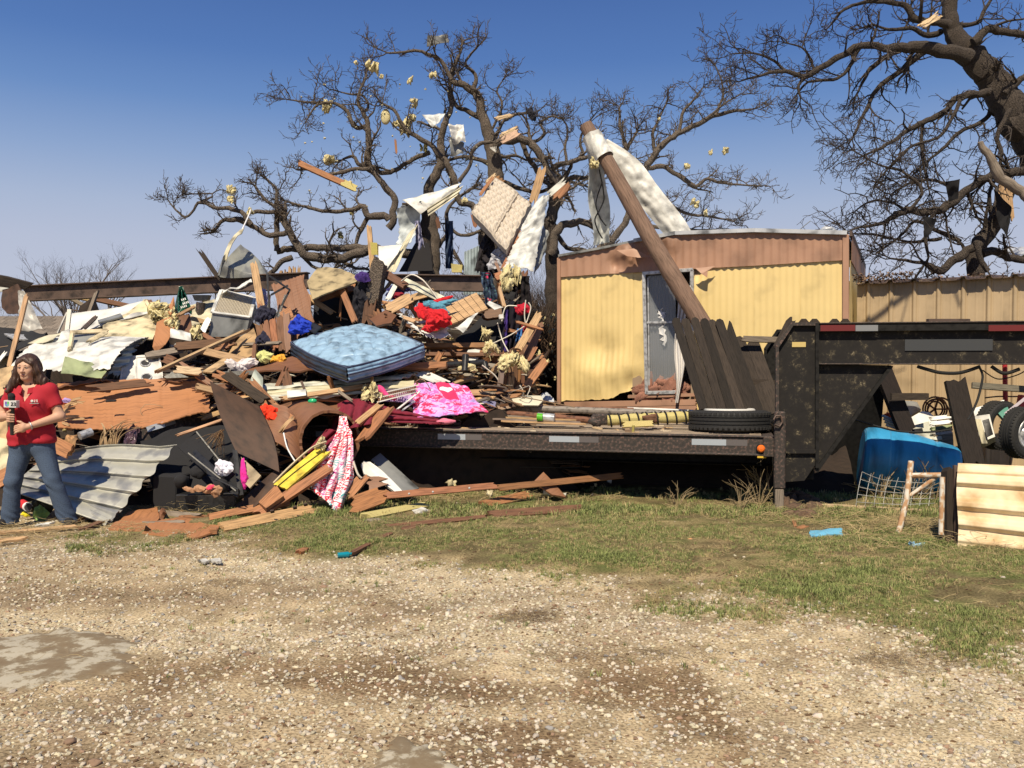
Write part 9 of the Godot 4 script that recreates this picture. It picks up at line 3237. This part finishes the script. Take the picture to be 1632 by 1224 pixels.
func skin_field(g: Geo,f: Callable,lo: Vector3,hi: Vector3,h: float) -> void:
	# surface nets over the blocks that the surface may cross
	var bl:=6
	var nx:=int(ceil((hi.x - lo.x)/h/bl))
	var ny:=int(ceil((hi.y - lo.y)/h/bl))
	var nzz:=int(ceil((hi.z - lo.z)/h/bl))
	var val:={}
	var cells:=[]
	var half:=bl*h*0.5
	for bx in nx:
		for by in ny:
			for bz in nzz:
				var c:=lo+Vector3((bx*bl+bl/2.0)*h,(by*bl+bl/2.0)*h,(bz*bl+bl/2.0)*h)
				if absf(f.call(c))>half*1.85+h:
					continue
				for i in bl:
					for j in bl:
						for k in bl:
							cells.append(Vector3i(bx*bl+i,by*bl+j,bz*bl+k))
	var corner:=func(q: Vector3i) -> float:
		if not val.has(q):
			val[q]=f.call(lo+Vector3(q)*h)
		return val[q]
	var offs:=[Vector3i(0,0,0),Vector3i(1,0,0),Vector3i(0,1,0),Vector3i(1,1,0),Vector3i(0,0,1),Vector3i(1,0,1),Vector3i(0,1,1),Vector3i(1,1,1)]
	var edges:=[[0,1],[2,3],[4,5],[6,7],[0,2],[1,3],[4,6],[5,7],[0,4],[1,5],[2,6],[3,7]]
	var vid:={}
	for c in cells:
		var s:=[]
		var neg:=0
		for o in offs:
			var x: float=corner.call(c+o)
			s.append(x)
			if x<0:
				neg+=1
		if neg==0 or neg==8:
			continue
		var p:=Vector3.ZERO
		var n:=0
		for e in edges:
			var a: float=s[e[0]]
			var b: float=s[e[1]]
			if (a<0)!=(b<0):
				p+=Vector3(offs[e[0]]).lerp(Vector3(offs[e[1]]),a/(a - b))
				n+=1
		var w:=lo+(Vector3(c)+p/n)*h
		vid[c]=g.vert(w,Vector2(w.x,w.y))
	for c in vid:
		var s0: float=val[c]
		for ax in 3:
			var e:=Vector3i.ZERO
			e[ax]=1
			if not val.has(c+e):
				continue
			var s1: float=val[c+e]
			if (s0<0)==(s1<0):
				continue
			var u:=Vector3i.ZERO
			u[(ax+1) % 3]=1
			var w:=Vector3i.ZERO
			w[(ax+2) % 3]=1
			if not (vid.has(c - u) and vid.has(c - w) and vid.has(c - u - w)):
				continue
			if s0<0:
				g.quad(vid[c - u - w],vid[c - w],vid[c],vid[c - u])
			else:
				g.quad(vid[c - u],vid[c],vid[c - w],vid[c - u - w])

func reporter() -> void:
	var O:=Vector3(-4.62,0,-8.25)
	var t:=thing("person","person in red polo shirt and jeans standing with feet apart, holding a microphone","person",O)
	var V:=func(x: float,y: float,z: float) -> Vector3: return O+Vector3(x,y,z)
	# joints
	var neck: Vector3=V.call(0.0,1.345,0.0)
	var head: Vector3=V.call(-0.012,1.525,0.035)
	var shl: Vector3=V.call(-0.165,1.315,0.0)
	var shr: Vector3=V.call(0.175,1.315,0.0)
	var ell: Vector3=V.call(-0.30,1.06,-0.005)
	var elr: Vector3=V.call(0.275,1.065,0.0)
	var wrl: Vector3=V.call(-0.115,1.075,0.185)
	var wrr: Vector3=V.call(0.085,0.985,0.195)
	var hpl: Vector3=V.call(-0.085,0.86,0.0)
	var hpr: Vector3=V.call(0.09,0.86,0.0)
	var knl: Vector3=V.call(-0.165,0.46,0.04)
	var knr: Vector3=V.call(0.205,0.46,0.02)
	var anl: Vector3=V.call(-0.225,0.08,0.03)
	var anr: Vector3=V.call(0.325,0.08,-0.04)
	var torso:=[
		[V.call(-0.075,1.22,0.0),V.call(-0.075,1.12,0.01),0.098,0.093,0.05],[V.call(0.075,1.22,0.0),V.call(0.075,1.12,0.01),0.098,0.093,0.06],
		[V.call(-0.065,1.10,0.01),V.call(-0.085,0.86,0.0),0.096,0.108,0.06],[V.call(0.065,1.10,0.01),V.call(0.085,0.86,0.0),0.096,0.108,0.06],
		[V.call(-0.08,1.185,0.075),V.call(-0.08,1.175,0.075),0.07,0.07,0.05],[V.call(0.08,1.185,0.075),V.call(0.08,1.175,0.075),0.07,0.07,0.05],
		[shl,shr,0.062,0.062,0.06],[V.call(0,1.30,-0.01),neck,0.07,0.055,0.05]]
	var arms:=[
		[shl,ell,0.055,0.044,0.03],[ell,wrl,0.048,0.029,0.02],[shr,elr,0.055,0.044,0.03],[elr,wrr,0.048,0.029,0.02]]
	var legs:=[[hpl,knl,0.085,0.05,0.05],[knl,anl,0.05,0.042,0.03],[hpr,knr,0.085,0.05,0.05],[knr,anr,0.05,0.042,0.03]]
	# head: skull, jaw, nose, brow, chin, lips, ears
	var hd:=[
		[head+Vector3(0,0.035,-0.015),head+Vector3(0,0.03,-0.02),0.088,0.085,0.02],[head+Vector3(0,0.0,0.015),head+Vector3(0,-0.045,0.025),0.070,0.052,0.035],
		[head+Vector3(-0.012,-0.088,0.046),head+Vector3(0.012,-0.088,0.046),0.026,0.026,0.03],[head+Vector3(-0.035,-0.02,0.05),head+Vector3(-0.03,-0.03,0.05),0.03,0.03,0.02],[head+Vector3(0.035,-0.02,0.05),head+Vector3(0.03,-0.03,0.05),0.03,0.03,0.02],
		[head+Vector3(0,0.005,0.085),head+Vector3(0,-0.026,0.102),0.009,0.014,0.012],[head+Vector3(-0.012,-0.03,0.09),head+Vector3(0.012,-0.03,0.09),0.010,0.010,0.008],
		[head+Vector3(-0.04,0.028,0.066),head+Vector3(0.04,0.028,0.066),0.016,0.016,0.02],[head+Vector3(-0.018,-0.062,0.076),head+Vector3(0.018,-0.062,0.076),0.008,0.008,0.008],
		[neck,head+Vector3(0,-0.05,-0.01),0.053,0.052,0.03]]
	# hands: palm and five bent fingers each
	var hands:=[]
	# the hand round the microphone (on the left in the picture)
	var mic0: Vector3=V.call(-0.055,0.965,0.225)
	var mic1: Vector3=V.call(-0.042,1.235,0.255)
	var mu:=(mic1 - mic0).normalized()
	var pl0:=wrl+Vector3(0.03,0.002,0.02)
	hands.append([wrl,pl0+Vector3(0.012,0,0.008),0.028,0.032,0.02])
	hands.append([pl0+mu*0.02,pl0 - mu*0.025,0.026,0.024,0.02])
	for k in 4:
		var c:=mic0.lerp(mic1,0.50 - 0.078*k)
		var l: float=[0.92,1.0,0.95,0.82][k]
		var kn:=c+Vector3(-0.034,0,0.012)
		var mid:=c+Vector3(-0.004,0.0,0.036*l)
		var tip:=c+Vector3(0.028*l,-0.003,0.018)
		hands.append([pl0+mu*(0.022 - 0.018*k),kn,0.015,0.0105,0.01])
		hands.append([kn,mid,0.0105,0.0095,0.006])
		hands.append([mid,tip,0.0095,0.008,0.004])
	var th0:=mic0.lerp(mic1,0.60)
	hands.append([pl0+mu*0.03,th0+Vector3(-0.03,-0.008,0.015),0.016,0.012,0.01])
	hands.append([th0+Vector3(-0.03,-0.008,0.015),th0+Vector3(0.004,0.012,0.033),0.012,0.009,0.006])
	# the other hand, relaxed below, fingers towards the microphone
	var pr:=wrr+Vector3(-0.045,-0.012,0.018)
	hands.append([wrr,pr,0.028,0.030,0.02])
	hands.append([pr+Vector3(0,0.02,0),pr+Vector3(-0.005,-0.022,0.004),0.024,0.022,0.02])
	for k in 4:
		var l: float=[0.9,1.0,0.94,0.76][k]
		var y:=0.026 - 0.019*k
		var kn:=pr+Vector3(-0.034,y,0.012)
		var mid:=kn+Vector3(-0.034*l,-0.012,0.006)
		var tip:=mid+Vector3(-0.026*l,-0.012,-0.008)
		hands.append([pr+Vector3(0,y*0.8,0),kn,0.015,0.0105,0.01])
		hands.append([kn,mid,0.0105,0.0092,0.006])
		hands.append([mid,tip,0.0092,0.0078,0.004])
	hands.append([pr+Vector3(0.01,0.028,0.006),pr+Vector3(-0.016,0.054,0.014),0.014,0.011,0.01])
	hands.append([pr+Vector3(-0.016,0.054,0.014),pr+Vector3(-0.045,0.062,0.016),0.011,0.0085,0.006])
	# the body: one mesh, finer on head and hands
	var g:=Geo.new()
	var all:=torso+arms+legs
	skin_field(g,func(p: Vector3) -> float: return union(p,all),O+Vector3(-0.45,0.0,-0.25),O+Vector3(0.5,1.42,0.35),0.012)
	skin_field(g,func(p: Vector3) -> float:
		var d:=union(p,hd)
		# eye sockets
		d=maxf(d,-(p.distance_to(head+Vector3(-0.031,0.008,0.098)) - 0.015)*0.8) if p.z>head.z+0.05 else d
		d=maxf(d,-(p.distance_to(head+Vector3(0.031,0.008,0.098)) - 0.015)*0.8) if p.z>head.z+0.05 else d
		return d,head+Vector3(-0.13,-0.2,-0.14),head+Vector3(0.13,0.15,0.14),0.005)
	skin_field(g,func(p: Vector3) -> float: return union(p,hands),O+Vector3(-0.2,0.88,0.12),O+Vector3(0.15,1.2,0.34),0.004)
	part("body",g,M.skin,t)
	# eyes, brows, lips
	g=Geo.new()
	for s in [-1.0,1.0]:
		g.tint=Color(0.6,0.56,0.52)
		blob(g,head+Vector3(0.031*s,0.008,0.078),Vector3(0.013,0.006,0.009),0.0,1,8)
		g.tint=Color(0.10,0.06,0.045)
		blob(g,head+Vector3(0.031*s,0.007,0.084),Vector3(0.006,0.005,0.005),0.0,1,6)
		tube(g,[head+Vector3(0.017*s,0.013,0.086),head+Vector3(0.031*s,0.016,0.088),head+Vector3(0.046*s,0.011,0.080)],[0.0025],5)
	part("eyes",g,M.glossy,t)
	g=Geo.new()
	g.tint=Color(0.14,0.075,0.05)
	for s in [-1.0,1.0]:
		tube(g,[head+Vector3(0.014*s,0.029,0.086),head+Vector3(0.032*s,0.034,0.084),head+Vector3(0.052*s,0.026,0.070)],[0.003,0.004,0.002],5)
	part("eyebrows",g,M.plain,t)
	g=Geo.new()
	g.tint=Color(0.40,0.15,0.12)
	tube(g,[head+Vector3(-0.022,-0.062,0.078),head+Vector3(-0.008,-0.058,0.0855),head+Vector3(0.0,-0.0595,0.087),head+Vector3(0.008,-0.058,0.0855),head+Vector3(0.022,-0.062,0.078)],[0.002,0.0035,0.003,0.0035,0.002],6)
	tube(g,[head+Vector3(-0.019,-0.065,0.078),head+Vector3(0,-0.069,0.086),head+Vector3(0.019,-0.065,0.078)],[0.002,0.0048,0.002],6)
	part("lips",g,M.paint,t)
	# hair: parted, long, blown over both shoulders
	g=Geo.new()
	var hair:=[
		[head+Vector3(0,0.05,-0.03),head+Vector3(0,0.03,-0.05),0.098,0.095,0.02],
		[head+Vector3(-0.055,0.06,0.02),head+Vector3(-0.088,-0.02,0.01),0.042,0.036,0.03],[head+Vector3(0.055,0.06,0.02),head+Vector3(0.09,-0.02,0.01),0.042,0.036,0.03],
		[head+Vector3(-0.088,-0.02,0.01),head+Vector3(-0.115,-0.13,0.015),0.038,0.04,0.03],[head+Vector3(0.09,-0.02,0.0),head+Vector3(0.125,-0.12,-0.02),0.036,0.045,0.03],
		[head+Vector3(-0.11,-0.12,0.015),head+Vector3(-0.155,-0.21,0.06),0.04,0.022,0.03],[head+Vector3(-0.13,-0.13,0.0),head+Vector3(-0.215,-0.185,0.02),0.03,0.008,0.03],
		[head+Vector3(0.125,-0.12,-0.02),head+Vector3(0.19,-0.215,-0.02),0.045,0.016,0.03],[head+Vector3(0,-0.02,-0.07),head+Vector3(0.01,-0.20,-0.06),0.085,0.08,0.04],[head+Vector3(0.10,-0.16,-0.06),head+Vector3(0.215,-0.20,-0.03),0.05,0.008,0.03],
		[head+Vector3(-0.02,0.088,0.05),head+Vector3(-0.062,0.05,0.062),0.020,0.018,0.02],[head+Vector3(0.0,0.09,0.05),head+Vector3(0.06,0.05,0.062),0.020,0.018,0.02]]
	skin_field(g,func(p: Vector3) -> float:
		var q:=p - head
		var n:=0.006*sin(q.x*190+q.y*22+sin(q.y*30)*1.5)*smoothstep(0.10,-0.05,q.y)
		return union(p,hair)+n+0.006*nz.get_noise_3d(q.x*500,q.y*120,q.z*500),head+Vector3(-0.26,-0.3,-0.2),head+Vector3(0.26,0.17,0.14),0.007)
	part("hair",g,M.hair,t)
	# polo: torso and short sleeves, a size larger, open at the neck, cut at hem and cuffs
	g=Geo.new()
	var sl:=shl.lerp(ell,0.62)
	var sr:=shr.lerp(elr,0.62)
	var sleeves:=[[shl,sl,0.068,0.066,0.04],[shr,sr,0.068,0.066,0.04]]
	var pt:=[]
	for q in torso:
		pt.append([q[0],q[1],q[2]+0.012,q[3]+0.012,q[4]])
	pt[7]=[V.call(0,1.29,-0.01),V.call(0,1.335,-0.015),0.085,0.07,0.05]
	pt.append([V.call(-0.085,0.90,0.005),V.call(-0.085,0.80,0.005),0.126,0.13,0.05])
	pt.append([V.call(0.085,0.90,0.005),V.call(0.085,0.80,0.005),0.126,0.13,0.05])
	var al:=(ell - shl).normalized()
	var ar:=(elr - shr).normalized()
	skin_field(g,func(p: Vector3) -> float:
		var q:=p - O
		var d:=union(p,pt)
		d=maxf(d,0.805+0.012*sin(q.x*14) - q.y)
		var e1:=maxf(cone(p,sleeves[0]),(p - sl).dot(al))
		var e2:=maxf(cone(p,sleeves[1]),(p - sr).dot(ar))
		d=smin(d,e1,0.03)
		d=smin(d,e2,0.03)
		# wrinkles
		d+=0.005*sin(q.y*60+q.x*30+2*sin(q.x*20))*smoothstep(1.12,0.95,q.y)+0.004*sin(q.x*70+q.y*34)*smoothstep(1.0,1.15,q.y)*smoothstep(1.3,1.2,q.y)
		# open neck: a V in front and a ring round the throat
		var vee:=maxf(absf(q.x)*2.0+(1.255 - q.y)*1.0 - 0.0,-(q.z - 0.02))
		d=maxf(d,-maxf(absf(q.x) - maxf(0.0,(q.y - 1.20))*0.42,-(q.z - 0.0))*0.7)
		d=maxf(d,-(cone(p,[V.call(0,1.33,0),V.call(0,1.45,0.01),0.062,0.066])))
		return d,O+Vector3(-0.42,0.77,-0.26),O+Vector3(0.46,1.42,0.3),0.011)
	var shirt:=part("polo_shirt",g,M.polo,t)
	g=Geo.new()
	for s in [-1.0,1.0]:
		var fcol:=func(u: float,v: float) -> Vector3:
			var a: float=lerpf(2.9,0.35,u)*s
			var r:=lerpf(0.066,0.098 - 0.012*u,v)
			return V.call(sin(a)*r*1.05,1.385 - v*(0.025+0.03*u) - u*0.045,cos(a)*r - 0.01+u*0.045+v*u*0.012)
		grid(g,fcol,14,5,0.006,0.2,0.05)
	part("collar",g,M.polo,t,shirt)
	# white print on the chest: the station's number with a small mark and a line under it
	var tm:=TextMesh.new()
	var fo:=SystemFont.new()
	fo.font_names=PackedStringArray(["Droid Sans"])
	fo.font_weight=700
	tm.font=fo
	tm.text = "23"
	tm.font_size=32
	tm.pixel_size=0.0010
	tm.depth=0.003
	var logo:=MeshInstance3D.new()
	logo.name = "chest_number"
	logo.mesh=tm
	logo.material_override=M.white_paint
	logo.position=V.call(0.128,1.222,0.158) - t.position
	logo.rotation=Vector3(-0.15,0.35,0)
	shirt.add_child(logo,true)
	g=Geo.new()
	var lb:=Basis.from_euler(Vector3(-0.15,0.35,0))
	lathe(g,Transform3D(lb*Basis(Vector3.RIGHT,PI/2),V.call(0.098,1.222,0.167)),[[0.0,0.002],[0.012,0.002],[0.012,-0.01]],14)
	box(g,Transform3D(lb,V.call(0.118,1.199,0.165)),Vector3(0.075,0.006,0.004))
	g.tint=Color.WHITE
	part("chest_mark",g,M.white_paint,t,shirt)
	# jeans
	g=Geo.new()
	var lg:=[[V.call(-0.08,0.88,0),V.call(-0.085,0.80,0),0.119,0.117,0.05],[V.call(0.08,0.88,0),V.call(0.085,0.80,0),0.119,0.117,0.05],[V.call(-0.088,0.80,0),knl,0.108,0.073,0.03],[V.call(0.092,0.80,0),knr,0.108,0.073,0.03],[knl,V.call(-0.215,0.05,0.02),0.071,0.083,0.03],[knr,V.call(0.315,0.05,-0.04),0.071,0.083,0.03]]
	skin_field(g,func(p: Vector3) -> float:
		var q:=p - O
		var d:=union(p,lg)
		d+=0.0055*sin(q.y*62+q.x*34+4*sin(q.x*15+q.y*11))*(0.18+smoothstep(0.12,0.0,absf(q.y - 0.42))+smoothstep(0.22,0.05,q.y))
		d=maxf(d,0.035 - q.y)
		return maxf(d,q.y - 0.90),O+Vector3(-0.42,0.0,-0.22),O+Vector3(0.48,0.93,0.2),0.011)
	for i in g.v.size():
		# worn paler down the front of the thighs
		var q:=g.v[i] - O
		var w:=0.85+0.6*smoothstep(0.04,0.11,q.z)*smoothstep(0.42,0.62,q.y)*smoothstep(0.86,0.74,q.y)
		g.c[i]=Color(w,w,w)
	part("jeans",g,M.denim,t)
	# shoes
	for q in [[V.call(-0.235,0.0,0.05),Vector3(-0.35,0,0.93)],[V.call(0.335,0.0,-0.02),Vector3(0.45,0,0.89)]]:
		g=Geo.new()
		g.tint=Color(1,1,1)
		var d: Vector3=q[1].normalized()
		var bn:=[[q[0]+Vector3(0,0.05,0) - d*0.06,q[0]+Vector3(0,0.045,0)+d*0.05,0.045,0.046,0.02],[q[0]+Vector3(0,0.04,0)+d*0.05,q[0]+Vector3(0,0.033,0)+d*0.15,0.044,0.034,0.02]]
		skin_field(g,func(p: Vector3) -> float: return maxf(union(p,bn),0.002 - p.y),q[0]+Vector3(-0.24,-0.02,-0.24),q[0]+Vector3(0.24,0.14,0.24),0.009)
		part("shoe",g,M.black_cloth,t)
	# bracelet and ear ring
	g=Geo.new()
	var wa:=(elr - wrr).normalized()
	var wx:=wa.cross(Vector3.UP).normalized()
	var ring:=[]
	for k in 17:
		ring.append(wrr+wa*0.012+(wx*cos(TAU*k/16)+wa.cross(wx)*sin(TAU*k/16))*0.033)
	tube(g,ring,[0.006],6,false)
	part("bracelet",g,M.alu,t)
	# microphone, held: a thing of its own
	var mc:=thing("microphone","black microphone with white number flag held by the person in red","microphone",mic0)
	g=Geo.new()
	tube(g,[mic0 - mu*0.06,mic0 - mu*0.055,mic0+mu*0.20,mic0+mu*0.215],[0.017,0.021,0.024,0.024],16)
	part("handle",g,M.black_plastic,mc)
	g=Geo.new()
	blob(g,mic0+mu*0.305,Vector3(0.032,0.035,0.032),0.06,30,12)
	tube(g,[mic0+mu*0.21,mic0+mu*0.30],[0.026,0.031],16)
	part("windscreen",g,M.black_cloth,mc)
	g=Geo.new()
	var fx:=Transform3D(Basis(Vector3.UP,0.12)*Basis(Vector3.BACK,-0.04),mic0+mu*0.235)
	box(g,fx,Vector3(0.112,0.068,0.07),0.003)
	var flag:=part("flag",g,M.white_paint,mc)
	g=Geo.new()
	g.tint=Color(0.55,0.56,0.56)
	box(g,fx*Transform3D(Basis(),Vector3(0.031,0,0.0355)),Vector3(0.048,0.062,0.002))
	part("grey_field",g,M.plain,mc,flag)
	var t2:=TextMesh.new()
	t2.font=fo
	t2.text = "23"
	t2.font_size=48
	t2.pixel_size=0.00094
	t2.depth=0.003
	var no:=MeshInstance3D.new()
	no.name = "flag_number"
	no.mesh=t2
	no.material_override=M.black_plastic
	no.transform=fx*Transform3D(Basis(),Vector3(0.031,0,0.038))
	no.position-=mc.position
	flag.add_child(no,true)
	# the coloured emblem: a rounded cup in four fields
	for q in [[-1,1,Color(0.16,0.10,0.42)],[1,1,Color(0.10,0.45,0.14)],[-1,-1,Color(0.08,0.25,0.58)],[1,-1,Color(0.10,0.42,0.50)]]:
		g=Geo.new()
		g.tint=q[2]
		var m:=[]
		for k in 7:
			var an:=PI/2*k/6
			m.append(Vector2(q[0]*(0.0015+0.016*(cos(an) if q[1]<0 else 1.0 - 0.0*k)),q[1]*0.0012+(-0.022*sin(an) if q[1]<0 else 0.022*k/6.0)))
		var c:=g.vert(fx*Vector3(-0.026+q[0]*0.0015,q[1]*0.0012 if q[1]<0 else 0.022,0.0365))
		if q[1]>0:
			g.face(fx*Vector3(-0.026+q[0]*0.0015,0.0012,0.0365),fx*Vector3(-0.026+q[0]*0.0175,0.0012,0.0365),fx*Vector3(-0.026+q[0]*0.0175,0.022,0.0365),fx*Vector3(-0.026+q[0]*0.0015,0.022,0.0365))
		else:
			for k in 6:
				g.tri(c,g.vert(fx*Vector3(-0.026+m[k].x,m[k].y,0.0365)),g.vert(fx*Vector3(-0.026+m[k+1].x,m[k+1].y,0.0365)))
		part("emblem_field",g,M.plain,mc,flag)
